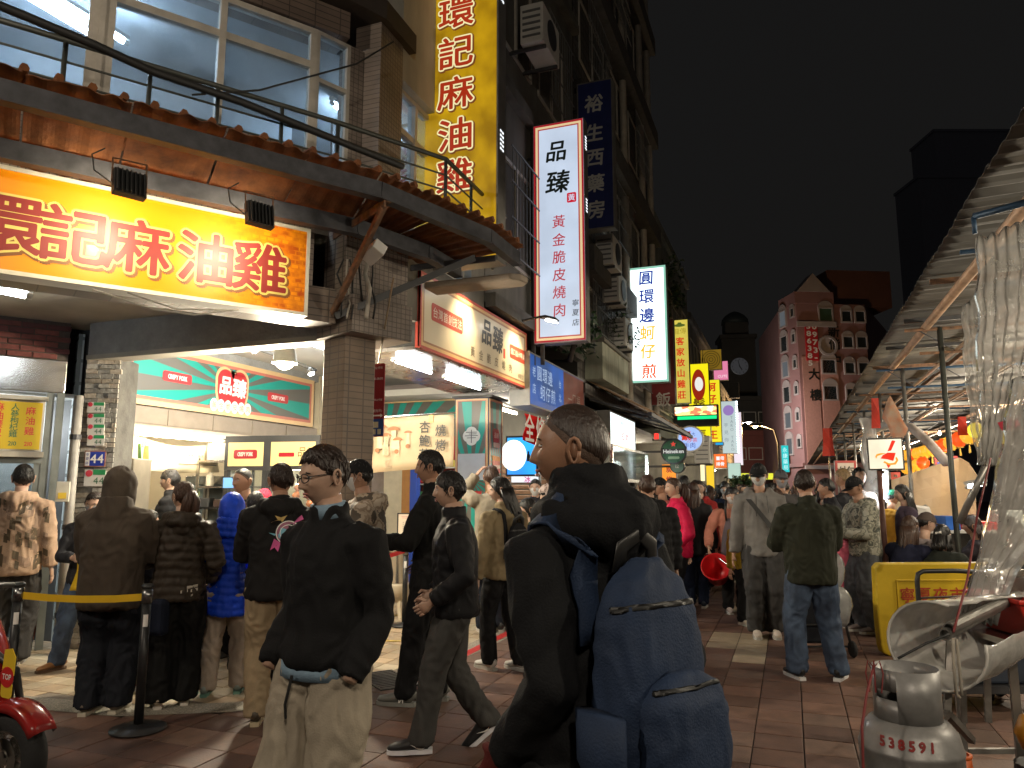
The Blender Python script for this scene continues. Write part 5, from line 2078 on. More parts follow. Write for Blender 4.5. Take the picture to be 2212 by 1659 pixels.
# == row of buildings up the left side of the street
M_DGL=mat('dark_window_glass',(.03,.035,.04),rough=.12,var=.3,scale=1.5)
M_GRIL=mat('grey_window_grille',(.2,.2,.2),rough=.5,metal=.3,var=.3)
M_GRIDT=brickmat('dark_grid_tile',(.15,.135,.12),(.12,.11,.1),(.05,.045,.04),.2,.2,(0,1,0),0.0,msize=.03)
M_WALLS=[mat('street_wall_%d'%i,c,rough=.9,var=.5,scale=1.3,bump=.3,bscale=12,stretch=(1,1,.35))for i,c in enumerate(
 ((.16,.15,.13),(.22,.21,.18),(.19,.2,.17),(.2,.17,.14)))]
def air_con(label,p,w=.8,h=.6,d=.35,grp='air conditioners on the street walls'):
 t=thing('air_conditioner',label,'air conditioner',p,group=grp)
 bm=BM()
 box(bm,p.x,p.x+d,p.y-w/2,p.y+w/2,p.z,p.z+h)
 obj('case',bm,M_WHITE,t,bevel=.015)
 bm=BM()
 Ms=Matrix.Translation((p.x+d*.5,p.y-w/2-.004,p.z+h*.5))@Matrix.Rotation(R(90),4,'X')
 for k in range(5):
  box(bm,-d*.38,d*.38,-h*.36+k*h*.16,-h*.36+k*h*.16+.03,-.002,.012,Ms)
 obj('louvre',bm,M_GRIL,t)
 bm=BM()
 Mf=Matrix.Translation((p.x+d+.004,p.y,p.z+h*.5))@Matrix.Rotation(R(90),4,'Y')
 lathe(bm,[(h*.36,0),(h*.36,.01),(h*.30,.012),(h*.12,.012),(.001,.012)],18,Mf)
 obj('fan_guard',bm,M_DARK,t)
 bm=BM()
 for dy in(-w*.35,w*.35):
  box(bm,-3.5,p.x+d,p.y+dy-.02,p.y+dy+.02,p.z-.05,p.z-.004)
 obj('bracket',bm,M_DARK,t)
 return t
def row_house(label,y0,y1,z0,top,wall,floors,wins,winh=1.3,name='town_house',x=-3.5,glow=None):
 t=thing(name,label,'building',(x,(y0+y1)/2,z0))
 M=face_frame((x,0,0),(x,1,0))
 bm=BM()
 box(bm,y0+.01,y1-.01,z0,top,-6,0,M)
 obj('wall',bm,wall,t)
 bm=BM()
 box(bm,y0,y1,top+.003,top+.3,-6.1,.12,M)
 obj('parapet',bm,wall,t)
 fh=(top-z0)/floors
 for f in range(floors):
  zb=z0+f*fh+.75
  bm=BM()
  box(bm,y0+.02,y1-.02,z0+f*fh-.06,z0+f*fh+.12,.002,.14,M)
  obj('floor_band',bm,wall,t)
  n=wins
  for k in range(n):
   a=y0+.4+k*(y1-y0-.8)/n
   b=a+(y1-y0-.8)/n-.35
   gm=glow if glow and(f,k)in glow else None
   wf=window(t,M,a,b,zb,min(zb+winh,top-.3),.03,.05,None,((a+b)/2,),None,gm and glow[(f,k)]or M_DGL,.1)
   if(f+k)%2==0:
    bm=BM()
    for q in range(int((b-a)/.14)):
     box(bm,a+.07+q*.14,a+.082+q*.14,zb-.02,zb+winh,.2,.212,M)
    for q in range(4):
     box(bm,a,b,zb+q*winh/3-.01,zb+q*winh/3+.01,.21,.225,M)
    obj('grille',bm,M_GRIL,wf)
 return t,M
G1=emis('cool_lit_window',(.20,.27,.30,1),.35,.5,2)
G2=emis('dim_green_window',(.10,.13,.12,1),.3,.5,2)
row_house('dark stained house with barred windows behind the white sign',8.42,12.75,3.95,13.5,M_WALLS[0],3,2,1.5,glow={(0,0):G1,(0,1):G2,(1,0):G1})
_twr,_=row_house('tall dark apartment tower clad in square tiles, reaching out of the picture',12.8,20.9,3.4,27,M_GRIDT,8,3,1.4,glow={(0,1):G2})
row_house('grey four-storey house just past the tall tower',21.0,29.5,3.2,9.6,M_WALLS[2],2,3,1.2,glow={(0,0):G2})
row_house('low grey house behind the yellow signs',29.6,41,3.2,8.4,M_WALLS[1],2,4,1.2)
row_house('farthest low house at the end of the sign row',41.1,58,3.2,7.4,M_WALLS[3],2,5,1.1)
# corner pipes on the tower
for k,(y,lb)in enumerate(((20.6,'white down pipe on the far corner of the tall tower'),(19.3,'second down pipe of the tall tower'),(16.9,'middle down pipe of the tall tower'))):
 bm=BM()
 tube(bm,[(-3.38,y,3.4),(-3.38,y,26.5)],.09,8)
 tag(obj('down_pipe',bm,M_CABLEW,None,smooth=True),lb,'pipe')
bm=BM()
M0=face_frame((-3.5,0,0),(-3.5,1,0))
for q in range(7):
 box(bm,12.8,20.9,5.6+q*3.0,6.1+q*3.0,.003,.35,M0)
kind(obj('balcony_bands',bm,mat('dark_band_concrete',(.09,.085,.08),rough=.9,var=.4),_twr),'stuff')
air_con('air conditioner on the wall right of the white sign, upper one',V(-3.3,13.9,5.9))
air_con('air conditioner below the navy sign, middle one',V(-3.35,14.6,5.35))
air_con('air conditioner nearest the tall white oyster sign',V(-3.4,15.4,4.6))
air_con('air conditioner high behind the yellow sign',V(-3.3,9.6,7.9))
# concrete balcony box and canopy over the third bay
BX=thing('balcony','stained concrete balcony box with a sloping roof below the air conditioners','balcony',(-3.2,15.5,3.6))
bm=BM()
box(bm,-3.49,-3.15,13.3,15.7,3.65,4.35)
obj('front_wall',bm,mat('pale_green_stained_wall',(.34,.35,.27),rough=.9,var=.6,scale=2,stretch=(1,1,.3)),BX)
bm=BM()
box(bm,-3.49,-3.1,13.25,15.75,4.353,4.42)
obj('coping',bm,M_CONC,BX)
# small trees and creepers on the ledge
M_LEAF=[mat('leaf_green_%d'%i,c,rough=.5,var=.4,scale=9)for i,c in enumerate(((.03,.075,.025),(.05,.11,.03),(.02,.05,.022)))]
def leafy(name,label,centre,size,n,leaf=.06,trunk=None,seed=1,cat='plant',kinds=True):
 t=thing(name,label,cat,trunk or centre)
 rn=random.Random(seed)
 bms=[BM()for _ in range(3)]
 cl=[Vector((rn.gauss(0,.4),rn.gauss(0,.4),rn.gauss(0,.35)))for _ in range(9)]
 for i in range(n):
  c=cl[rn.randrange(9)]
  p=Vector(centre)+Vector(((c.x+rn.gauss(0,.17))*size[0],(c.y+rn.gauss(0,.17))*size[1],(c.z+rn.gauss(0,.17))*size[2]))
  a=Vector((rn.gauss(0,1),rn.gauss(0,1),rn.gauss(0,.6))).normalized()
  b=a.cross(Vector((rn.gauss(0,1),rn.gauss(0,1),rn.gauss(0,1)))).normalized()
  l=leaf*rn.uniform(.6,1.3)
  bm=bms[rn.randrange(3)]
  vs=[bm.verts.new(q)for q in(p-a*l,p+b*l*.4,p+a*l,p-b*l*.4)]
  bm.faces.new(vs)
 for bm,m in zip(bms,M_LEAF):
  kind(obj('foliage',bm,m,t),'stuff')
 if trunk is not None:
  bm=BM()
  T=Vector(trunk)
  tube(bm,[T,T.lerp(Vector(centre),.5)+V(.05,.03,0),Vector(centre)],[.05,.04,.02],7)
  for q in range(5):
   e=Vector(centre)+Vector((rn.gauss(0,.35)*size[0],rn.gauss(0,.35)*size[1],rn.gauss(0,.3)*size[2]))
   tube(bm,[T.lerp(Vector(centre),.6),e],[.02,.008],5)
  obj('stem',bm,mat('bark_brown',(.08,.06,.045),rough=.9,var=.4),t,smooth=True)
 return t
leafy('ledge_plant','dark bushy plant growing behind the cream box sign above the blue sign',(-3.25,11.6,4.3),(.4,1.2,.6),700,.06,(-3.3,11.6,3.7),3)
leafy('ledge_plant','straggly plant hanging in front of the white oyster sign',ony(1322,690,15.2),(.45,.8,.7),360,.05,ony(1300,760,15.4),4)
leafy('ledge_plant','creeper hanging off the far dark wall above the yellow signs',ony(1462,620,24),(.3,1.6,1.1),420,.08,None,5)
leafy('potted_tree','small palm-like tree at the far end of the row of stalls',ony(1590,1045,26),(.6,.6,.35),500,.09,ony(1590,1085,26),6,'tree')
# == ground-floor shops further on
def shop_bay(label,y0,y1,wallc,zt=3.1,lamp=30,name='far_shop'):
 t=thing(name,label,'shop front',(-6,(y0+y1)/2,0))
 bm=BM()
 box(bm,-6.6,-6.5,y0,y1,0,zt)
 obj('back_wall',bm,mat('bay_wall_'+label.split()[0],wallc,rough=.7,var=.2),t)
 bm=BM()
 box(bm,-6.5,-3.6,y0+.01,y1-.01,zt,zt+.1)
 obj('ceiling',bm,M_CEILW,t)
 bm=BM()
 box(bm,-6.5,-3.55,y1-.2,y1,0,zt-.002)
 box(bm,-3.9,-3.5,y1-.3,y1+.1,0,zt-.004)
 obj('side_wall',bm,M_WALLS[1],t)
 tube_light('bare tube on the ceiling of the %s bay'%label.split()[0],V(-4.6,y0+.8,zt-.12),V(-4.6,y1-.8,zt-.12),M_TUBEW,.02)  # tube assumed in each far bay to light its interior
 return t
shop_bay('blue lit bay with shutters behind the bald man',10.4,13.4,(.35,.3,.28))
shop_bay('red fried-food bay past the white lit sign',13.4,18,(.4,.2,.12))
shop_bay('orange bay under the round beer sign',18,24,(.5,.3,.12))
shop_bay('yellow bay below the yellow signs',24,33,(.5,.4,.2))
shop_bay('white bay at the far end',33,52,(.5,.45,.4))
# blue screen, white strip sign and roller shutter
a,b=ony(1096,1025,11.3),ony(1158,1025,11.3)
zt=ony(1130,945,11.3).z
SC=thing('lit_screen','bright blue advertising screen with a white round glow past the teal pillar','screen',a)
MSC=face_frame((a.x,11.3,a.z),(b.x,11.3,a.z))
w,h=b.x-a.x,zt-a.z
bm=BM()
box(bm,-.03,w+.04,-.03,h+.03,-.1,-.004,MSC)
obj('case',bm,M_BLACK,SC)
bm=BM()
box(bm,0,w,0,h,-.003,.002,MSC)
obj('screen',bm,emis('cyan_screen',(.03,.42,1.0,1),1.3,.3,2,(.02,.2,.9,1)),SC)
bm=BM()
flat(bm,[(w*.22+min(.0,0)+.3*h*math.cos(t)*1.25,h*.52+.42*h*math.sin(t))for t in(2*math.pi*q/24 for q in range(24))],MSC,.0025,.004)
obj('glow_disc',bm,emis('white_screen',(.9,1,1,1),1.8),SC)
bm=BM()
lathe(bm,[(.03,0),(.03,.1),(.015,.12),(.015,.16)],10,MSC@Matrix.Translation((w*.74,h*.35,.003))@Matrix.Rotation(R(-90),4,'X')@Matrix.Scale(.2,4,(0,1,0)))
obj('bottle_print',bm,M_BLACK,SC)
MWB,w,h=prow(1103,1165,1044,1027,11.5)
s_=signbox('strip_sign','white lit strip sign with a pink character under the blue screen',MWB,w,h,.1,emis('white_strip_panel',(.85,.88,.95,1),1.1),M_SIDE)
letters(s_,MWB,[('冰',w*.6,h*.5,h*.9,dict(bold=.02))],emis('pink_ink',(.6,.03,.25,1),1))
a,b=ony(1103,1100,12.4),ony(1170,1100,12.4)
RS=thing('roller_shutter','brown slatted roller shutter below the blue screen','shutter',a)
for k in range(14):
 bm=BM()
 box(bm,a.x-.3,b.x+.3,12.4,12.43,.9+k*.09,.975+k*.09)
 obj('slat',bm,mat('brown_slat',(.25,.14,.08),rough=.4,metal=.3,var=.3),RS,bevel=.01)
# red cloth banner
yr=9.98
a,b=onx(1133,960,-3.3),onx(1240,968,-3.3)
zt0,zb0=onx(1133,893,-3.3).z,onx(1133,950,-3.3).z
RB=thing('red_banner','red cloth banner with white outlined characters under the blue sign','banner',a)
grid=[]
for i in range(15):
 f=i/14
 y=a.y+(b.y-a.y)*f
 grid.append([V(-3.3+.03*math.sin(f*8+j),y,zt0-.04*f-(zt0-zb0+.05*math.sin(f*5))*j/5)for j in range(6)])
bm=BM()
sheet(bm,grid,.003)
obj('cloth',bm,clothmat('red_banner_cloth',(.62,.03,.03)),RB,smooth=True)
MRB=face_frame((-3.255,a.y,zb0),(-3.255,b.y,zb0))
letters(RB,MRB,[('全條一份紅豆',(b.y-a.y)*.5,(zt0-zb0)*.48,.4,dict(bold=.02,pitch=1.15))],mat('white_cloth_letter',(.8,.75,.72),rough=.7,var=.1),.004)
# vertical red sign, white lit board, steel hood
MR,w,h=prow(1186,1214,1062,962,11.0)
s_=signbox('vertical_sign','small bright red vertical sign with white characters beside the bald man',MR,w,h,.1,emis('bright_red_panel',(.85,.045,.01,1),1.1),M_SIDE)
letters(s_,MR,[('口勝食',w*.5,h*.5,.16,dict(vertical=True,pitch=h/3.3,bold=.02))],emis('white_sign_ink',(.9,.85,.8,1),1))
p_,q_=onx(1318,965,-3.1),onx(1373,983,-3.1)
MWL=face_frame((-3.1,p_.y,p_.z),(-3.1,q_.y,p_.z))
w=q_.y-p_.y
h=onx(1318,886,-3.1).z-p_.z
s_=signbox('shop_sign','white lit fascia sign with small red brush characters right of the bald head',MWL,w,h,.25,emis('cool_white_panel',(.85,.98,1.0,1),1.5),M_SIDE,frame=M_SIDE)
letters(s_,MWL,[('紅心地',w*.55,h*.4,h*.28,dict(bold=.02))],M_REDL)
letters(s_,MWL,[('小川',w*.45,h*.75,h*.2,dict(bold=.02))],M_INK,.006,'lettering_black')
p_,q_=onx(1325,1040,-2.9),onx(1402,1040,-2.9)
HD=thing('extractor_hood','grey steel cooking hood with glass sides below the white lit sign','hood',p_)
bm=BM()
box(bm,-3.5,-2.9,p_.y,q_.y,p_.z,p_.z+.06)
obj('lower_rim',bm,M_STEEL,HD)
bm=BM()
for y in(p_.y+.03,q_.y-.03):
 box(bm,-2.96,-2.9,y-.03,y+.03,p_.z+.062,onx(1325,965,-2.9).z)
box(bm,-3.5,-2.9,p_.y,q_.y,onx(1325,965,-2.9).z+.002,onx(1325,965,-2.9).z+.05)
obj('frame',bm,M_STEEL,HD)
bm=BM()
box(bm,-2.94,-2.93,p_.y+.07,q_.y-.07,p_.z+.07,onx(1325,965,-2.9).z)
obj('glass',bm,M_GLASSC,HD)
bulb('hood_lamp',(-3.2,(p_.y+q_.y)/2,p_.z+.35),30,(.9,1,1),.08,HD)
# canvas awning over these bays
CA2=thing('canvas_awning','brown folding canvas awning beyond the blue sign, lit from below','awning',(-3,15,3.5))
pa_,pb_=onx(1290,845,-3.35),onx(1440,905,-2.6)
for k in range(6):
 y0_=13.4+k*1.0
 bm=BM()
 grid=[]
 for i in range(6):
  f=i/5
  grid.append([V(-3.45+1.15*j/4,y0_+f*.97,3.62-.62*j/4+.05*math.sin(f*math.pi))for j in range(5)])
 sheet(bm,grid,.008)
 obj('canvas_panel',bm,mat('tan_canvas',(.36,.22,.12),rough=.8,var=.4,scale=5),CA2,smooth=True)
for k in range(4):
 bm=BM()
 beam(bm,(-3.45,13.5+k*1.9,3.3),(-2.32,13.5+k*1.9,2.96),.04)
 obj('arm',bm,M_DARK,CA2)
bm=BM()
beam(bm,(-2.3,13.3,2.96),(-2.3,19.4,2.96),.07)
obj('front_bar',bm,M_DARK,CA2)
# white oyster sign
MO,w,h=prow(1359,1445,828,576,16.9)
s_=signbox('projecting_sign','dazzling white vertical sign with blue over orange characters',MO,w,h,.3,emis('dazzling_white_panel',(.86,1.0,.98,1),2.2),mat('green_grey_casing',(.3,.36,.32),rough=.4,var=.2),frame=emis('pale_green_border',(.30,.62,.48,1),1.0),fw=.05)
_hh=lambda v:ony(1400,v,16.9).z-MO.translation.z
char_parts(s_,'letter',[(ch,w*.5,_hh(v),.36)for ch,v in zip('圓環邊',(600,640,681))],MO,emis('blue_ink_lit',(.01,.035,.32,1),1),.008,.02,.06)
char_parts(s_,'letter',[(ch,w*.5,_hh(v),.36)for ch,v in zip('蚵仔',(719,759))],MO,emis('amber_ink_lit',(1.0,.50,.03,1),1.1),.008,.02,.06)
char_parts(s_,'letter',[(ch,w*.52,_hh(v),.36)for ch,v in zip('煎',(802,))],MO,emis('orange_ink_lit',(.85,.10,.015,1),1),.008,.02,.06)
bm=BM()
for z_ in(.3,1.3,2.3):
 beam(bm,MO@Vector((0,z_,-.1)),(-3.55,17,MO.translation.z+z_),.05)
obj('arm',bm,M_LAT,s_)
# smaller signs further on: (label, u0, u1, v bottom, v top, y, panel, casing, texts)
def far_sign(label,u0,u1,vb,vt,y,panel,items,side=None,dep=.25):
 M_,w,h=prow(u0,u1,vb,vt,y)
 s=signbox('projecting_sign',label,M_,w,h,dep,panel,side or M_SIDE)
 for(tx,fx,fy,fs,m,kw)in items:
  kw=dict(kw)
  if kw.get('vertical')and 'pitch' in kw:
   kw['pitch']*=h
  letters(s,M_,[(tx,w*fx,h*fy,w*fs,kw)],m)
 return s,M_,w,h
I_RED=emis('bright_red_ink',(.62,.03,.01,1),1)
I_GRN=emis('dark_green_ink',(.08,.12,.02,1),1)
VT=dict(vertical=True)
far_sign('dull red vertical rice sign with white characters behind the white oyster sign',1407,1460,876,690,19.5,mat('dull_red_panel',(.22,.03,.03),rough=.5,var=.2),[('肉飯',.5,.2,.62,mat('off_white_letter',(.6,.58,.55),rough=.5,var=.1),dict(vertical=True,pitch=.27,bold=.02))])
s_,M_,w,h=far_sign('yellow lit vertical sign with six red characters and a small hat drawing',1455,1492,872,690,23.5,emis('soft_yellow_panel',(.78,.64,.10,1),1.0,.25,1.2),[('客家放山雞莊',.5,.42,.5,I_RED,dict(vertical=True,pitch=.128,bold=.025)),('龍傳',.5,.86,.38,emis('olive_ink',(.35,.26,.02,1),1),{})])
bm=BM()
flat(bm,[(w*.5+w*.34*math.cos(t),h*.93+h*.018*math.sin(t))for t in(2*math.pi*q/20 for q in range(20))],M_,.004,.008)
flat(bm,[(w*.5-w*.18,h*.935),(w*.5+w*.18,h*.935),(w*.5+w*.08,h*.965),(w*.5-w*.08,h*.965)],M_,.0085,.012)
obj('hat_drawing',bm,I_GRN,s_)
s_,M_,w,h=far_sign('bright yellow vertical sign with a plain dark red oval emblem above black characters',1491,1537,965,785,26.5,emis('lemon_panel',(.92,.80,.008,1),1.05),[('鬍鬚張',.5,.32,.6,emis('brown_black_ink',(.12,.07,.005,1),1),dict(vertical=True,pitch=.19,bold=.02)),('CHANG',.5,.045,.2,emis('brown_black_ink',(.12,.07,.005,1),1),{})])
bm=BM()
flat(bm,[(w*.5+w*.32*math.cos(t),h*.74+h*.19*math.sin(t))for t in(2*math.pi*q/24 for q in range(24))],M_,.004,.009)
obj('oval_emblem',bm,emis('dark_red_emblem',(.30,.02,.005,1),1),s_)
bm=BM()
flat(bm,[(w*.52+w*.2*math.cos(t),h*.75+h*.085*math.sin(t))for t in(2*math.pi*q/24 for q in range(24))],M_,.0095,.012)
obj('oval_centre',bm,emis('white_sign_ink2',(.85,.83,.78,1),1),s_)
far_sign('yellow vertical oyster sign with red characters partly behind the oval emblem sign',1518,1560,956,820,30,emis('lemon_panel_far',(.90,.78,.02,1),1.0),[('蚵仔煎大王',.55,.5,.5,I_RED,dict(vertical=True,pitch=.19,bold=.03))])
s_,M_,w,h=far_sign('dim brown square sign with a round tiger-stripe mark high above the yellow ones',1514,1560,800,755,33,emis('brown_dim_panel',(.22,.13,.012,1),.9),[])
bm=BM()
for q in range(4):
 lathe(bm,[(h*.11*(q+1)-.03,.004),(h*.11*(q+1)-.03,.008),(h*.11*(q+1),.008),(h*.11*(q+1),.004)],20,M_@Matrix.Translation((w*.5,h*.5,0)),False,False)
obj('round_mark',bm,mat('dark_brown_mark',(.05,.03,.01),rough=.5,var=.1),s_)
far_sign('pink lit square sign beside the dim brown one',1542,1574,822,780,36,emis('pink_panel',(.85,.25,.42,1),.9),[('CUTE',.6,.2,.26,emis('white_ink_far',(.9,.8,.85,1),1),{})])
s_,M_,w,h=far_sign('pale lit vertical sign with a lilac round mark and TARO lettering, edged with lamps',1561,1594,980,866,34,emis('pale_mint_panel',(.55,.66,.66,1),.9),[('TARO TARO',.68,.38,.28,emis('grey_ink_far',(.22,.27,.3,1),1),dict(vertical=True,pitch=.075)),('芋見你',.3,.4,.3,emis('grey_ink_far',(.22,.27,.3,1),1),dict(vertical=True,pitch=.14))])
bm=BM()
flat(bm,[(w*.5+w*.36*math.cos(t),h*.82+w*.36*math.sin(t))for t in(2*math.pi*q/24 for q in range(24))],M_,.004,.007)
obj('round_mark',bm,emis('lilac_mark',(.34,.22,.55,1),.9),s_)
for k in range(22):
 bm=BM()
 c=M_@Vector((w+.03,h*(k+.5)/22,0))
 lathe(bm,[(.001,-.04),(.04,-.02),(.04,.02),(.001,.04)],6,Matrix.Translation(c))
 obj('bulb',bm,emis('sign_edge_bulb',(.8,.95,1,1),4),s_)
far_sign('dark unlit vertical sign left of the clock tower',1575,1597,860,826,40,mat('dark_sign_face',(.1,.1,.09),rough=.5,var=.2),[])
far_sign('white lit vertical sign with a red edge above the orange one',1586,1606,1005,890,44,emis('rosy_white_panel',(.85,.75,.85,1),1.0),[])
far_sign('small orange lit square sign with white characters',1542,1571,1011,980,31,emis('orange_panel',(.90,.16,.02,1),1.0),[('薑母',.5,.68,.32,emis('white_ink_far',(.9,.8,.85,1),1),dict(bold=.03)),('排骨',.5,.28,.32,emis('white_ink_far',(.9,.8,.85,1),1),dict(bold=.03))])
far_sign('small pale green lit sign with a round mark right of the orange one',1573,1601,1034,1000,38,emis('mint_panel',(.5,.7,.62,1),.8),[])
far_sign('small cyan lit sign under the far yellow oyster sign',1545,1563,962,955,31.5,emis('cyan_panel',(.02,.35,.7,1),1),[])
far_sign('narrow orange vertical banner sign among the far stalls',1430,1462,1048,1002,20,emis('amber_panel',(.95,.30,.02,1),1.0),[('炭烤',.5,.5,.42,emis('dark_red_far',(.3,.03,.01,1),1),dict(vertical=True,pitch=.45,bold=.03))])
far_sign('yellow lit pillar sign at the far shops',1527,1545,1075,985,28,emis('amber_yellow_panel',(.85,.55,.03,1),1.0),[])
far_sign('white paper-lantern-like lit vertical sign near the yellow pillar sign',1513,1524,1040,1003,25,emis('warm_white_panel',(.95,.8,.45,1),1.3),[])
# LED text board over the street
ML,w,h=prow(1458,1548,898,878,24.5)
LB=thing('led_board','red and white LED text board with a green strip below, hung between the yellow signs','led board',ML@Vector((w/2,h/2,0)))
bm=BM()
box(bm,-.05,w+.05,-h*1.3,h+.05,-.3,-.004,ML)
obj('case',bm,M_BLACK,LB)
bm=BM()
box(bm,0,w,0,h,-.003,.003,ML)
def ledmat(name,cols,sc):
 m=bpy.data.materials.new(name)
 m.use_nodes=True
 N,L=nt(m)
 b=N['Principled BSDF']
 tc=N.new('ShaderNodeTexCoord')
 mp=N.new('ShaderNodeMapping')
 mp.inputs['Scale'].default_value=sc
 vo=N.new('ShaderNodeTexVoronoi')
 vo.inputs['Scale'].default_value=1
 rp=N.new('ShaderNodeValToRGB')
 rp.color_ramp.interpolation='CONSTANT'
 rp.color_ramp.elements[0].color=cols[0]
 rp.color_ramp.elements[1].color=cols[-1]
 for i,c in enumerate(cols[1:-1]):
  e=rp.color_ramp.elements.new((i+1)/len(cols))
  e.color=c
 rp.color_ramp.elements[-1].position=1-1/len(cols)
 L.new(tc.outputs['Object'],mp.inputs[0])
 L.new(mp.outputs[0],vo.inputs['Vector'])
 L.new(vo.outputs['Color'],rp.inputs[0])
 L.new(rp.outputs[0],b.inputs['Emission Color'])
 b.inputs['Emission Strength'].default_value=.8
 return m
obj('text_field',bm,ledmat('led_dots',[(1,.9,.7,1),(.9,.1,.02,1),(1,.8,.5,1),(1,.85,.2,1),(.8,.95,.8,1)],(5,5,9)),LB)
bm=BM()
box(bm,w*.06,w,-h*.5,-h*.12,-.003,.003,ML)
obj('green_strip',bm,emis('green_led_strip',(.01,.8,.25,1),1.2),LB)
# round signs
def round_sign(label,u,v,y,r,face,rim,items,m_rim=None,squash=1.0):
 c=ony(u,v,y)
 t=thing('round_sign',label,'sign',c)
 M_=M_at(c.x,c.y,c.z)
 bm=BM()
 lathe(bm,[(r,-.12),(r,.01),(r*.9,.012)],32,M_,True,True)
 obj('sign_case',bm,rim,t)
 bm=BM()
 lathe(bm,[(r*.88,.0125),(r*.88,.016)],32,M_,True,True)
 obj('panel',bm,face,t)
 for(tx,x,y_,sz,m,kw)in items:
  letters(t,M_,[(tx,x*r,y_*r,sz*r,kw)],m,.019)
 bm=BM()
 beam(bm,c+V(-r,.06,0),V(-3.5,c.y+.06,c.z),.05)
 obj('arm',bm,M_LAT,t)
 return t,M_
I_BLU=emis('navy_ink_lit',(.02,.04,.3,1),1)
round_sign('pale blue lit round sign with red and navy characters',1491,948,20.5,.36,emis('pale_blue_panel',(.36,.52,.92,1),1.0),M_WHITE,[('豪',-.3,.25,.75,I_RED,dict(bold=.03)),('大',.25,.35,.3,I_BLU,{}),('沙茶',.15,-.1,.4,I_RED,{}),('牛肉',-.05,-.5,.45,I_BLU,{})])
t_,M_=round_sign('green and black round beer sign with a red star and a white name band',1455,975,17.5,.30,mat('deep_green_face',(.008,.09,.03),rough=.3,var=.2),mat('black_sign_rim',(.03,.03,.03),rough=.3,var=.2),[])
bm=BM()
box(bm,-.29,.29,-.055,.06,.0165,.02,M_)
obj('name_band',bm,mat('black_band',(.015,.015,.015),rough=.4,var=.1),t_)
letters(t_,M_,[('Heineken',0,.0,.125,dict(bold=.02))],emis('white_letter_lit',(.7,.72,.7,1),.8),.022)
bm=BM()
o_=[]
for q in range(10):
 a=math.pi/2+q*math.pi/5
 r_=.07 if q%2==0 else .03
 o_.append((r_*math.cos(a),.165+r_*math.sin(a)))
flat(bm,o_,M_,.0165,.021)
obj('star',bm,emis('red_star_lit',(.7,.05,.03,1),.7),t_)
bm=BM()
flat(bm,[(x,-.15+y)for x,y in rrect(.26,.06,.02)],M_,.0165,.02)
obj('lower_motif',bm,mat('pale_green_print',(.3,.5,.35),rough=.5,var=.2),t_)
round_sign('small green round sign with a pale number under the beer sign',1463,1007,17.8,.17,mat('grey_green_face',(.12,.2,.15),rough=.4,var=.2),MATS['black_sign_rim'],[('12',0,0,.7,MATS['off_white_letter'],dict(bold=.02))])
far_sign('small red lit LED sign below the dull red rice sign',1412,1424,950,935,17.2,emis('red_led_panel',(1,.03,.02,1),1.8),[])
# far outdoor units and house-like stall roof
air_con('outdoor unit with two fans at the far shops',V(-2.9,25.5,2.5),1.0,.9,.5)
# == end of the street
M_DIM=mat('far_dark_wall',(.055,.05,.045),rough=.9,var=.3,scale=.4)
M_PINK=mat('pink_wall_tile',(.31,.165,.17),rough=.75,var=.2,scale=.5)
M_PINKL=mat('pale_pink_band',(.40,.34,.35),rough=.75,var=.2,scale=.5)
# clock tower
dT=92
pT=at(1603,1050,dT)
CKT=thing('clock_tower','dim domed clock tower far beyond the end of the sign row','tower',(pT.x,pT.y,0))
zt=at(1603,738,dT).z
wT=2.0
MT_=Matrix.Translation((pT.x,pT.y,0))@Matrix.Rotation(YAW-R(8),4,'Z')
bm=BM()
box(bm,-wT,wT,-wT,wT,0,zt,MT_)
obj('shaft',bm,M_DIM,CKT)
bm=BM()
box(bm,-wT*1.12,wT*1.12,-wT*1.12,wT*1.12,zt+.01,zt+.5,MT_)
obj('cornice',bm,M_DIM,CKT)
bm=BM()
box(bm,-wT*.7,wT*.7,-wT*.7,wT*.7,zt+.51,zt+2.2,MT_)
obj('belfry',bm,M_DIM,CKT)
bm=BM()
lathe(bm,[(wT*.85,0),(wT*.8,.6),(wT*.6,1.1),(wT*.3,1.5),(.05,1.7)],20,MT_@Matrix.Translation((0,0,zt+2.21)))
obj('dome',bm,mat('dark_dome',(.03,.04,.04),rough=.6,var=.3),CKT,smooth=True)
zcl=at(1603,797,dT).z
MCl=MT_@Matrix.Translation((0,-wT-.02,zcl))@Matrix.Rotation(R(90),4,'X')
bm=BM()
lathe(bm,[(1.05,-.05),(1.05,.08),(.98,.1)],32,MCl,True,True)
obj('clock_face',bm,emis('dim_clock_face',(.03,.03,.032,1),1.0),CKT)
bm=BM()
box(bm,-.05,.05,-.1,.55,.105,.13,MCl@Matrix.Rotation(R(-150),4,'Z'))
obj('hour_hand',bm,M_BLACK,CKT)
bm=BM()
box(bm,-.035,.035,-.1,.8,.135,.16,MCl@Matrix.Rotation(R(12),4,'Z'))
obj('minute_hand',bm,M_BLACK,CKT)
for k in range(12):
 bm=BM()
 box(bm,-.035,.035,.78,.93,.105,.12,MCl@Matrix.Rotation(R(30*k),4,'Z'))
 obj('hour_mark',bm,M_BLACK,CKT)
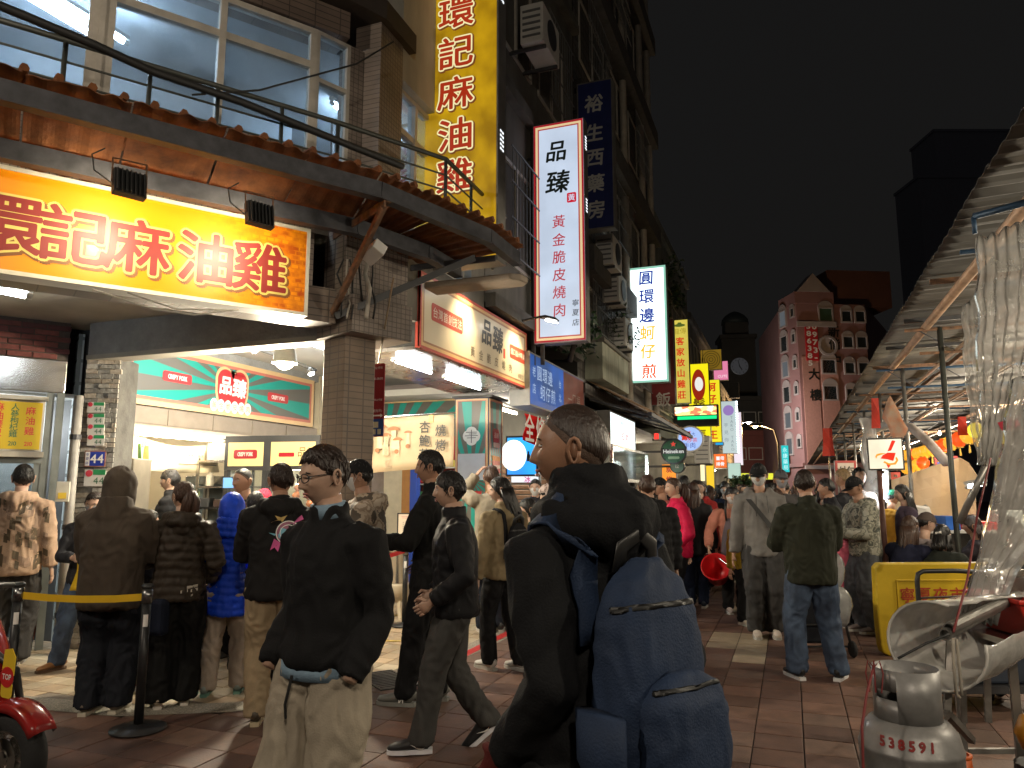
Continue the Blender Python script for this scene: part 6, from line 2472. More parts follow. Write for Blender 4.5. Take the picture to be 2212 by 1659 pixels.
# dark far houses
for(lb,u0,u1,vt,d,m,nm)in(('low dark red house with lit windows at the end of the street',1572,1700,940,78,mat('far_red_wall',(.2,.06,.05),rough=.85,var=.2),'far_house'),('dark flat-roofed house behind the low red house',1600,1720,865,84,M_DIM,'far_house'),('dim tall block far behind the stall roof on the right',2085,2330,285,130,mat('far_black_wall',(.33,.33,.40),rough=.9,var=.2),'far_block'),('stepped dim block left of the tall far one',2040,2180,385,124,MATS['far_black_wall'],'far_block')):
 a,b=at(u0,1060,d),at(u1,1060,d)
 z=at((u0+u1)/2,vt,d).z
 t_=thing(nm,lb,'building',((a.x+b.x)/2,(a.y+b.y)/2,0))
 M_=face_frame((a.x,a.y,0),(b.x,b.y,0))
 l_=(b-a).length
 bm=BM()
 box(bm,0,l_,0,z,-8,0,M_)
 obj('wall',bm,m,t_)
 bm=BM()
 box(bm,-.2,l_+.2,z+.01,z+.5,-8.2,.2,M_)
 obj('parapet',bm,m,t_)
 if nm=='far_house':
  for k in range(3):
   window(t_,M_,l_*(.1+.28*k),l_*(.1+.28*k)+1.5,z-2.6,z-1.3,.05,.08,None,(),None,emis('far_lit_window',(.22,.26,.24,1),.5,.4,.6)if k==1 else M_DGL,.15)
# red and yellow shop strip at the street end
MYS,w,h=(lambda a,b,z:(face_frame((a.x,a.y,a.z),(b.x,b.y,a.z)),(b-a).length,z-a.z))(at(1598,1036,70),at(1730,1036,70),at(1660,1022,70).z)
s_=signbox('strip_sign','long yellow-green lit strip sign low at the end of the street',MYS,w,h,.4,emis('acid_yellow_panel',(.75,.78,.05,1),1.0),M_SIDE)
bm=BM()
lathe(bm,[(h*.36,.004),(h*.36,.03)],20,MYS@Matrix.Translation((w*.12,h*.5,0)))
obj('round_mark',bm,emis('blue_mark_lit',(.03,.08,.35,1),1),s_)
MTS,w,h=(lambda a,b,z:(face_frame((a.x,a.y,a.z),(b.x,b.y,a.z)),(b-a).length,z-a.z))(at(1690,1020,62),at(1706,1020,62),at(1698,962,62).z)
s_=signbox('projecting_sign','teal lit vertical sign at the foot of the pink building',MTS,w,h,.3,emis('teal_lit_panel',(.01,.42,.45,1),1.0),M_SIDE)
letters(s_,MTS,[('永康藥局',w*.5,h*.5,w*.7,dict(vertical=True,pitch=h*.22))],emis('pale_teal_ink',(.5,.8,.8,1),1))
# pink apartment building
dP=60
c0=at(1712,1060,dP)
cz=at(1700,640,dP).z
PB=thing('pink_building','pink tiled apartment building with arched windows and a gabled top beyond the stall roof','building',(c0.x,c0.y,0))
dl=at(1690,800,62)-at(1690,800,60)
pL,pM,pR=at(1700,1060,63),at(1742,1060,60),at(1895,1060,60.5)
def P0(p):
 return V(p.x,p.y,0)
Ma,la=face_frame(P0(pL),P0(pM)),(P0(pM)-P0(pL)).length
Mb,lb_=face_frame(P0(pM),P0(pR)),(P0(pR)-P0(pM)).length
zA=at(1740,655,60).z
zB=at(1800,640,60).z
bm=BM()
prism(bm,[P0(pL),P0(pM),P0(pR),P0(pR)+V(3,12,0),P0(pL)+V(-2,12,0)],(0,0,zA))
obj('wall',bm,M_PINK,PB)
bm=BM()
box(bm,-.1,lb_*.55,zA+.01,zB+.4,-3,.06,Mb)
obj('attic',bm,M_PINK,PB)
bm=BM()
flat(bm,[(lb_*.02,zB+.42),(lb_*.5,zB+.42),(lb_*.26,zB+2.0)],Mb,-1.0,.12)
obj('gable',bm,M_PINKL,PB)
bm=BM()
box(bm,lb_*.56,lb_*1.5,zA,zB+2.6,-6,-.8,Mb)
obj('rear_block',bm,mat('red_brown_tile',(.16,.075,.065),rough=.8,var=.2,scale=.5),PB)
bm=BM()
box(bm,-.05,lb_*.56,zA-2.0,zA-1.55,.061,.16,Mb)
box(bm,-.05,lb_*.56,3.4,3.7,.061,.2,Mb)
obj('band',bm,M_PINKL,PB)
bm=BM()
box(bm,-.1,la+.02,3.6,3.9,.01,.2,Ma)
obj('band_left',bm,M_PINK,PB)
bm=BM()
box(bm,lb_*.04,lb_*.27,3.8,zA-4.5,.003,.05,Mb)
box(bm,lb_*.3,lb_*.55,3.8,zA-4.5,.003,.05,Mb)
obj('pale_panel',bm,mat('salmon_panel',(.5,.26,.23),rough=.75,var=.15),PB)
def arch_window(M_,x,z,w=1.1,h=1.5,lit=None):
 bm=BM()
 winframe(bm,x-w/2,x+w/2,z,z+h,.12,.0,.12,M_)
 f=obj('window',bm,M_PINKL,PB)
 bm=BM()
 o_=[(x+w/2*math.cos(t),z+h+w*.42*math.sin(t))for t in(math.pi*q/10 for q in range(11))]
 flat(bm,o_,M_,.005,.1)
 obj('arch',bm,M_PINKL,f)
 bm=BM()
 box(bm,x-w/2+.1,x+w/2-.1,z+.1,z+h-.1,.02,.05,M_)
 obj('pane',bm,lit or M_DGL,f)
GF=emis('far_grey_window',(.09,.1,.11,1),.9)
for k in range(6):
 z_=4.6+k*(zA-6.2)/5
 arch_window(Ma,la*.3,z_,1.2,1.5,GF if k in(0,1,3,5)else None)
 arch_window(Ma,la*.82,z_+.5,.7,.9)
 if k in(2,3,5):
  arch_window(Mb,lb_*.42,z_,1.3,1.3,mat('green_shutter',(.05,.1,.06),rough=.6,var=.2)if k==5 else None)
 arch_window(Mb,lb_*.72,z_,1.0,1.1)
 arch_window(Mb,lb_*.92,z_,1.0,1.1)
bm=BM()
lathe(bm,[(.85,.0),(.85,.16),(.65,.17),(.65,.06)],24,Mb@Matrix.Translation((lb_*.42,4.6+4.1*(zA-6.2)/5,0)),True,True)
obj('round_window',bm,M_PINKL,PB)
zz=[at(1770,v,60).z for v in(700,860)]
bm=BM()
box(bm,lb_*.1,lb_*.28,zz[1]+3.1,zz[0],.06,.14,Mb)
RBn=tag(obj('phone_banner',bm,mat('red_banner_face',(.5,.02,.03),rough=.6,var=.1),None),'tall red banner with white phone digits on the pink building','banner')
letters(RBn,Mb,[('0973-',lb_*.235,(zz[0]+zz[1]+3.1)/2,.62,dict(vertical=True,pitch=.66,bold=.04,sx=1.4)),('386385',lb_*.15,(zz[0]+zz[1]+3.1)/2-.2,.6,dict(vertical=True,pitch=.62,bold=.04,sx=1.4))],mat('white_banner_letter',(.8,.75,.75),rough=.5,var=.05),.145)
for(tx,fx,v)in(('新',.52,715),('偕',.52,742),('中',.525,777),('大',.2,808),('樓',.205,853)):
 p=at(1780,v,60)
 bm=BM()
 put_glyph(bm,tx,lb_*fx,p.z,1.0,Mb,.07,.03)
 obj('wall_letter',bm,M_BLACK,PB)
# street lamps
def street_lamp(label,base,h,reach,energy,col,d=(1,0)):
 t=thing('street_lamp',label,'street lamp',base)
 bm=BM()
 e=V(d[0],d[1],0)
 P=[base,base+V(0,0,h*.8),base+V(0,0,h*.95)+e*reach*.2,base+V(0,0,h)+e*reach]
 tube(bm,P,[.09,.07,.05,.045],8)
 obj('post',bm,M_DARK,t,smooth=True)
 bm=BM()
 tube(bm,[P[-1]-e*.1,P[-1]+e*.3,P[-1]+e*.65],[(.07,.05),(.16,.08),(.05,.03)],10)
 obj('lamp_head',bm,M_DARK,t,smooth=True)
 bm=BM()
 lathe(bm,[(.001,-.17),(.11,-.13),(.14,-.05)],14,Matrix.Translation(P[-1]+e*.3),False,True)
 obj('lens',bm,emis('lamp_lens_'+'%d'%int(col[2]*100),col+(1,),25),t,smooth=True)
 bulb('lamp_light',P[-1]+e*.3-V(0,0,.3),energy,col,.2,t)
 return t
pl=at(1686,1060,46)
street_lamp('orange-glowing street lamp on a curved post at the end of the street',V(pl.x,pl.y,0),at(1660,918,46).z,1.0,1100,(1,.62,.25),(-1,-.1))
pl=at(1580,1060,58)
street_lamp('white street lamp farther off beside the dark house',V(pl.x,pl.y,0),at(1620,912,58).z,1.2,1200,(1,.95,.85),(1,.2))  # lamp added to light the pink building
for(lb,x,y,e)in(('street lamp behind the viewer on the market side',3.4,-3.2,260),('street lamp behind the viewer across the corner',-7.5,-2.2,280)):
 street_lamp(lb,V(x,y,0),5.6,1.2,e,(1,.86,.68),(-1 if x>0 else 1,.3))  # unseen lamps added behind the camera as fill for crowd and paving
# == market stall roof on the right
M_ROOF=[mat('stall_roof_sheet_%d'%i,c,rough=.75,var=.35,scale=2.5,stretch=(.4,2,1))for i,c in enumerate(((.095,.092,.085),(.12,.114,.104),(.078,.075,.072),(.103,.095,.084)))]
M_STEELB=mat('blue_truss_steel',(.03,.07,.13),rough=.5,metal=.3,var=.3)
M_TUBES=mat('galvanised_tube',(.30,.29,.27),rough=.4,metal=.7,var=.3)
M_BRNP=mat('peach_roof_pipe',(.48,.32,.22),rough=.5,metal=.2,var=.3)
SR=thing('stall_roof','long corrugated market stall roof on thin posts along the right side of the street','roof',(3.5,20,3.7))
y=2.4
k=0
_rr=random.Random(4)
while y<62:
 wd=1.05 if y<20 else 2.4
 bm=BM()
 n=16
 grid=[]
 for i in range(n+1):
  f=i/n
  yy=y+f*(wd+.05)
  zz=3.74+.012*math.sin(f*math.pi*2*5)+(.015 if k%2 else 0)
  grid.append([V(1.36+_rr.uniform(-.0,.004)+4.9*j/3,yy,zz+.06*j)for j in range(4)])
 sheet(bm,grid,.006)
 obj('roof_sheet',bm,M_ROOF[_rr.randrange(4)],SR)
 y+=wd
 k+=1
bm=BM()
tube(bm,[(1.7,2.6,3.62),(1.7,60,3.62)],.05,8)
obj('eave_pipe',bm,M_BRNP,SR,smooth=True)
for x in(2.6,3.6,4.8):
 bm=BM()
 beam(bm,(x,2.6,3.68),(x,60,3.68),.05,.07)
 obj('purlin',bm,M_RUSTB,SR)
for k in range(16):
 bm=BM()
 yy=8.4+k*1.9
 beam(bm,(1.45,yy,3.70),(6.2,yy,3.76),.045,.05)
 obj('rafter',bm,M_DARK if k%3 else M_RUSTB,SR)
# open-web trusses across
for k,yy in enumerate((4.2,7.0,10.3,13.6,17,20.5,24,28,33,39)):
 z0,z1=3.28,3.58
 bm=BM()
 tube(bm,[(1.45,yy,z1),(6.2,yy,z1)],.022,6)
 obj('top_chord',bm,M_STEELB if k%2 else M_RUSTB,SR)
 bm=BM()
 tube(bm,[(1.6,yy,z0),(6.2,yy,z0)],.02,6)
 obj('bottom_chord',bm,M_STEELB if k%2 else M_RUSTB,SR)
 bm=BM()
 for q in range(11):
  xa=1.6+q*.42
  tube(bm,[(xa,yy,z0 if q%2 else z1),(xa+.42,yy,z1 if q%2 else z0)],.009,5)
 obj('web',bm,MATS['grey_steel_channel'],SR)
 if yy>9:
  bm=BM()
  tube(bm,[(1.84,yy,0),(1.84,yy,3.6)],.032,10)
  obj('post',bm,M_TUBES if k!=2 else MATS['dark_green_grey_rail'],SR,smooth=True)
for(x,y0,y1)in((2.0,8,30),(2.9,10,40),(4.2,9,44)):
 bm=BM()
 tube(bm,[(x,y0,3.30),(x,y1,3.30)],.022,6)
 obj('tie_pipe',bm,M_BRNP,SR)
# curved white duct under the roof
_d0,_d1,_d2=at(1880,930,13),at(1970,935,11.5),at(2045,1000,10.8)
bm=BM()
tube(bm,[_d0,_d0.lerp(_d1,.5)+V(0,0,.12),_d1+V(0,0,.08),_d1.lerp(_d2,.5)+V(0,0,.08),_d2],.07,10)
tag(obj('exhaust_duct',bm,mat('dirty_white_duct',(.5,.45,.42),rough=.6,var=.3),None,smooth=True),'dirty white curved duct hanging under the stall roof above the lanterns','duct')
# added bulbs under the roof, fill light for stalls and street
for k,(x,y,e)in enumerate(((3.3,1.6,90),(3.6,5.0,100),(3.8,8.6,130),(3.9,12.5,150),(3.9,17,170),(3.9,23,200),(3.9,30,220),(3.9,40,260))):
 t=thing('added_bulb','bare warm bulb hanging under the stall roof, '+('nearest the viewer','over the gas bottle stall','over the diners','past the dark post','fifth along the row','sixth along the row','seventh along the row','farthest of the row')[k],'lamp',(x,y,3.2),group='bulbs under the stall roof')
 bm=BM()
 lathe(bm,[(.001,-.05),(.03,-.035),(.04,0),(.025,.04),(.018,.07)],12,Matrix.Translation((x,y,3.15)))
 obj('bulb',bm,emis('added_bulb_glow',(1,.86,.62,1),30),t,smooth=True)
 bm=BM()
 tube(bm,[(x,y,3.22),(x,y,3.7)],.008,6)
 tube(bm,[(x,y,3.2),(x,y,3.27)],.02,8)
 obj('cord',bm,M_CABLE,t)
 bulb('added_bulb_light',(x,y,3.06),e,(1,.87,.66),.05,t)
# lit sign with a red chef mark
c0,c1=at(1876,1016,10.2),at(1955,1011,10.0)
MCh=face_frame(c0,V(c1.x,c1.y,c0.z))
w=(V(c1.x,c1.y,0)-V(c0.x,c0.y,0)).length
h=at(1880,946,10.1).z-c0.z
CS=signbox('hanging_sign','square white lit sign with a red and orange hat-shaped mark under the stall roof',MCh,w,h,.14,emis('warm_white_lit_panel',(.95,.86,.66,1),1.15,.3,3),M_STEEL,frame=M_STEEL,fw=.02)
_rm=emis('red_mark_lit',(.75,.03,.01,1),1)
_om=emis('orange_mark_lit',(.9,.33,.02,1),1)
bm=BM()
flat(bm,[(w*.36,h*.36),(w*.42,h*.46),(w*.56,h*.54),(w*.78,h*.53),(w*.70,h*.28),(w*.55,h*.33)],MCh,.004,.008)
flat(bm,[(w*.50,h*.2),(w*.62,h*.14),(w*.55,h*.06)],MCh,.004,.008)
flat(bm,[(w*.56,h*.58),(w*.66,h*.60),(w*.80,h*.9),(w*.70,h*.92)],MCh,.004,.008)
obj('red_mark',bm,_rm,CS)
bm=BM()
flat(bm,[(w*.24,h*.36),(w*.27,h*.44),(w*.36,h*.47),(w*.52,h*.52),(w*.38,h*.53),(w*.26,h*.50),(w*.21,h*.42)],MCh,.0042,.0085)
flat(bm,[(w*.42,h*.24),(w*.58,h*.15),(w*.76,h*.17),(w*.84,h*.30),(w*.80,h*.40),(w*.76,h*.38),(w*.78,h*.30),(w*.72,h*.22),(w*.58,h*.21),(w*.46,h*.28)],MCh,.0044,.009)
obj('orange_mark',bm,_om,CS)
bm=BM()
tube(bm,[MCh@Vector((w*.3,-.0,-.07)),V((MCh@Vector((w*.3,0,-.07))).x,(MCh@Vector((w*.3,0,-.07))).y,0)],.035,10)
obj('post',bm,mat('red_brown_post',(.2,.09,.07),rough=.5,var=.3),CS,smooth=True)
p=at(1909,1025,10.6)
q=at(1909,1078,10.6)
tl=thing('tube_light','upright white tube light below the lit hat-mark sign','light',q)
bm=BM()
tube(bm,[p,q],.03,10)
obj('tube',bm,MATS['white_tube_light'],tl,smooth=True)
bm=BM()
tube(bm,[p+V(.05,.06,.05),q+V(.05,.06,-.05)],.025,8)
obj('fitting',bm,M_WHITE,tl)
# lanterns
la0,la1=at(1956,984,16.5),at(2092,940,10.4)
_lr=emis('red_lantern_glow',(.95,.09,.01,1),1.0)
_ly=emis('yellow_lantern_glow',(1.0,.42,.03,1),1.05)
def lantern(p,r,m,label):
 t=thing('paper_lantern',label,'lantern',p,group='lantern strings under the stall roof')
 bm=BM()
 prof=[(r*.45,-r*.95)]
 for q in range(9):
  a=-1.1+2.2*q/8
  prof.append((r*math.cos(a)*(1 if q%2 else .94),r*math.sin(a)))
 prof.append((r*.45,r*.95))
 lathe(bm,prof,14,Matrix.Translation(p))
 obj('shade',bm,m,t,smooth=True)
 bm=BM()
 for s in(-1,1):
  lathe(bm,[(r*.46,s*r*.93),(r*.46,s*r*1.08)],10,Matrix.Translation(p))
 obj('rim',bm,mat('gold_lantern_rim',(.5,.3,.05),rough=.4,metal=.6,var=.2),t)
 bm=BM()
 tube(bm,[p-V(0,0,r*1.08),p-V(0,0,r*2.1)],[.012,.02],6)
 obj('tassel',bm,MATS['gold_lantern_rim'],t)
for k in range(13):
 f=k/12
 p=la0.lerp(la1,f**1.2)+V(0,0,-.05*math.sin(f*3))
 red=k in(3,8,9,11)
 lantern(p,.115,_lr if red else _ly,('red' if red else 'yellow')+' lantern on the upper string, '+('far third','middle third','near third')[min(2,k//5)])
for k in range(4):
 p=at(1958+k*12,1012-k*4,15-k*.6)
 lantern(p,.11,_ly if k<3 else _lr,('yellow' if k<3 else 'red')+' lantern on the short lower string beside the hat-mark sign, '+('first','second','third','last')[k])
lantern(at(2108,930,9.6),.1,emis('lemon_lantern_glow',(1.0,.75,.05,1),1.2),'single lemon-yellow lantern next to the gathered plastic curtain')
bm=BM()
tube(bm,[la0+V(0,0,.2),la0.lerp(la1,.5)+V(0,0,.14),la1+V(0,0,.2)],.006,5)
tag(obj('lantern_cord',bm,M_CABLE),'cord that carries the upper string of lanterns','cord')
# sloping white tarpaulin with light behind it
TPp=[at(1925,1037,12.5),at(2080,985,11.8),at(2112,1030,11.4),at(2105,1140,11.4),at(1928,1150,12.5)]
grid=[]
for i in range(11):
 f=i/10
 top=TPp[0].lerp(TPp[1],min(1,f/.85))if f<.85 else TPp[1].lerp(TPp[2],(f-.85)/.15)
 bot=TPp[4].lerp(TPp[3],f)
 grid.append([top.lerp(bot,j/6)+V(.01*math.sin(f*9+j),.03*math.sin(f*6+j*1.3),0)for j in range(7)])
bm=BM()
sheet(bm,grid,.004)
tag(obj('tarpaulin',bm,clothmat('cream_tarpaulin',(.70,.60,.48)),None),'cream tarpaulin slung as a slanting wall behind the stall, glowing where tubes shine through','tarpaulin')
for k,u in enumerate((2068,2084)):
 a,b=at(u,1040,12.2),at(u,1085,12.2)
 t=thing('tube_light','upright warm tube glowing behind the cream tarpaulin, the '+('left' if k==0 else 'right')+' one','light',b)
 bm=BM()
 tube(bm,[a,b],.03,10)
 obj('tube',bm,emis('warm_back_tube',(1,.8,.45,1),150),t,smooth=True)
 bm=BM()
 tube(bm,[a+V(.02,.08,.1),b+V(.02,.08,-.1)],.02,8)
 obj('fitting',bm,M_WHITE,t)
# red hanging strips
for k,(u,v0,v1,d,w_,lb)in enumerate(((1787,925,985,20,.12,'red hanging flag strip near the far part of the stall roof'),(1890,860,925,11,.05,'short faint red strip left of the duct'),(2078,900,940,9.8,.05,'thin red strip above the lantern string'))):
 a,b=at(u,v0,d),at(u+3,v1,d)
 bm=BM()
 sheet(bm,[[a+V(-w_,0,0),a+V(w_,.02,0)],[a.lerp(b,.5)+V(-w_,.05,0),a.lerp(b,.5)+V(w_,0,0)],[b+V(-w_*1.3,0,0),b+V(w_*1.3,.03,0)]],.003)
 tag(obj('flag_strip',bm,mat('red_flag_cloth',(.55,.04,.02),rough=.7,var=.2)),lb,'flag')
# menu boards under the roof
for(u0,u1,v0,v1,d,lb,tx,c)in((1806,1852,1040,995,16,'white board with a red frame and dark characters under the far stall roof','刈包',(.62,.55,.5)),(1925,1945,1036,1020,14,'small white board with red characters behind the hat-mark sign post','麵線',(.6,.55,.5)),(2020,2070,1010,985,16,'round-edged blue and red sign behind the tarpaulin edge','',(.05,.1,.4))):
 a,b=at(u0,v0,d),at(u1,v0,d)
 M_=face_frame(a,V(b.x,b.y,a.z))
 w,h=(V(b.x,b.y,0)-V(a.x,a.y,0)).length,at(u0,v1,d).z-a.z
 s_=signbox('stall_sign',lb,M_,w,h,.06,mat('stall_sign_face_%d'%u0,c,rough=.5,var=.1),M_WHITE,frame=mat('dull_red_frame',(.4,.05,.05),rough=.5,var=.2),fw=.05)
 if tx:
  letters(s_,M_,[(tx,w*.5,h*.5,h*.5,dict(bold=.02))],M_INKP)
# clear plastic wrapped round a post
M_PLAST=glassmat('crumpled_clear_plastic',(.93,.93,.92),haze=.34,gloss=.30,rough=.13,bump=.35,bscale=10,hazecol=(.85,.82,.78),lo=.75)
M_PLAST2=glassmat('clear_plastic_sheet',(.94,.94,.93),haze=.33,gloss=.30,rough=.12,bump=.35,bscale=8,hazecol=(.85,.82,.78),lo=.75)
def crumple(grid,amp,fr,seed=0):
 out=[]
 for i,r in enumerate(grid):
  row=[]
  for j,p in enumerate(r):
   n=noise.noise_vector(Vector(p)*fr+V(seed,seed,seed))
   n2=noise.noise_vector(Vector(p)*fr*3.1+V(seed,7,seed))
   row.append(Vector(p)+n*amp+n2*amp*.4)
  out.append(row)
 return out
pc_=at(1886,1060,11.2)
bm=BM()
g=[]
for i in range(15):
 z=1.35+(at(1880,905,11.2).z-1.35)*i/14
 r=.11+.03*math.sin(i*.9)+.02*(i/14)
 g.append([V(pc_.x+r*math.cos(t),pc_.y+r*math.sin(t),z)for t in(2*math.pi*q/20 for q in range(20))])
g=crumple(g,.03,6,3)
vv=[[bm.verts.new(p)for p in r]for r in g]
for a,b in zip(vv,vv[1:]):
 for q in range(20):
  bm.faces.new((a[q],a[(q+1)%20],b[(q+1)%20],b[q]))
tag(obj('wrapped_sheet',bm,M_PLAST,None,smooth=True),'rolled clear plastic sheet tied round a post left of the hat-mark sign','plastic sheet')
bm=BM()
a,b=at(1906,900,11),at(1924,868,10.8)
sheet(bm,crumple([[a.lerp(b,f)+V(0,0,-.5*j/4+.1*f)+V(.05*j,0,0)for j in range(5)]for f in(0,.25,.5,.75,1)],.03,5,1),.003)
tag(obj('orange_cloth',bm,mat('orange_print_cloth',(.5,.2,.1),rough=.8,var=.6,scale=9,alt=(.55,.42,.3)),None,smooth=True),'orange printed cloth bundled under the roof above the hat-mark sign','cloth')
# big clear curtains at the right
CU=thing('plastic_curtain','clear plastic curtain hanging from a blue bar, gathered at its foot','curtain',at(2130,1000,4.6))
bar0,bar1=at(2103,468,4.6),at(2260,425,4.3)
bm=BM()
tube(bm,[bar0,bar1],.022,10)
tube(bm,[bar0,at(2106,505,4.6)],.015,8)
obj('bar',bm,M_STEELB,CU,smooth=True)
def loft(rows,n,amp,fr,seed):
 """rows: list of (left, right) points; makes a pleated grid"""
 g=[]
 for i,(a,b)in enumerate(rows):
  g.append([Vector(a).lerp(Vector(b),j/n)for j in range(n+1)])
 out=[]
 for r0,r1 in zip(g,g[1:]):
  for k in range(5):
   out.append([p.lerp(q,k/5)for p,q in zip(r0,r1)])
 out.append(g[-1])
 for r in out:
  for j,p in enumerate(r):
   p+=V(0,1,0)*(.035*math.sin(j*2.1+seed)*(0.4+.6*((r[0]-r[-1]).length<.5)))
 return crumple(out,amp,fr,seed)
bm=BM()
sheet(bm,loft([(at(2106,512,4.6),at(2270,460,4.3)),(at(2110,640,4.6),at(2262,640,4.35)),(at(2113,800,4.6),at(2235,800,4.4)),(at(2118,900,4.6),at(2200,900,4.45)),(at(2120,985,4.6),at(2175,985,4.5)),(at(2108,1008,4.6),at(2178,1002,4.5))],18,.022,7,2),.002)
obj('sheet',bm,M_PLAST2,CU,smooth=True)
bm=BM()
sheet(bm,loft([(at(2074,668,4.9),at(2150,600,4.75)),(at(2080,760,4.9),at(2150,760,4.8)),(at(2092,880,4.85),at(2150,880,4.8)),(at(2108,1000,4.8),at(2160,990,4.8))],12,.02,7,5),.002)
obj('inner_sheet',bm,M_PLAST2,CU,smooth=True)
bm=BM()
lp=[at(2165,970+q*22,4.5)+V(.02*math.sin(q*2.2),0,0)for q in range(9)]
tube(bm,lp,.008,6)
obj('tie_cord',bm,M_CABLE,CU)
bm=BM()
a=at(2155,913,4.5)
sheet(bm,[[a,a+V(.1,.02,.03)],[a+V(.02,0,-.05),a+V(.12,0,-.02)]],.003)
obj('red_tag',bm,mat('crimson_tag',(.5,.01,.04),rough=.6,var=.1),CU)
CU2=thing('plastic_curtain','wide clear plastic sheet sweeping down into a rolled bundle','curtain',at(2140,1300,3.6))
bm=BM()
sheet(bm,loft([(at(2185,820,4.0),at(2330,780,3.6)),(at(2165,960,3.95),at(2330,960,3.6)),(at(2140,1090,3.85),at(2300,1090,3.6)),(at(2105,1230,3.7),at(2190,1235,3.65)),(at(2078,1340,3.6),at(2150,1350,3.6))],16,.022,6,8),.002)
obj('sheet',bm,M_PLAST,CU2,smooth=True)
# rolled bundle lying open-ended towards the street
bm=BM()
ax0,ax1=at(2020,1395,3.25),at(2240,1330,3.9)
dx=(ax1-ax0).normalized()
sx=dx.cross(V(0,0,1)).normalized()
sz=sx.cross(dx)
g=[]
for i in range(13):
 f=i/12
 c=ax0.lerp(ax1,f)
 row=[]
 for q in range(25):
  t=R(70)+q*R(300)/24
  r=.19-.05*f
  row.append(c+sx*(r*math.cos(t)*1.05)+sz*(r*.95*math.sin(t))-sx*0)
 g.append(row)
sheet(bm,crumple(g,.018,7,4),.002)
obj('rolled_bundle',bm,glassmat('milky_rolled_film',(.95,.95,.94),haze=.72,gloss=.22,rough=.15,bump=.3,bscale=9,hazecol=(.9,.88,.84),lo=.8),CU2,smooth=True)
bm=BM()
tube(bm,[g[0][q]for q in range(25)],.006,6)
obj('welt',bm,mat('milky_welt',(.6,.58,.54),rough=.4,var=.1),CU2,smooth=True)
for k in range(2):
 PT=thing('bundled_pipe','steel pipe end bound into the plastic roll, the %s one'%('upper' if k==0 else 'lower'),'pipe',at(2050,1360,3.2),group='pipes tied in the plastic roll')
 p=at(2050-k*9,1358+k*13,3.15)
 d=(at(2230,1270,3.9)-p).normalized()
 Mp=d.to_track_quat('Z','Y').to_matrix().to_4x4()
 Mp.translation=p
 bm=BM()
 lathe(bm,[(.019,.03),(.019,0),(.0245,0),(.0245,.9),(.019,.9)],16,Mp,True,True)
 obj('pipe',bm,M_TUBES,PT,smooth=False)
for k,(pts,r,lb)in enumerate((([at(1940,1422,3.1),at(2000,1390,3.1),at(2050,1370,3.1)],.005,'dark cord stretched from the roll edge to the pipes'),([at(2058,1380,3.1),at(2060,1440,3.1),at(2066,1500,3.12),at(2074,1508,3.12)],.006,'pale rope hanging from the pipes, the left strand'),([at(2066,1380,3.12),at(2072,1440,3.12),at(2078,1502,3.12)],.006,'pale rope hanging from the pipes, the right strand'),([at(2060,1365,3.1),at(2090,1250,3.4),at(2110,1120,3.7),at(2140,990,4.3)],.005,'red-brown cord rising along the edge of the sweeping sheet'))):
 cable('cord',lb,pts,r,M_CABLE if k==0 else(mat('pale_rope',(.4,.36,.3),rough=.8,var=.2)if k<3 else mat('maroon_cord',(.2,.03,.03),rough=.7,var=.1)),'cord',n=4)
# == things in front of the stalls
M_YPL=mat('yellow_moulded_plastic',(.62,.42,.018),rough=.45,var=.22,scale=3,bump=.1)
bp=gd(1905,1418)
br=gd(1905,1418)
BR=thing('barrier','yellow moulded plastic barrier with red characters in front of the diners','barrier',br)
e_=V(RT[0],RT[1],0)*.985+V(FW[0],FW[1],0)*.03
MBR=face_frame(V(br.x,br.y,0),V(br.x,br.y,0)+e_)
W_,H_=1.28,.88
bm=BM()
prof=[(0,.1),(.02,.03),(.08,0),(W_-.08,0),(W_-.02,.03),(W_,.1),(W_-.02,H_-.05),(W_-.06,H_),(.04,H_),(0,H_-.04),(-.01,.45),(-.01,.34)]
flat(bm,prof,MBR,-.1,0)
obj('body',bm,M_YPL,BR,bevel=.015)
bm=BM()
winframe(bm,.19,W_-.12,.44,.72,.012,-.002,.012,MBR)
obj('panel_rim',bm,M_YPL,BR,bevel=.004)
for k in range(5):
 bm=BM()
 box(bm,.2,.62,.12+k*.055,.14+k*.055,.0005,.018,MBR)
 obj('rib',bm,M_YPL,BR,bevel=.006)
for k in range(4):
 bm=BM()
 lathe(bm,[(.008,0),(.008,.012),(.004,.014)],8,MBR@Matrix.Translation((.16,.14+k*.055,0)))
 obj('stud',bm,mat('worn_pale_yellow',(.75,.65,.3),rough=.5,var=.2),BR)
char_parts(BR,'letter',[(ch,.29+k*.165,.575,.155)for k,ch in enumerate('寧夏夜市專用')],MBR,mat('red_barrier_print',(.42,.05,.02),rough=.5,var=.3,scale=20),.014,.012)
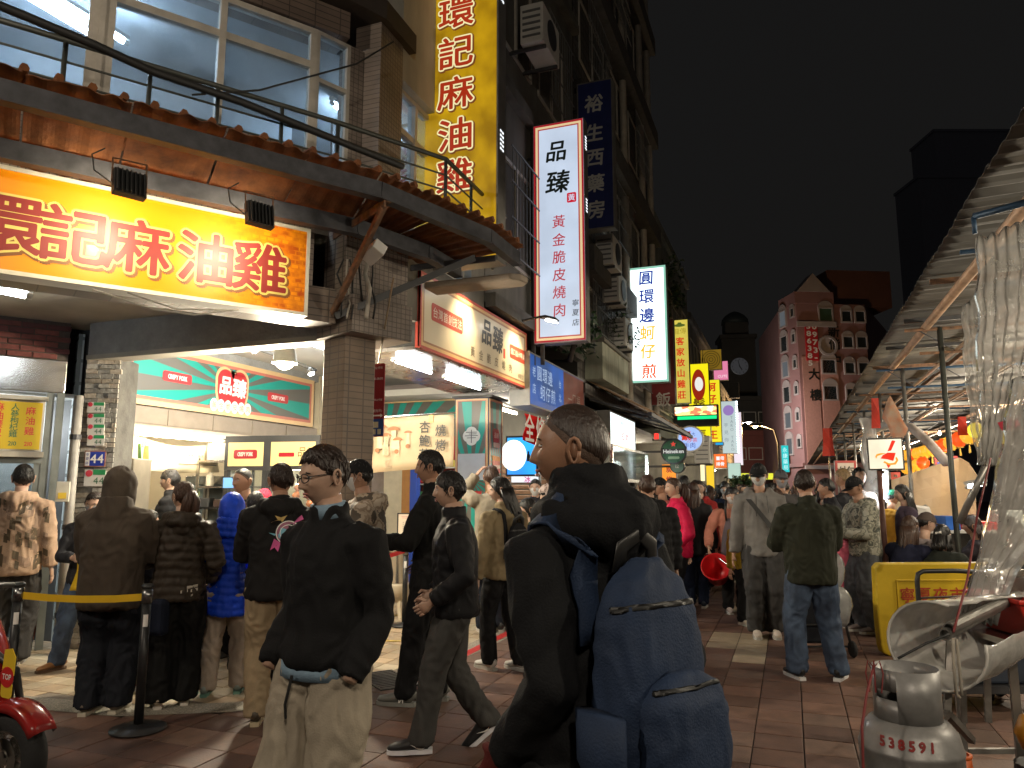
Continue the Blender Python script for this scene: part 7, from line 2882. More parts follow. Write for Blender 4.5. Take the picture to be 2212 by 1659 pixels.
# black hand trolley frame leaning in front of it
HT=thing('hand_trolley','black tube hand trolley frame standing in front of the yellow barrier','trolley',gd(2030,1440))
def hv(u,v,d=5.9):
 return at(u,v,d)
bm=BM()
tube(bm,[hv(1992,1440),hv(1988,1345),hv(1981,1255),hv(1983,1240),hv(1994,1234),hv(2060,1233),hv(2120,1236),hv(2133,1245),hv(2136,1440)],.018,10)
obj('frame',bm,M_BLACK,HT,smooth=True)
for v in(1292,1330,1362):
 bm=BM()
 beam(bm,hv(1984+(v-1250)*.06,v),hv(2134,v-6),.028,.012)
 obj('cross_bar',bm,mat('dark_brown_steel',(.05,.03,.028),rough=.5,var=.3),HT)
for u in(1996,2130):
 p=hv(u,1445)
 bm=BM()
 lathe(bm,[(.03,-.025),(.09,-.025),(.1,0),(.09,.025),(.03,.025)],18,Matrix.Translation((p.x,p.y,.1))@Matrix.Rotation(R(90),4,'Y'))
 obj('wheel',bm,M_BLACK,HT,smooth=True)
# gas cylinder
gc=at(1954,1440,3.0)
GC=thing('gas_cylinder','grey gas cylinder with a slotted collar and faded red numbers in the foreground','gas cylinder',(gc.x,gc.y,0))
Mg=Matrix.Translation((gc.x,gc.y,0))
M_GAS=mat('grey_cylinder_paint',(.24,.235,.23),rough=.4,var=.4,scale=7,metal=.25,bump=.08,bscale=30)
zt=gc.z
r0=.18
bm=BM()
lathe(bm,[(.12,.02),(.165,.05),(r0,.1),(r0,.35),(r0+.004,.355),(r0+.004,.365),(r0,.37),(r0,zt-.30),(r0+.003,zt-.295),(r0+.003,zt-.285),(r0-.001,zt-.28),(r0-.012,zt-.23),(r0-.04,zt-.195),(r0-.065,zt-.185)],48,Mg)
obj('body',bm,M_GAS,GC,smooth=True)
bm=BM()
rc=.119
seg=48
for k in range(seg):
 a0,a1=2*math.pi*k/seg,2*math.pi*(k+1)/seg
 am=math.degrees((a0+a1)/2)
 ang_v=math.degrees(math.atan2(-gc.y,-gc.x))%360
 dlt=(am-ang_v+180)%360-180
 slot=-62<dlt<-18 or 118<dlt<165
 zs=[(zt-.2,zt-.108),(zt-.075,zt)]if slot else[(zt-.2,zt)]
 for z0,z1 in zs:
  vs=[]
  for rr in(rc,rc-.006):
   for a,z in((a0,z0),(a1,z0),(a1,z1),(a0,z1)):
    vs.append(bm.verts.new((gc.x+rr*math.cos(a),gc.y+rr*math.sin(a),z)))
  for f in((0,1,2,3),(7,6,5,4),(0,4,5,1),(3,2,6,7)):
   bm.faces.new([vs[i]for i in f])
bmesh.ops.remove_doubles(bm,verts=bm.verts,dist=.0005)
obj('collar',bm,M_GAS,GC,smooth=True)
bm=BM()
lathe(bm,[(.05,zt-.19),(.05,zt-.17),(.02,zt-.165),(.02,zt-.1),(.035,zt-.095),(.035,zt-.06),(.015,zt-.055)],16,Mg)
obj('valve',bm,mat('brass_valve',(.4,.3,.12),rough=.35,metal=.9,var=.2),GC,smooth=True)
bm=BM()
lathe(bm,[(.14,0),(.14,.045)],24,Mg,True,True)
obj('foot_ring',bm,M_GAS,GC)
M_STEN=mat('faded_red_stencil',(.26,.02,.018),rough=.6,var=.35,scale=25)
def wrap_text(parent,s,zc,size,r,a0,pitch,m,tilt=0.0,vertical=False,name='numbers'):
 bm=BM()
 ang_v=math.atan2(-gc.y,-gc.x)
 for k,ch in enumerate(s):
  vs,fs,(x0,x1,y0,y1)=glyph(ch)
  mx,my=(x0+x1)/2,(y0+y1)/2
  kk=k-(len(s)-1)/2
  for q in range(7):
   nv=[]
   for v in vs:
    lx=(v.x-mx+(.05*math.cos(q)if q else 0))*size+(0 if vertical else kk*pitch)
    ly=(v.y-my+(.05*math.sin(q)if q else 0))*size-(kk*pitch if vertical else 0)
    z=zc+ly
    rr=r(z)+.0015+q*.0001
    a=ang_v+a0+lx/rr
    nv.append(bm.verts.new((gc.x+rr*math.cos(a),gc.y+rr*math.sin(a),z)))
   for f in fs:
    bm.faces.new([nv[i]for i in f])
 return kind(obj(name,bm,m,parent),'stuff')
def rad_sh(z):
 pr=[(r0,0),(r0,zt-.28),(r0-.012,zt-.23),(r0-.04,zt-.195),(r0-.065,zt-.185)]
 for(ra,za),(rb,zb)in zip(pr,pr[1:]):
  if z<=zb:
   return ra+(rb-ra)*max(0,(z-za))/max(1e-6,zb-za)
 return .12
wrap_text(GC,'538591',zt-.243,.046,rad_sh,R(-4),.034,M_STEN)
wrap_text(GC,'液化石油',zt-.40,.04,rad_sh,R(34),.045,M_STEN,0,True,'red_lettering')
cable('cord','maroon cord tied to the gas cylinder collar and hanging down its left side',[at(1888,1437,2.95),at(1872,1500,2.85),at(1862,1570,2.8),at(1866,1700,2.8),at(1868,1800,2.8)],.005,MATS['maroon_cord'],'cord',n=4)
bm=BM()
kn=at(1888,1442,2.93)
for q in range(3):
 tube(bm,[kn,kn+V(.02*(q-1),.0,.025),kn+V(.03*(q-1),0,-.02),kn+V(.02*(q-1),0,-.09)],.003,5)
tag(obj('cord_knot',bm,MATS['maroon_cord']),'knotted maroon cord ends on the rim of the gas cylinder collar','cord')
# orange tub and round yellow thing at the right edge
ot=at(2074,1640,3.35)
OT=thing('orange_tub','small orange tapered plastic tub behind the gas cylinder','tub',(ot.x,ot.y,0))
bm=BM()
lathe(bm,[(.07,0),(.055,.30),(.043,.455),(.034,.46),(.034,.44),(.05,.3)],24,Matrix.Translation((ot.x,ot.y,0)),True,False)
obj('tub',bm,mat('orange_plastic',(.62,.13,.03),rough=.45,var=.2),OT,smooth=True)
bm=BM()
lathe(bm,[(.044,.452),(.047,.458),(.047,.468),(.036,.468)],24,Matrix.Translation((ot.x,ot.y,0)),False,False)
obj('rim',bm,MATS['orange_plastic'],OT,smooth=True)
yp=at(2238,1585,3.3)
YB=thing('yellow_ball_weight','round orange-yellow plastic weight cut by the right edge of the picture','weight',(yp.x,yp.y,0))
bm=BM()
lathe(bm,[(.02,yp.z-.08),(.055,yp.z-.065),(.08,yp.z),(.055,yp.z+.065),(.02,yp.z+.08)],20,Matrix.Translation((yp.x,yp.y,0)))
obj('ball',bm,mat('amber_plastic',(.75,.32,.02),rough=.4,var=.2),YB,smooth=True)
bm=BM()
lathe(bm,[(.1,0),(.09,yp.z-.12)],20,Matrix.Translation((yp.x,yp.y,0)))
obj('stand',bm,M_BLACK,YB)
# serving table with steel pot and red basin
tb=at(2190,1365,3.75)
TBL=thing('folding_table','steel-legged folding table cut by the right edge, carrying the red basin','table',(tb.x,tb.y,0))
tz=tb.z
e1=V(RT[0],RT[1],0)
e2=V(FW[0],FW[1],0)
Mtb=Matrix((e1,e2,V(0,0,1))).transposed().to_4x4()
Mtb.translation=V(tb.x,tb.y,0)
bm=BM()
box(bm,-.16,.8,-.2,.35,tz-.03,tz-.002,Mtb)
obj('table_top',bm,M_STEEL,TBL)
for(x,yv)in((-.12,-.15),(-.12,.3),(.7,-.15),(.7,.3)):
 bm=BM()
 beam(bm,Mtb@Vector((x,yv,0)),Mtb@Vector((x,yv,tz-.031)),.035)
 obj('leg',bm,M_TUBES,TBL)
for yv in(-.15,.3):
 bm=BM()
 beam(bm,Mtb@Vector((-.1,yv,.25)),Mtb@Vector((.68,yv,.25)),.025)
 obj('rail',bm,M_TUBES,TBL)
RBs=thing('red_basin','red rectangular plastic basin on the folding table under the steel pot','basin',(tb.x,tb.y,tz))
bm=BM()
def tray(bm,M_,w0,d0,w1,d1,z0,z1,rim=.03):
 o=[]
 for(w,d,z)in((w0,d0,z0),(w1,d1,z1),(w1+rim,d1+rim,z1),(w1+rim,d1+rim,z1-.02),(w1+.004,d1+.004,z1-.022),(w0+.005,d0+.005,z0-.005)):
  o.append([bm.verts.new(M_@Vector((x,y,z)))for x,y in((-w,-d),(w,-d),(w,d),(-w,d))])
 bm.faces.new(o[0])
 bm.faces.new(o[-1][::-1])
 for a,b in zip(o,o[1:]):
  for q in range(4):
   bm.faces.new((a[q],a[(q+1)%4],b[(q+1)%4],b[q]))
tray(bm,Mtb@Matrix.Translation((.2,-.02,0)),.25,.17,.30,.2,tz+.008,at(2160,1292,3.6).z,.02)
obj('basin',bm,mat('red_basin_plastic',(.62,.03,.018),rough=.35,var=.15),RBs,bevel=.006)
SP=thing('steel_pot','wide stainless pot standing behind and above the red basin','pot',(tb.x+.2,tb.y+.3,tz))
pz=at(2160,1246,3.85)
Mpp=Mtb@Matrix.Translation((.27,.2,0))
bm=BM()
lathe(bm,[(.17,tz),(.2,tz+.02),(.215,pz.z-.01),(.235,pz.z),(.235,pz.z+.008),(.208,pz.z),(.19,tz+.03)],40,Mpp,True,True)
obj('pot',bm,M_STEEL,SP,smooth=True)
bm=BM()
for s in(-1,1):
 tube(bm,[Mpp@Vector((s*.215,-.05,pz.z-.06)),Mpp@Vector((s*.27,-.03,pz.z-.05)),Mpp@Vector((s*.27,.03,pz.z-.05)),Mpp@Vector((s*.215,.05,pz.z-.06))],.008,8)
obj('handle',bm,M_STEEL,SP,smooth=True)
# splayed steel leg stand in the middle of the tangle
LG=thing('steel_stand','splayed steel tube stand under the plastic roll','stand',gd(2040,1590))
for k,(a,b)in enumerate((((2052,1385,3.5),(2046,1540,3.42)),((2046,1540,3.42),(1992,1592,3.2)),((2046,1525,3.45),(2000,1560,3.7)),((2078,1440,3.9),(2082,1560,3.9)),((2130,1390,3.8),(2135,1560,3.8)),((2046,1540,3.42),(2100,1600,3.6)))):
 bm=BM()
 beam(bm,at(*a),at(*b),.028)
 obj('leg',bm,mat('worn_steel_tube',(.24,.22,.2),rough=.45,metal=.6,var=.4,scale=12),LG)
# low cart with a small wheel behind
CRT=thing('low_cart','dark low cart with small wheels in the shadow under the plastic roll','cart',gd(2040,1530))
cp=gd(2010,1530)
Mct=Mtb.copy()
Mct.translation=V(cp.x,cp.y,0)
bm=BM()
box(bm,-.15,.8,-.2,.35,.15,.2,Mct)
obj('deck',bm,M_DARK,CRT)
for(x,yv)in((-.08,-.18),(.7,-.18),(-.08,.3),(.7,.3)):
 bm=BM()
 lathe(bm,[(.02,-.02),(.06,-.02),(.068,0),(.06,.02),(.02,.02)],16,Mct@Matrix.Translation((x,yv,.07))@Matrix.Rotation(R(90),4,'Y'))
 obj('wheel',bm,M_BLACK,CRT,smooth=True)
bm=BM()
box(bm,.05,.7,-.15,.3,.205,.5,Mct)
tag(obj('dark_crate',bm,mat('blue_black_crate',(.03,.04,.06),rough=.6,var=.4),None,bevel=.02),'blue-black crate on the low cart under the plastic roll','crate')
# leaning poles and diners' table behind the barrier
bm=BM()
tube(bm,[at(2140,985,6.4),at(2072,1130,6.6)],.03,10)
tag(obj('leaning_pole',bm,M_TUBES,None,smooth=True),'steel pole leaning across the stall behind the diners','pole')
bm=BM()
tube(bm,[at(2166,1100,4.6),at(2160,1400,4.6)],.022,10)
tag(obj('stall_post',bm,MATS['dark_green_grey_rail'],None,smooth=True),'thin dark post behind the sweeping plastic sheet','post')
dt=at(2080,1175,8.6)
DT=thing('dining_table','steel table crowded with bowls between the seated diners','table',(dt.x,dt.y,0))
Mdt=Mtb.copy()
Mdt.translation=V(dt.x,dt.y,0)
zt_=.74
bm=BM()
box(bm,-.5,1.6,-.35,.45,zt_-.03,zt_,Mdt)
obj('table_top',bm,M_STEEL,DT)
for(x,yv)in((-.45,-.3),(1.5,-.3),(-.45,.4),(1.5,.4)):
 bm=BM()
 beam(bm,Mdt@Vector((x,yv,0)),Mdt@Vector((x,yv,zt_-.031)),.04)
 obj('leg',bm,M_TUBES,DT)
for k in range(9):
 x,yv=-.35+(k%5)*.4+random.uniform(-.05,.05),-.2+(k//5)*.4+random.uniform(-.05,.05)
 bm=BM()
 rr=random.uniform(.06,.1)
 lathe(bm,[(rr*.5,zt_+.002),(rr,zt_+.06),(rr*.9,zt_+.058),(rr*.45,zt_+.012)],16,Mdt@Matrix.Translation((x,yv,0)),True,True)
 tag(obj('bowl',bm,(M_STEEL,M_WHITE,MATS['red_basin_plastic'])[k%3],None,smooth=True),'%s bowl on the steel dining table, place %s'%(('steel','white','red')[k%3],('by the cap man','at the near edge','near the leaning pole','by the dark post','at the right end','at the far left','far side beside the pole','far side middle','far right')[k]),'bowl','bowls on the dining table')
# vendor counter deeper under the roof
vc=at(2040,1120,11.2)
VC=thing('vendor_counter','cluttered white stall counter with bags and trays in front of the tarpaulin','counter',(vc.x,vc.y,0))
Mvc=Mtb.copy()
Mvc.translation=V(vc.x,vc.y,0)
bm=BM()
box(bm,-.9,1.8,-.3,.4,0,.98,Mvc)
obj('base',bm,M_STEEL,VC)
bm=BM()
box(bm,-.95,1.85,-.35,.45,.983,1.02,Mvc)
obj('worktop',bm,M_WHITE,VC)
for k,(x,w_,h_,c,nm,lb)in enumerate(((-.6,.3,.35,(.6,.58,.55),'plastic_bag','white plastic bag of food on the stall counter'),(-.1,.22,.2,(.02,.12,.5),'blue_box','blue box on the stall counter'),(.3,.35,.12,(.6,.03,.03),'red_tray','red tray on the stall counter'),(.75,.3,.28,(.55,.6,.6),'clear_bin','pale bin on the stall counter'),(1.25,.3,.22,(.65,.6,.3),'cream_tub','cream tub on the stall counter'))):
 bm=BM()
 box(bm,x,x+w_,-.2,.15,1.021,1.02+h_,Mvc)
 bmesh.ops.subdivide_edges(bm,edges=bm.edges,cuts=2)
 for v in bm.verts:
  if v.co.z>1.05:
   v.co+=noise.noise_vector(v.co*6)*(.05 if 'bag' in nm else .008)
 tag(obj(nm,bm,mat('counter_item_%d'%k,c,rough=.5,var=.2),None,smooth=False,bevel=.01),lb,nm.replace('_',' '))
t=tube_light('short cold tube clipped above the leaning pole',at(2090,1052,9.2),at(2125,1046,9.0),MATS['white_tube_light'],.02)
# == people
def pattern(name,cols,scale,cell=True,stretch=(1,1,1),rough=.75):
 """printed cloth: blotches of a few flat colours"""
 m=bpy.data.materials.new(name)
 m.use_nodes=True
 N,L=nt(m)
 b=N['Principled BSDF']
 tc=N.new('ShaderNodeTexCoord')
 mp=N.new('ShaderNodeMapping')
 mp.inputs['Scale'].default_value=stretch
 L.new(tc.outputs['Object'],mp.inputs[0])
 if cell:
  t=N.new('ShaderNodeTexVoronoi')
  t.distance='CHEBYCHEV'
 else:
  t=N.new('ShaderNodeTexNoise')
  t.inputs['Detail'].default_value=3
 t.inputs['Scale'].default_value=scale
 L.new(mp.outputs[0],t.inputs['Vector'])
 rp=N.new('ShaderNodeValToRGB')
 rp.color_ramp.interpolation='CONSTANT'
 e=rp.color_ramp.elements
 lo,hi=(0,1)if cell else(.36,.66)
 e[0].position,e[0].color=0,tuple(cols[0])+(1,)
 e[1].position,e[1].color=lo+(hi-lo)/len(cols),tuple(cols[1])+(1,)
 for i,c in enumerate(cols[2:]):
  q=e.new(lo+(hi-lo)*(i+2)/len(cols))
  q.color=tuple(c)+(1,)
 L.new(t.outputs['Color' if cell else 'Fac'],rp.inputs[0])
 L.new(rp.outputs[0],b.inputs['Base Color'])
 b.inputs['Roughness'].default_value=rough
 MATS[name]=m
 return m
def skinmat(name,c):
 m=mat(name,c,rough=.5,var=.12,scale=25,bump=.06,bscale=120)
 m.node_tree.nodes['Principled BSDF'].inputs['Subsurface Weight'].default_value=.08
 m.node_tree.nodes['Principled BSDF'].inputs['Subsurface Radius'].default_value=(.012,.005,.003)
 return m
SKIN=skinmat('skin_tan',(.42,.24,.16))
SKINL=skinmat('skin_light',(.52,.33,.24))
SKIND=skinmat('skin_dark',(.34,.18,.11))
M_HAIRB=mat('black_hair',(.012,.010,.009),rough=.42,var=.4,scale=60,bump=.6,bscale=140,stretch=(1,1,.2))
M_HAIRN=mat('brown_hair',(.06,.028,.016),rough=.42,var=.4,scale=60,bump=.6,bscale=140,stretch=(1,1,.2))
M_HAIRG=mat('dark_brown_hair',(.03,.017,.012),rough=.42,var=.4,scale=60,bump=.6,bscale=140,stretch=(1,1,.2))
M_HAIRF=mat('blond_hair',(.3,.2,.1),rough=.45,var=.4,scale=60,bump=.6,bscale=140,stretch=(1,1,.2))
M_STUB=mat('shaved_stubble',(.085,.05,.034),rough=.6,var=.3,scale=90,bump=.4,bscale=300)
M_EYE=mat('eye_dark',(.015,.01,.008),rough=.15,var=0)
M_EYEW=mat('eye_white',(.6,.57,.54),rough=.3,var=0)
M_LIP=mat('lip',(.36,.13,.11),rough=.45,var=.1)
M_MASK=mat('white_face_mask',(.62,.62,.62),rough=.8,var=.1,bump=.3,bscale=60)
M_MASKG=mat('grey_face_mask',(.28,.28,.3),rough=.8,var=.1)
def fab(name,c,var=.22,rough=.8,**k):
 return mat(name,c,rough=rough,var=var,scale=9,bump=.25,bscale=160,spec=.16,**k)
def ik(a,c,l1,l2,pole):
 a,c=Vector(a),Vector(c)
 d=c-a
 L_=min(d.length,(l1+l2)*.999)
 u=d.normalized()
 p=Vector(pole)
 p=(p-u*p.dot(u)).normalized()
 x=(l1*l1-l2*l2+L_*L_)/(2*L_)
 h=math.sqrt(max(0,l1*l1-x*x))
 return a+u*x+p*h,a+u*L_
def solid(bm,voxel=.015,smooth=4,wr=0.0,quilt=0.0,pitch=.09,seed=0,fs=9.0):
 """weld overlapping volumes into one cloth surface, then give it folds"""
 bmesh.ops.recalc_face_normals(bm,faces=bm.faces)
 me=bpy.data.meshes.new('weld')
 bm.to_mesh(me)
 bm.free()
 o=bpy.data.objects.new('weld',me)
 COL.objects.link(o)
 r=o.modifiers.new('r','REMESH')
 r.mode='VOXEL'
 r.voxel_size=voxel
 s=o.modifiers.new('s','SMOOTH')
 s.factor=.5
 s.iterations=smooth
 dg=bpy.context.evaluated_depsgraph_get()
 out=bpy.data.meshes.new_from_object(o.evaluated_get(dg))
 bpy.data.objects.remove(o)
 bpy.data.meshes.remove(me)
 n=len(out.vertices)
 if wr or quilt:
  co=np.empty(n*3,'f')
  out.vertices.foreach_get('co',co)
  no=np.empty(n*3,'f')
  out.vertices.foreach_get('normal',no)
  co=co.reshape(-1,3)
  no=no.reshape(-1,3)
  d=np.zeros(n)
  if wr:
   for i in range(n):
    x,y,z=co[i]
    a=noise.noise((x*fs+seed,y*fs,z*fs*.55+seed))
    b=noise.noise((x*fs*2.3,y*fs*2.3+seed,z*fs*1.6+a*2.0))
    d[i]=wr*(a*.8+(1-abs(b)*2.6)*.55)
  if quilt:
   d+=quilt*(np.abs(np.sin(math.pi*(co[:,2]/pitch+.15*np.sin(co[:,0]*14+seed))))**.6-.6)
   d+=quilt*.35*(np.abs(np.sin(math.pi*np.arctan2(co[:,0],co[:,1])*3))**.5-.6)
  co+=no*d[:,None]
  out.vertices.foreach_set('co',co.reshape(-1))
 return out
def head_pt(th,ph,s,k=1.0,feat=True):
 x=.077*math.cos(ph)*math.sin(th)
 y=.097*math.cos(ph)*math.cos(th)
 z=.117*math.sin(ph)
 zf=z/.117
 if zf<0:
  x*=1-.30*(-zf)**1.6
  y*=(1-.06*zf*zf)if y>0 else 1-.38*min(1,-zf*1.3)
 if feat and y>0:
  ax=abs(x)
  w=math.exp(-(x/.0135)**2)
  if z>-.036:
   y+=w*.023*max(0,min(1,(.020-z)/.054))**1.15
  else:
   y+=w*.023*max(0,1-(-.036-z)/.010)
  y+=.008*math.exp(-((ax-.017)/.008)**2-((z+.033)/.008)**2)
  y-=.010*math.exp(-((ax-.031)/.015)**2-((z-.004)/.011)**2)
  y+=.005*math.exp(-((ax-.03)/.022)**2-((z-.024)/.008)**2)
  y+=.004*math.exp(-((ax-.045)/.016)**2-((z+.026)/.02)**2)
  y+=.007*math.exp(-(x/.022)**2)*(math.exp(-((z+.058)/.0055)**2)+.9*math.exp(-((z+.071)/.006)**2))
  y+=.008*math.exp(-(x/.022)**2-((z+.100)/.014)**2)
 return Vector((x,y,z))*s*k
def head_grid(bm,fn,nu=34,nv=26,M=None,e=1.5):
 rows=[]
 for j in range(1,nv):
  ph=-math.pi/2+math.pi*j/nv
  row=[]
  for i in range(nu):
   q=2*i/nu-1
   th=math.pi*math.copysign(abs(q)**e,q)
   row.append(bm.verts.new(M@fn(th,ph)))
  rows.append(row)
 for a,b in zip(rows,rows[1:]):
  for i in range(nu):
   bm.faces.new((a[i],a[(i+1)%nu],b[(i+1)%nu],b[i]))
 bm.faces.new(rows[0][::-1])
 bm.faces.new(rows[-1])
HAIR={
 'short':(.50,.0,-.55,.105),'crop':(.60,.12,-.45,.03),'bangs':(.26,-.12,-.75,.12),'bowl':(.18,-.1,-.7,.15),
 'long':(.45,-.75,-1.0,.12),'pony':(.52,-.02,-.7,.08),'back':(.62,.0,-.6,.09),'bob':(.22,-.8,-1.0,.16),'cap':(.2,.0,-.6,.06)}
def hair_fn(style,s,seed):
 hf,hs,hb,tk=HAIR[style]
 def fn(th,ph):
  a=abs(th)
  zf=math.sin(ph)
  if a<math.pi/2:
   t=a/(math.pi/2)
   hl=hf+(hs-hf)*t**2.2
  else:
   t=(a-math.pi/2)/(math.pi/2)
   hl=hs+(hb-hs)*t**.6
  jag=.09*noise.noise((math.sin(th)*7+seed,math.cos(th)*7,seed))+.05*noise.noise((th*19,seed,1))
  m=(zf-hl-(jag if style not in('crop','stub')else jag*.15))/.10
  m=max(0,min(1,m))
  k=.93+m*(.07+tk*(.75+.35*max(0,zf))+(.035*noise.noise((th*5,ph*5,seed))+.02*noise.noise((th*17,ph*7,seed))if style not in('crop','stub')else 0))
  return head_pt(th,ph,s,k,False)
 return fn
def add_hand(bm,w,d,side,s,curl=.5,palm=None):
 """palm, four unequal bent fingers, thumb leaving the palm's side"""
 d=Vector(d).normalized()
 n=Vector(palm if palm is not None else(-side,0,0))
 n=(n-d*n.dot(d)).normalized()
 a=d.cross(n).normalized()
 if a.y<0:
  a=-a
 w=Vector(w)
 tube(bm,[w-d*.02*s,w+d*.015*s,w+d*.05*s,w+d*.085*s],[(.021*s,.024*s),(.017*s,.028*s),(.014*s,.040*s),(.011*s,.038*s)],10,xax=n)
 for k,(o,l)in enumerate(((.030,.068),(.010,.078),(-.010,.073),(-.029,.058))):
  p=w+d*.08*s+a*o*s
  pts,dr=[p],d.copy()
  for q,f in enumerate((.45,.32,.23)):
   dr=(dr+n*curl*(.55+.3*q)).normalized()
   p=p+dr*l*f*s
   pts.append(p)
  tube(bm,pts,[.0095*s,.009*s,.0082*s,.0065*s],7)
 p=w+d*.03*s+a*.032*s
 q=p+(a*.7+d*.6+n*.35).normalized()*.034*s
 tube(bm,[w+d*.012*s+a*.018*s,p,q,q+(d+n*.6).normalized()*.028*s],[.013*s,.012*s,.0105*s,.007*s],8)
ARM={'down':((.165,.02,.475),(.4,-1,0)),'pocket':((.125,.085,.545),(.45,-1,0)),'hold':((.06,.19,.64),(.7,-.3,-1)),'phone':((.05,.20,.70),(.7,-.2,-1)),
       'back':((.17,-.10,.49),(.3,-1,0)),'fwd':((.15,.12,.50),(.3,-1,0)),'up':((.07,.13,.96),(.8,.3,-1)),'table':((.12,.27,.60),(.8,-.4,-1)),'bucket':((.21,.10,.53),(.6,-1,0))}
NP_=[0]
def person(label,u,d,vt,head=0,skin=None,top=None,pants=None,shoes=None,hair='short',hm=None,stand=((-.055,0),(.055,.02)),arms=('down','down'),
           look=(0,0),lean=0.0,seat=False,hands=(True,True),hi=False,mask=None,glasses=False,cap=None,group=None,place=None,fit=1.0,hc=None,ht=None,bag=None):
 NP_[0]+=1
 sd=NP_[0]*1.37
 g0=at(u,1063,d)
 base=V(g0.x,g0.y,0)if place is None else place
 zt=at(u,vt,d).z
 H=hc or(zt/(.755 if seat else .992))
 s=H/1.72
 f=math.cos(R(head))*Vector(FW)+math.sin(R(head))*Vector(RT)
 rz=math.atan2(-f.x,f.y)
 skin=skin or SKIN
 vox=.012 if hi else .017
 def P(x,y,z):
  z0=.5
  return Vector((x,y+lean*max(0,z-z0),z))*H
 hz=.27 if seat else .525
 dz=hz-.525
 feet=[(-.06,.24),(.06,.24)]if seat else stand
 legs=[]
 for i,sx in enumerate((-1,1)):
  hip=Vector((sx*.05,0,.52+dz))*H
  fx,fy=feet[i][:2]
  lift=feet[i][2]if len(feet[i])>2 else 0
  ank=Vector((fx,fy,.05+lift))*H
  kn,ank=ik(hip,ank,.245*H,.235*H,(sx*.15,1,0))
  legs.append((hip,kn,ank,lift))
 body=BM()
 tube(body,[P(0,0,z+dz)for z in(.50,.58,.66,.74,.80,.835)],[(a*H,b*H)for a,b in((.075,.055),(.08,.058),(.07,.05),(.085,.058),(.085,.05),(.04,.035))],12,xax=(1,0,0))
 tube(body,[P(0,0,.82+dz),P(0,.004,.86+dz),P(0,.012,.895+dz)],[(.036*H,.038*H),(.031*H,.034*H),(.031*H,.035*H)],12,xax=(1,0,0))
 for hip,kn,ank,lf in legs:
  tube(body,[hip,kn,ank],[.04*H,.028*H,.02*H],8)
 wr_=[]
 for i,sx in enumerate((-1,1)):
  sh=P(sx*.108*fit,-.005,.795+dz)
  tg,pole=ARM[arms[i]]if isinstance(arms[i],str)else arms[i]
  wt=P(sx*tg[0],tg[1],tg[2]+dz)
  el,wt=ik(sh,wt,.172*H,.150*H,(sx*pole[0],pole[1],pole[2]))
  tube(body,[sh,el,wt],[.028*H,.022*H,.016*H],8)
  if hands[i]:
   add_hand(body,wt+(wt-el).normalized()*.004,(wt-el),sx,s,.35 if arms[i]in('down','back','fwd')else .75)
  wr_.append((sh,el,wt))
 nk=P(0,.012,.9+dz)
 MH=Matrix.Translation(nk+Vector((0,.008,.042))*H)@Matrix.Rotation(R(-look[0]),4,'Z')@Matrix.Rotation(R(look[1]),4,'X')@Matrix.Translation((0,.006,0))
 hs_=s*1.0
 head_grid(body,lambda th,ph:head_pt(th,ph,hs_),52 if hi else 34,40 if hi else 26,MH)
 for sx in(-1,1):
  c=Vector((sx*.077,-.006,-.006))*hs_
  loop=[MH@(c+Vector((sx*(.010+.006*math.sin(t)),-.016*math.cos(t)*(1 if math.sin(t)>0 else .8)-.006,.031*math.sin(t)-.002))*hs_)for t in(2*math.pi*q/12 for q in range(13))]
  tube(body,loop,.0052*hs_,6)
  tube(body,[MH@(c+Vector((-sx*.006,-.004,0))*hs_),MH@(c+Vector((sx*.009,-.006,0))*hs_)],[(.013*hs_,.024*hs_),(.011*hs_,.022*hs_)],8,xax=(0,1,0))
 root=obj('person',body,skin,None,smooth=True)
 root.location=base
 root.rotation_euler=(0,0,rz)
 tag(root,label,'person',group)
 def part(name,me,m,sm=True):
  if isinstance(me,bmesh.types.BMesh):
   bmesh.ops.recalc_face_normals(me,faces=me.faces)
   md=bpy.data.meshes.new(name)
   me.to_mesh(md)
   me.free()
   me=md
  return link(name,me,m,root,smooth=sm,rel=False)
 fr=180-abs(((head+look[0])%360)-180)
 if fr>60:
  for sx in(-1,1):
   c=Vector((sx*.031,.0795,.004))*hs_
   bm=BM()
   tube(bm,[MH@(c+Vector((-.014*1,-.004,0))*hs_),MH@(c+Vector((-.006,.0025,.001))*hs_),MH@(c+Vector((.006,.0025,.001))*hs_),MH@(c+Vector((.014,-.004,0))*hs_)],[.0012*hs_,.0046*hs_,.0046*hs_,.0012*hs_],8)
   ey=part('eye',bm,M_EYEW)
   bm=BM()
   tube(bm,[MH@(c+Vector((0,-.002,.0008))*hs_),MH@(c+Vector((0,.0062,.0008))*hs_)],[.0048*hs_,.0042*hs_],10)
   tube(bm,[MH@(c+Vector((-.014,-.002,.003))*hs_),MH@(c+Vector((0,.005,.0062))*hs_),MH@(c+Vector((.014,-.002,.003))*hs_)],.0016*hs_,6)
   o=link('iris',bpy.data.meshes.new('iris'),M_EYE,ey,rel=False)
   bm.to_mesh(o.data)
   bm.free()
   bm=BM()
   tube(bm,[MH@(c+Vector((-.017,.001,.016))*hs_),MH@(c+Vector((0,.010,.0205))*hs_),MH@(c+Vector((.016,.003,.018))*hs_)],[.0015*hs_,.0032*hs_,.0018*hs_],6)
   part('eyebrow',bm,M_HAIRB)
  if not mask:
   bm=BM()
   for dz_ in(-.058,-.0695):
    tube(bm,[MH@(Vector((q,.0945-abs(q)*.32-.001,dz_-.1*abs(q)))*hs_)for q in(-.022,-.01,0,.01,.022)],[.001*hs_,.0045*hs_,.005*hs_,.0045*hs_,.001*hs_],6)
   part('lips',bm,M_LIP)
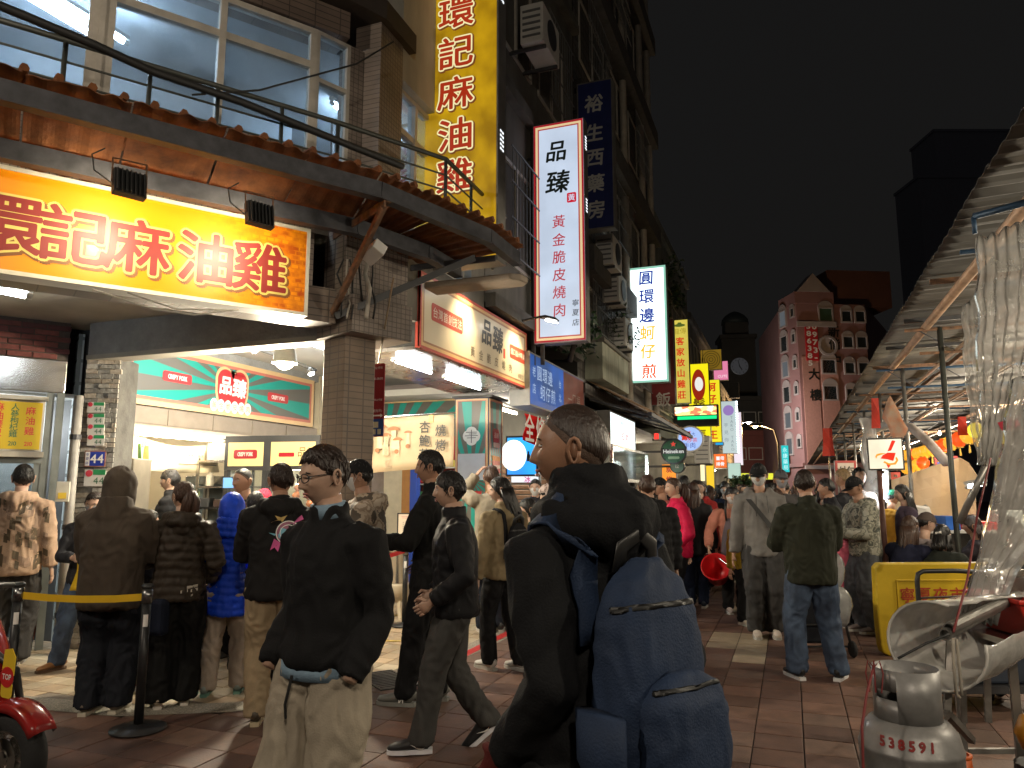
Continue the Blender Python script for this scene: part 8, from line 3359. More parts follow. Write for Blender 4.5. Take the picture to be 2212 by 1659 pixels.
 if mask:
  bm=BM()
  def mf(th,ph):
   zf=math.sin(ph)
   a=abs(th)
   inm=a<1.15 and-.93<zf<-.10
   return head_pt(th,ph,hs_,1.05 if inm else .92,inm and a>.35)
  head_grid(bm,mf,40,30,MH)
  mk=part('face_mask',bm,mask)
  bm=BM()
  for sx in(-1,1):
   tube(bm,[MH@(Vector((sx*.06,.05,-.02))*hs_),MH@(Vector((sx*.081,.01,-.0))*hs_),MH@(Vector((sx*.06,.045,-.075))*hs_)],.0016,5)
  part('ear_loop',bm,mask)
 if glasses:
  bm=BM()
  for sx in(-1,1):
   lp=[MH@(Vector((sx*.032+.022*math.cos(t),.103-.012*abs(math.cos(t))*(1 if math.cos(t)*sx>0 else 0),.003+.0175*math.sin(t)))*hs_)for t in(2*math.pi*q/16 for q in range(17))]
   tube(bm,lp,.0024*hs_,6)
   tube(bm,[MH@(Vector((sx*.053,.094,.008))*hs_),MH@(Vector((sx*.076,.05,.010))*hs_),MH@(Vector((sx*.083,-.01,.008))*hs_)],.0022*hs_,6)
  tube(bm,[MH@(Vector((q,.106,.006))*hs_)for q in(-.011,0,.011)],.002*hs_,6)
  part('glasses',bm,M_BLACK)
 hm=hm or M_HAIRB
 if hair:
  bm=BM()
  head_grid(bm,hair_fn(hair,hs_,sd),64 if hi else 44,40 if hi else 30,MH,1.0)
  if hair in('long','bob','pony','bun'):
   pass
  rn=random.Random(int(sd*10))
  hf,hsd,hb,tk=HAIR[hair]
  if hair not in('crop',):
   for q in range(260 if hi else 60):
    th=rn.uniform(-math.pi,math.pi)
    ph=rn.uniform(.15,1.3)if abs(th)>1.2 else rn.uniform(.95,1.35)
    p=head_pt(th,ph,hs_,1+tk*.9,False)
    p1=head_pt(th+rn.uniform(-.25,.25),ph-.28,hs_,1+tk*1.0+.01,False)
    p2=head_pt(th+rn.uniform(-.3,.3),ph-.52,hs_,1+tk*rn.uniform(.8,1.25),False)
    tube(bm,[MH@p,MH@p1,MH@p2],[.003*hs_,.0045*hs_,.0008*hs_],4)
  if hair=='long' or hair=='bob':
   ln=.36 if hair=='long' else .14
   for q in range(34):
    th=math.pi+rn.uniform(-1.5,1.5)
    p=head_pt(th,.1,hs_,1.08,False)
    dn=Vector((p.x*.1,-.02-abs(rn.gauss(0,.012)),0))
    tube(bm,[MH@p,MH@(p+Vector((p.x*.12,-.015,-.09))*1),MH@(p+dn+Vector((p.x*.05,-.005,-ln*.65))),MH@(p+dn+Vector((rn.gauss(0,.012),0,-ln-rn.uniform(0,.05))))],[.016,.02,.016,.004],6)
  hp=part('hair',bm,hm)
  if hair=='pony':
   bm=BM()
   o=Vector((0,-.098,.02))*hs_
   for q in range(12):
    r_=Vector((rn.gauss(0,.012),rn.gauss(0,.01),rn.gauss(0,.01)))
    tube(bm,[MH@o,MH@(o+r_+Vector((0,-.035,.012))),MH@(o+r_*2+Vector((0,-.055,-.05))),MH@(o+r_*2.2+Vector((0,-.045,-.14))),MH@(o+r_*1.5+Vector((0,-.03,-.21-rn.uniform(0,.03))))],[.012,.017,.018,.014,.003],6)
   part('ponytail',bm,hm)
   bm=BM()
   tube(bm,[MH@(o+Vector((.022*math.cos(t),-.018,.022*math.sin(t))))for t in(2*math.pi*q/10 for q in range(11))],.006,6)
   part('hair_tie',bm,mat('lilac_hair_tie',(.4,.2,.4),rough=.6,var=.1))
 if hair=='crop':
  bm=BM()
  HAIR['stub']=(.50,-.1,-.62,.012)
  head_grid(bm,hair_fn('stub',hs_,sd),64,40,MH,1.0)
  part('shaved_sides',bm,M_STUB)
 if cap:
  bm=BM()
  def cf(th,ph):
   zf=math.sin(ph)
   return head_pt(th,ph,hs_,1.13 if zf>.22 else(1.125 if zf>.14 else .9),False)
  head_grid(bm,cf,40,30,MH,1.0)
  cp=part('cap',bm,cap)
  bm=BM()
  g=[]
  for i in range(9):
   t=R(-58)+R(116)*i/8
   g.append([MH@(Vector((math.sin(t)*(.082+.0*j),.098*math.cos(t)*(1.02)+j*.024*math.cos(t)**.6,.024-.0035*j-.012*math.sin(t)**2))*hs_)for j in range(4)])
  sheet(bm,g,.004)
  o=link('brim',bpy.data.meshes.new('brim'),cap,cp,rel=False)
  bmesh.ops.recalc_face_normals(bm,faces=bm.faces)
  bm.to_mesh(o.data)
  bm.free()
 t=pants or{}
 w=t.get('w',1.0)
 if pants and not seat or seat:
  bm=BM()
  tube(bm,[Vector((0,0,z+dz))*H for z in(.475,.52,.57,.60)],[(a*H*fit,b*H*fit)for a,b in((.085,.07),(.098,.078),(.092,.07),(.085,.062))],14,xax=(1,0,0))
  for(hip,kn,ank,lf)in legs:
   a2=ank+Vector((0,-.008,-.018))*H
   mid=kn.lerp(a2,.55)
   tube(bm,[hip,hip.lerp(kn,.5),kn,mid,a2+Vector((0,0,.012))*H,a2],[.063*H*min(1.1,w),.056*H*w,.047*H*w,.043*H*w,.042*H*w,.040*H*w],12)
  part('trousers',solid(bm,vox,3,.016*w,0,.1,sd+3,7.0),t.get('m')or fab('trousers_%d'%NP_[0],t.get('c',(.03,.03,.035))))
 sc=(shoes or{}).get('c',(.03,.03,.03))
 for i,(hip,kn,ank,lf)in enumerate(legs):
  if seat:
   break
  shd=(kn-ank).normalized()
  fy=feet[i][1]
  tilt=R(-38)if lf>.03 else 0
  toe=(shoes or{}).get('toe',(0,0))[i]
  Ms=Matrix.Translation(Vector((ank.x,ank.y,ank.z-.05*H)))@Matrix.Rotation(R(-toe),4,'Z')@Matrix.Rotation(tilt,4,'X')
  bm=BM()
  L_=.158*H
  prof=[(-.30,.020,.03,.032),(-.26,.030,.04,.045),(-.1,.033,.035,.052),(.1,.031,.022,.04),(.3,.036,.016,.032),(.48,.036,.012,.025),(.62,.028,.011,.02),(.68,.012,.014,.01)]
  tube(bm,[Ms@Vector((0,y*L_,.018*s+h*H*.55))for y,r,z,h in prof],[(r*s*1.15,h*s)for y,r,z,h in prof],12,xax=Ms.to_3x3()@Vector((1,0,0)))
  tube(bm,[Ms@Vector((0,-.14*L_,.03*H)),Ms@Vector((0,-.15*L_,.068*H))],[(.034*s,.04*s),(.03*s,.036*s)],10,xax=Ms.to_3x3()@Vector((1,0,0)))
  sh_=part('shoe',bm,mat('shoe_%d'%NP_[0],sc,rough=.5,var=.2,bump=.15))
  bm=BM()
  pts=[Ms@Vector((x*s,y*L_,0))for x,y in((-.028,-.33),(.028,-.33),(.036,-.1),(.036,.1),(.044,.35),(.04,.55),(.022,.7),(-.022,.7),(-.04,.55),(-.044,.35),(-.036,.1),(-.036,-.1))]
  prism(bm,pts,Ms.to_3x3()@Vector((0,0,.026*s)))
  o=link('sole',bpy.data.meshes.new('sole'),mat('sole_%d'%NP_[0],(shoes or{}).get('sole',(.5,.48,.44)),rough=.6,var=.2),sh_,rel=False)
  bmesh.ops.recalc_face_normals(bm,faces=bm.faces)
  bm.to_mesh(o.data)
  bm.free()
  mk=(shoes or{}).get('mark')
  if mk:
   bm=BM()
   for sx in(-1,1):
    Mm=Ms@Matrix.Translation((sx*.047*s,0,.045*s))@Matrix.Rotation(R(90),4,'Z')@Matrix.Rotation(R(90),4,'X')
    if mk=='N':
     put_glyph(bm,'N',0,0,.05*s,Mm,0,.02)
    else:
     q=[(-.055,-.004),(-.03,-.02),(.0,-.014),(.06,.022),(0,-.003),(-.03,-.008)]
     flat(bm,[(a_*s*.75,b_*s*.75)for a_,b_ in q],Mm,-.002,.003)
   o=link('mark',bpy.data.meshes.new('mark'),M_WPR,sh_,rel=False)
   bm.to_mesh(o.data)
   bm.free()
 t=top or{}
 hem,bulk=t.get('hem',.46),t.get('bulk',1.0)*fit
 q_=t.get('quilt',0)
 bm=BM()
 zs=[(hem,.098,.076),(hem+.02,.104,.082),(.60,.104,.082),(.68,.106,.084),(.75,.108,.082),(.79,.100,.070),(.818,.078,.055),(.838,.052,.046)]
 zs=[z for z in zs if z[0]>=hem]
 tube(bm,[P(0,0,z+dz)for z,a,b in zs],[(a*H*(max(bulk,1.16)if z<.6 else bulk),b*H*(max(bulk,1.16)if z<.6 else bulk))for z,a,b in zs],18,xax=(1,0,0))
 col=t.get('collar',0)
 if col:
  tube(bm,[P(0,0,.825+dz),P(0,.004,.852+dz),P(0,.007,.862+.012*col+dz)],[(.050*H,.048*H),(.043*H,.046*H),(.042*H,.045*H)],14,xax=(1,0,0))
 for sx,(sh,el,wt)in zip((-1,1),wr_):
  tube(bm,[sh+Vector((-sx*.035,0,.006))*H,sh,sh.lerp(el,.5),el,el.lerp(wt,.6),wt-(wt-el).normalized()*.005*H],[(.040*bulk)*H,.046*H*bulk,.044*H*bulk,.039*H*bulk,.035*H*bulk,.029*H*bulk],12)
 hd=t.get('hood')
 if hd=='down':
  hk=t.get('hk',1)*H
  tube(bm,[P(-.055,.035,.842+dz),P(-.062,-.01,.845+dz),P(-.04,-.055,.838+dz),P(0,-.072,.828+dz),P(.04,-.055,.838+dz),P(.062,-.01,.845+dz),P(.055,.035,.842+dz)],[.018*hk,.026*hk,.034*hk,.04*hk,.034*hk,.026*hk,.018*hk],10)
  tube(bm,[P(0,-.07,.845+dz),P(0,-.078,.775+dz)],[(.055*H,.03*H),(.02*H,.015*H)],10,xax=(1,0,0))
 if t.get('hk',1)>1:
  tube(bm,[P(0,-.01,.815+dz),P(0,-.012,.85+dz),P(0,-.008,.885+dz),P(0,-.006,.912+dz)],[(.085*H,.07*H),(.068*H,.068*H),(.056*H,.060*H),(.050*H,.054*H)],16,xax=(1,0,0))
 if hd=='up':
  tube(bm,[P(0,-.012,.80+dz),P(0,-.012,.838+dz),P(0,-.008,.868+dz),P(0,-.008,.895+dz)],[(.10*H,.078*H),(.078*H,.076*H),(.067*H,.075*H),(.06*H,.07*H)],14,xax=(1,0,0))
 tm=t.get('m')or fab('top_%d'%NP_[0],t.get('c',(.02,.02,.022)),rough=t.get('rough',.8))
 part(t.get('name','jacket'),solid(bm,vox,4 if not q_ else 3,t.get('wr',.016),q_,t.get('pitch',.075),sd,6.5),tm)
 if hd=='up':
  bm=BM()
  def hfn(th,ph):
   a,zf=abs(th),math.sin(ph)
   op=a<.95 and zf<.62 and zf>-.95
   k=1.0 if op and a<.8 else 1.24+.07*noise.noise((th*3,ph*3,sd))+.03*noise.noise((th*9,ph*6,sd))
   if op:
    return head_pt(th,ph,hs_,.9,False)
   k/=1.24
   c=math.cos(ph)if zf>0 else math.cos(ph)*.3+.7
   return Vector((.114*c*math.sin(th)*k,(.136*c*math.cos(th)*k-.014-.03*max(0,-zf)*(a>1.5)),(.146 if zf>0 else .19)*zf*k))*hs_
  head_grid(bm,hfn,48,32,MH,1.0)
  part('hood',bm,tm)
 return root,H,wr_,MH,P
# == who stands where
BLK,NAVY=(.014,.014,.015),(.012,.015,.024)
C_CAP=fab('black_cap_cloth',(.014,.014,.015))
PATG=pattern('grey_green_camouflage',((.07,.075,.06),(.30,.29,.23),(.16,.16,.125),(.36,.35,.29)),11,False)
PATC=pattern('sand_camouflage',((.10,.08,.06),(.42,.34,.26),(.28,.21,.15),(.48,.40,.32)),9,False)
PATP=pattern('cream_spotted_fleece',((.58,.46,.42),(.50,.40,.36),(.26,.18,.15)),24,False)
DEN=mat('blue_denim',(.055,.085,.14),rough=.85,var=.55,scale=7,bump=.3,bscale=220,alt=(.02,.03,.055))
DENG=mat('grey_denim',(.085,.09,.1),rough=.85,var=.6,scale=6,bump=.3,bscale=220,alt=(.03,.032,.036))
bald,_H,bw_,bMH,bP=person('person with shaved hair in a black hooded coat carrying the big navy backpack',1262,2.0,898,324,SKIND,dict(c=(.011,.0115,.013),hem=.26,hood='down',hk=1.3,collar=2.0,bulk=1.0,wr=.014),dict(c=BLK),dict(c=BLK),'crop',M_HAIRG,fit=.92,arms=(((.112,.045,.515),(.0,-1,0)),((.14,0,.5),(.1,-1,0))),look=(-44,2),hi=True,hands=(False,True))
g_,gH,gw_,gMH,gP=person('person with round black glasses in a black jacket and wide beige trousers',716,3.07,983,212,SKINL,dict(c=(.012,.012,.013),hem=.52,collar=1.2,bulk=1.0,wr=.014),dict(c=(.36,.31,.24),w=1.2),dict(c=(.1,.06,.12)),'short',M_HAIRG,stand=((-.06,-.03),(.07,.09)),arms=(((.128,.055,.505),(.12,-1,0)),((.128,.055,.505),(.12,-1,0))),look=(18,-8),hi=True,hands=(False,False),glasses=True)
person('person with the grey-brown hood pulled up, seen from behind in the queue',255,5.6,1023,357,None,dict(c=(.075,.058,.045),hem=.42,hood='up',bulk=1.24,name='hoodie',wr=.012),dict(c=(.016,.018,.024),w=1.32),dict(c=(.2,.16,.12),sole=(.55,.5,.4)),None,arms=('hold','hold'),hi=True)
pw=person('person with a brown ponytail in a dark brown quilted jacket and black cargo trousers',398,5.78,1050,335,SKINL,dict(c=(.042,.032,.024),hem=.47,hood='down',bulk=1.02,quilt=.012,pitch=.062,rough=.5),dict(c=(.009,.009,.009),w=1.35),dict(c=(.45,.36,.27),sole=(.6,.55,.48)),'pony',M_HAIRN,look=(-28,5),arms=('hold','pocket'),hi=True)
kid_=person('child in a bright blue quilted jacket with the hood up and grey track trousers',502,6.1,1077,348,None,dict(c=(.014,.065,.62),hem=.40,hood='up',bulk=.86,quilt=.016,pitch=.055,rough=.42),dict(c=(.34,.28,.23),w=1.12),dict(c=(.25,.3,.28),sole=(.12,.25,.2)),None,stand=((-.08,.0),(.075,.03)),fit=.9,arms=('down','hold'),hi=True)
bomb=person('person in a black bomber jacket with a colourful round back print and khaki trousers',605,5.42,1012,348,None,dict(c=(.016,.015,.015),hem=.47,hood='down',collar=1.2,bulk=1.04,wr=.014),dict(c=(.33,.25,.155),w=1.12),dict(c=(.06,.045,.03),sole=(.5,.42,.28)),'short',M_HAIRG,look=(-25,0),arms=('hold','pocket'),stand=((-.05,-.02),(.1,.08)),hi=True)
blk=person('person in a beige hooded jacket printed with brown blocks at the left edge',45,7.1,1012,340,SKINL,dict(c=(.50,.34,.235),hem=.45,hood='down',bulk=1.1,wr=.015),dict(c=(.045,.042,.04),w=1.2),dict(c=(.2,.1,.07)),'short',look=(-20,8),arms=('hold','down'),hi=True)
person('person facing the queue in a grey face mask, blue jeans and tan shoes',208,7.0,1070,160,SKINL,dict(c=(.03,.03,.035),hem=.48),dict(m=DEN,w=1.05),dict(c=(.30,.14,.05),sole=(.12,.07,.04),toe=(-20,50)),'back',M_HAIRG,look=(10,-12),mask=M_MASKG,stand=((-.05,.05),(.13,.02)),arms=('hold','hold'),hi=True)
person('shop worker in a black quilted jacket behind the counter, facing left',374,9.0,1022,262,SKINL,dict(c=BLK,hem=.48,collar=1.5,quilt=.012,bulk=1.2,hood='down'),dict(c=NAVY),dict(),'bowl',hands=(True,False))
person('person with cropped black hair and a charcoal top facing out of the queue',530,7.3,1019,205,SKIN,dict(c=(.035,.035,.036),hem=.47,bulk=1.05),dict(c=BLK),dict(),'crop',look=(6,0),arms=('hold','pocket'),hi=True)
person('person in a grey jacket with a red hood beside the food cabinet',566,8.2,1062,20,SKINL,dict(c=(.12,.13,.15),hem=.47,hood='down'),dict(c=NAVY),dict(),'cap',mat('crimson_hood',(.5,.02,.05),rough=.8,var=.2))
person('person in black cap, mask and sand camouflage jacket behind the glasses wearer',786,5.9,1004,262,SKIN,dict(m=PATC,hem=.44,hood='down',bulk=1.2),dict(m=DEN,w=1.1),dict(c=(.3,.1,.08),sole=(.5,.4,.36)),'short',mask=M_MASK,cap=C_CAP,arms=('hold','pocket'),stand=((-.05,.0),(.06,.13)))
person('tall person in a black coat and grey trainers behind the young walker',940,5.85,984,283,SKIN,dict(c=(.012,.012,.012),hem=.44,collar=1.3,bulk=1.0),dict(c=(.01,.01,.011)),dict(c=(.14,.14,.125),sole=(.22,.22,.2),mark='N'),'short',look=(-12,0),mask=None,arms=('hold','pocket'),stand=((-.06,.1),(.05,.0)),hi=True)
wk=person('young person striding left in a black jacket and white-soled black trainers',985,4.85,1031,264,SKINL,dict(c=(.013,.013,.015),hem=.475,collar=1.3,bulk=1.02,wr=.014,rough=.6),dict(c=(.06,.058,.055),w=1.05),dict(c=(.014,.014,.015),sole=(.75,.74,.78),mark='tick'),'bangs',look=(4,0),arms=('pocket','pocket'),stand=((-.05,.13),(.045,-.13,.034)),hi=True)
kw=person('person with dark hair in a khaki jacket carrying a small black backpack',1088,6.9,1039,318,SKINL,dict(c=(.26,.20,.115),hem=.47,collar=1.1,bulk=1.04,wr=.014),dict(c=(.012,.012,.013)),dict(c=(.6,.58,.55)),'long',look=(-48,-8),arms=('down','down'),stand=((-.05,.06),(.06,-.06)),hi=True)
person('person with fluffy brown hair facing away in front of the teal pillar',1063,8.7,1014,345,None,dict(c=(.28,.24,.18),hem=.47),dict(c=NAVY),dict(),'bowl',M_HAIRN,arms=('up','down'))
person('person with a black bob in an olive jacket and green scarf facing left',1148,7.7,1084,258,SKINL,dict(c=(.04,.05,.025),hem=.45,hood='down',bulk=1.15),dict(c=BLK),dict(),'bob',arms=('hold','hold'))
ph_=person('person in a cream spotted hood looking down at a phone',1196,7.2,1056,258,SKINL,dict(m=PATP,hem=.42,hood='up',bulk=1.15),dict(c=(.3,.26,.2)),dict(),'short',look=(0,-22),arms=('phone','phone'))
person('person in a pale mask below the blue screen',1157,10.8,1041,188,SKINL,dict(c=(.03,.03,.04),collar=1),dict(c=NAVY),dict(),'short',mask=M_MASK)
person('person in a black quilted jacket just right of the bald man',1402,7.3,1034,345,SKINL,dict(c=(.014,.014,.015),hem=.44,collar=1.4,hood='down',quilt=.012,bulk=1.2),dict(c=BLK),dict(),'short',M_HAIRN,look=(20,0))
person('person in a hot pink jacket with a brown ponytail facing left',1462,9.0,1039,268,SKINL,dict(c=(.62,.012,.07),hem=.47,collar=1.3,quilt=.006,pitch=.05,bulk=1.1,rough=.55),dict(c=(.012,.012,.014)),dict(),'pony',M_HAIRN,look=(-10,0),arms=('pocket','back'))
person('person in a black cap just behind the hot pink jacket',1432,10.2,1038,262,SKIN,dict(c=(.45,.1,.1),hem=.46),dict(c=NAVY),dict(),'short',cap=C_CAP)
person('person in dark clothes with long hair behind the pink jacket',1497,10.5,1047,20,None,dict(c=(.03,.03,.032),hem=.42),dict(c=(.016,.024,.05)),dict(c=(.02,.03,.05)),'long',M_HAIRN)
bk=person('person with dark plaits, a white mask, salmon sweater and grey apron holding the red bucket',1577,10.1,1058,184,SKINL,dict(c=(.50,.20,.14),hem=.47,name='sweater'),dict(c=(.014,.013,.014),w=1.05),dict(c=(.55,.45,.42)),'bangs',mask=M_MASK,look=(0,-6),arms=('down','bucket'))
gh=person('tall person in a black cap, white mask and grey hooded sweatshirt',1640,8.45,1009,192,SKIN,dict(c=(.20,.19,.18),hem=.46,hood='down',bulk=1.0,wr=.014,name='hoodie'),dict(c=(.06,.058,.058),w=1.2),dict(c=(.6,.52,.45)),'short',mask=M_MASK,cap=C_CAP,look=(14,-10),arms=('pocket','down'),hands=(False,True))
person('person in an olive black fleece and blue jeans seen from behind with a shopping trolley',1742,6.6,1024,2,SKINL,dict(c=(.028,.03,.02),hem=.45,collar=1.2,bulk=1.2,wr=.014),dict(m=DEN,w=1.15),dict(c=(.014,.014,.015),sole=(.75,.75,.75),toe=(-12,35)),'short',M_HAIRG,look=(22,0),arms=('hold','hold'),stand=((-.095,.0),(.10,-.02)),glasses=True,hi=True)
person('person in a grey cap and grey mask behind the grey hooded sweatshirt',1687,10.3,1021,188,SKIN,dict(c=(.09,.085,.085),hem=.46),dict(c=NAVY),dict(),'short',mask=M_MASKG,cap=fab('grey_cap_cloth',(.1,.1,.11)))
person('person with a brown fringe peeking from behind the olive fleece',1676,9.2,1062,190,SKINL,dict(c=(.4,.34,.28),hem=.46),dict(c=(.2,.19,.18)),dict(c=(.5,.45,.4)),'bangs',M_HAIRN)
person('person in a black cap and grey camouflage jacket looking down, facing left',1862,8.7,1036,264,SKIN,dict(m=PATG,hem=.49,hood='down',bulk=1.12,wr=.014),dict(m=DENG,w=1.4),dict(c=(.2,.16,.15)),'short',cap=C_CAP,look=(0,-20),lean=.06,arms=('hold','hold'))
person('person in a black jacket with white numbers leaning in behind the olive fleece',1803,9.6,1040,300,SKIN,dict(c=(.016,.016,.02),hem=.46,collar=1),dict(c=NAVY),dict(),'short',lean=.08)
person('person with bleached hair among the diners behind the camouflage jacket',1830,10.0,1019,320,SKIN,dict(c=(.03,.03,.035)),dict(c=NAVY),dict(),'short',M_HAIRF)
person('person with pulled-back black hair facing right of the wrapped post',1854,10.7,1016,165,SKINL,dict(c=(.45,.38,.34)),dict(c=NAVY),dict(),'back',look=(15,0))
person('vendor in a green cap and mustard sleeves at the stall counter',1916,10.6,1063,70,SKIN,dict(c=(.40,.20,.02),hem=.47),dict(c=BLK),dict(),'short',cap=fab('green_cap_cloth',(.02,.16,.08)),look=(10,-15),lean=.08,arms=('hold','hold'))
person('person with long straight black hair at the stall counter',1955,9.9,1053,282,SKINL,dict(c=(.07,.05,.07),hem=.46),dict(c=BLK),dict(),'long',look=(-10,0))
person('seated diner with long brown hair and a navy jacket behind the yellow barrier',1952,8.4,1116,62,SKINL,dict(c=(.016,.018,.04),hem=.46),dict(c=BLK),None,'long',M_HAIRN,seat=True,lean=.12,arms=('table','table'))
person('seated diner in a dark cap facing right behind the yellow barrier',1985,8.9,1108,80,SKINL,dict(c=(.3,.26,.26),hem=.46),dict(c=BLK),None,'short',seat=True,cap=fab('taupe_cap_cloth',(.10,.075,.065)),look=(10,-10),lean=.1,arms=('table','table'))
sb=person('seated diner with tied black hair and a white clip, in a dark green jacket',2022,8.15,1136,52,SKINL,dict(c=(.017,.02,.016),hem=.46,bulk=1.15),dict(c=BLK),None,'bob',seat=True,lean=.14,arms=('table','table'))
person('seated diner in dark clothes left of the sweeping plastic sheet',2102,9.2,1115,300,SKIN,dict(c=(.03,.025,.03),hem=.46),dict(c=BLK),None,'bob',M_HAIRG,seat=True,arms=('table','table'))
person('seated diner in grey at the right edge behind the plastic sheet',2185,7.4,1118,315,SKINL,dict(c=(.05,.055,.065),hem=.46,bulk=1.1),dict(c=BLK),None,'long',seat=True,arms=('table','table'))
person('person in a yellow and black jacket half hidden by the grey sweatshirt',1601,9.2,1100,160,SKIN,dict(c=(.40,.27,.03),hem=.46),dict(c=BLK),dict(c=(.5,.45,.4)),'short',arms=('down','down'))
person('small child in a pink quilted coat behind the olive fleece',1828,8.9,1150,350,SKINL,dict(c=(.55,.12,.18),hem=.4,quilt=.01,hood='up'),dict(c=BLK),dict(),None)
person('person in black trousers standing inside the arcade behind the blue quilted child',549,6.75,1070,10,None,dict(c=(.03,.03,.035),hem=.46),dict(c=(.014,.016,.012)),dict(c=(.3,.22,.15)),'short')
person('person in olive trousers and red shoes beyond the grey-brown hood',318,6.3,1110,30,None,dict(c=(.02,.02,.03),hem=.46),dict(c=(.22,.19,.08),w=1.2),dict(c=(.3,.03,.06)),'short')
# ---- the crowd further up the street: copies of a few, each in its own clothes
_pr=[]
for k,(hr,hmat,hd_,mk,tp)in enumerate((('short',M_HAIRB,4,None,dict(collar=1)),('long',M_HAIRG,350,None,dict(hood='down')),('bangs',M_HAIRB,178,M_MASK,dict(collar=1)),('pony',M_HAIRN,10,None,dict(quilt=.008)),('short',M_HAIRG,186,None,dict(hood='down')),('bob',M_HAIRB,175,M_MASK,dict()))):
 c=person('person in a dark coat in the middle of the crowd, %s'%('under the beer sign','below the led board','left of the grey sweatshirt','behind the bucket','near the far palm','by the pink jacket')[k],(1444,1522,1552,1535,1606,1480)[k],(13.5,14,15,13,17,16)[k],(1046,1050,1052,1054,1050,1056)[k],hd_,SKINL,dict(c=(.025,.024,.026),hem=.45,**tp),dict(c=NAVY),dict(),hr,hmat,mask=mk,group='crowd up the street')
 _pr.append(c[0])
_ccol=[('black',(.014,.014,.015)),('charcoal',(.04,.04,.042)),('navy',(.016,.02,.05)),('purple',(.10,.03,.16)),('cream',(.42,.36,.29)),('brown',(.09,.05,.03)),('red',(.34,.03,.03)),('grey',(.16,.16,.16)),('olive',(.06,.065,.035)),('white',(.55,.53,.5)),('teal',(.03,.12,.13))]
_rq=random.Random(21)
_done=[]
def place_word(u):
 for lim,w in((1180,'below the blue screen'),(1345,'behind the bald man'),(1430,'below the steel hood'),(1500,'under the beer sign'),(1560,'below the yellow signs'),(1620,'before the far palm'),(1720,'below the long yellow strip'),(1810,'beside the far stall posts'),(3000,'under the far stall roof')):
  if u<lim:
   return w
n_=0
tries=0
while n_<120 and tries<4000:
 tries+=1
 d=11+30*_rq.random()**1.15
 u=_rq.uniform(1095,1800)
 p=at(u,1063,d)
 if not(-3.0<p.x<1.5)or any((p.x-a)**2+(p.y-b)**2<.20 for a,b in _done):
  continue
 if 1540<u<1720 and d<12.5:
  continue
 _done.append((p.x,p.y))
 k=_rq.randrange(6)
 src=_pr[k]
 nm,c=_ccol[_rq.randrange(len(_ccol))if _rq.random()<.62 else _rq.randrange(3)]
 depth='nearer rows' if d<17 else('middle rows' if d<26 else 'far rows')
 o=dup(src,(p.x,p.y,0),src.rotation_euler.z+_rq.uniform(-.7,.7),'person with %s hair, %s top, %s, %s'%(('short black','long dark','fringed black','tied brown','short brown','bobbed black')[k],nm,depth,place_word(u)),'crowd up the street',(1*_rq.uniform(.93,1.05),)*3)
 for ch in o.children:
  if ch.name.startswith('jacket'):
   ch.material_slots[0].link='OBJECT'
   ch.material_slots[0].material=fab('crowd_%s'%nm,c)
 n_+=1
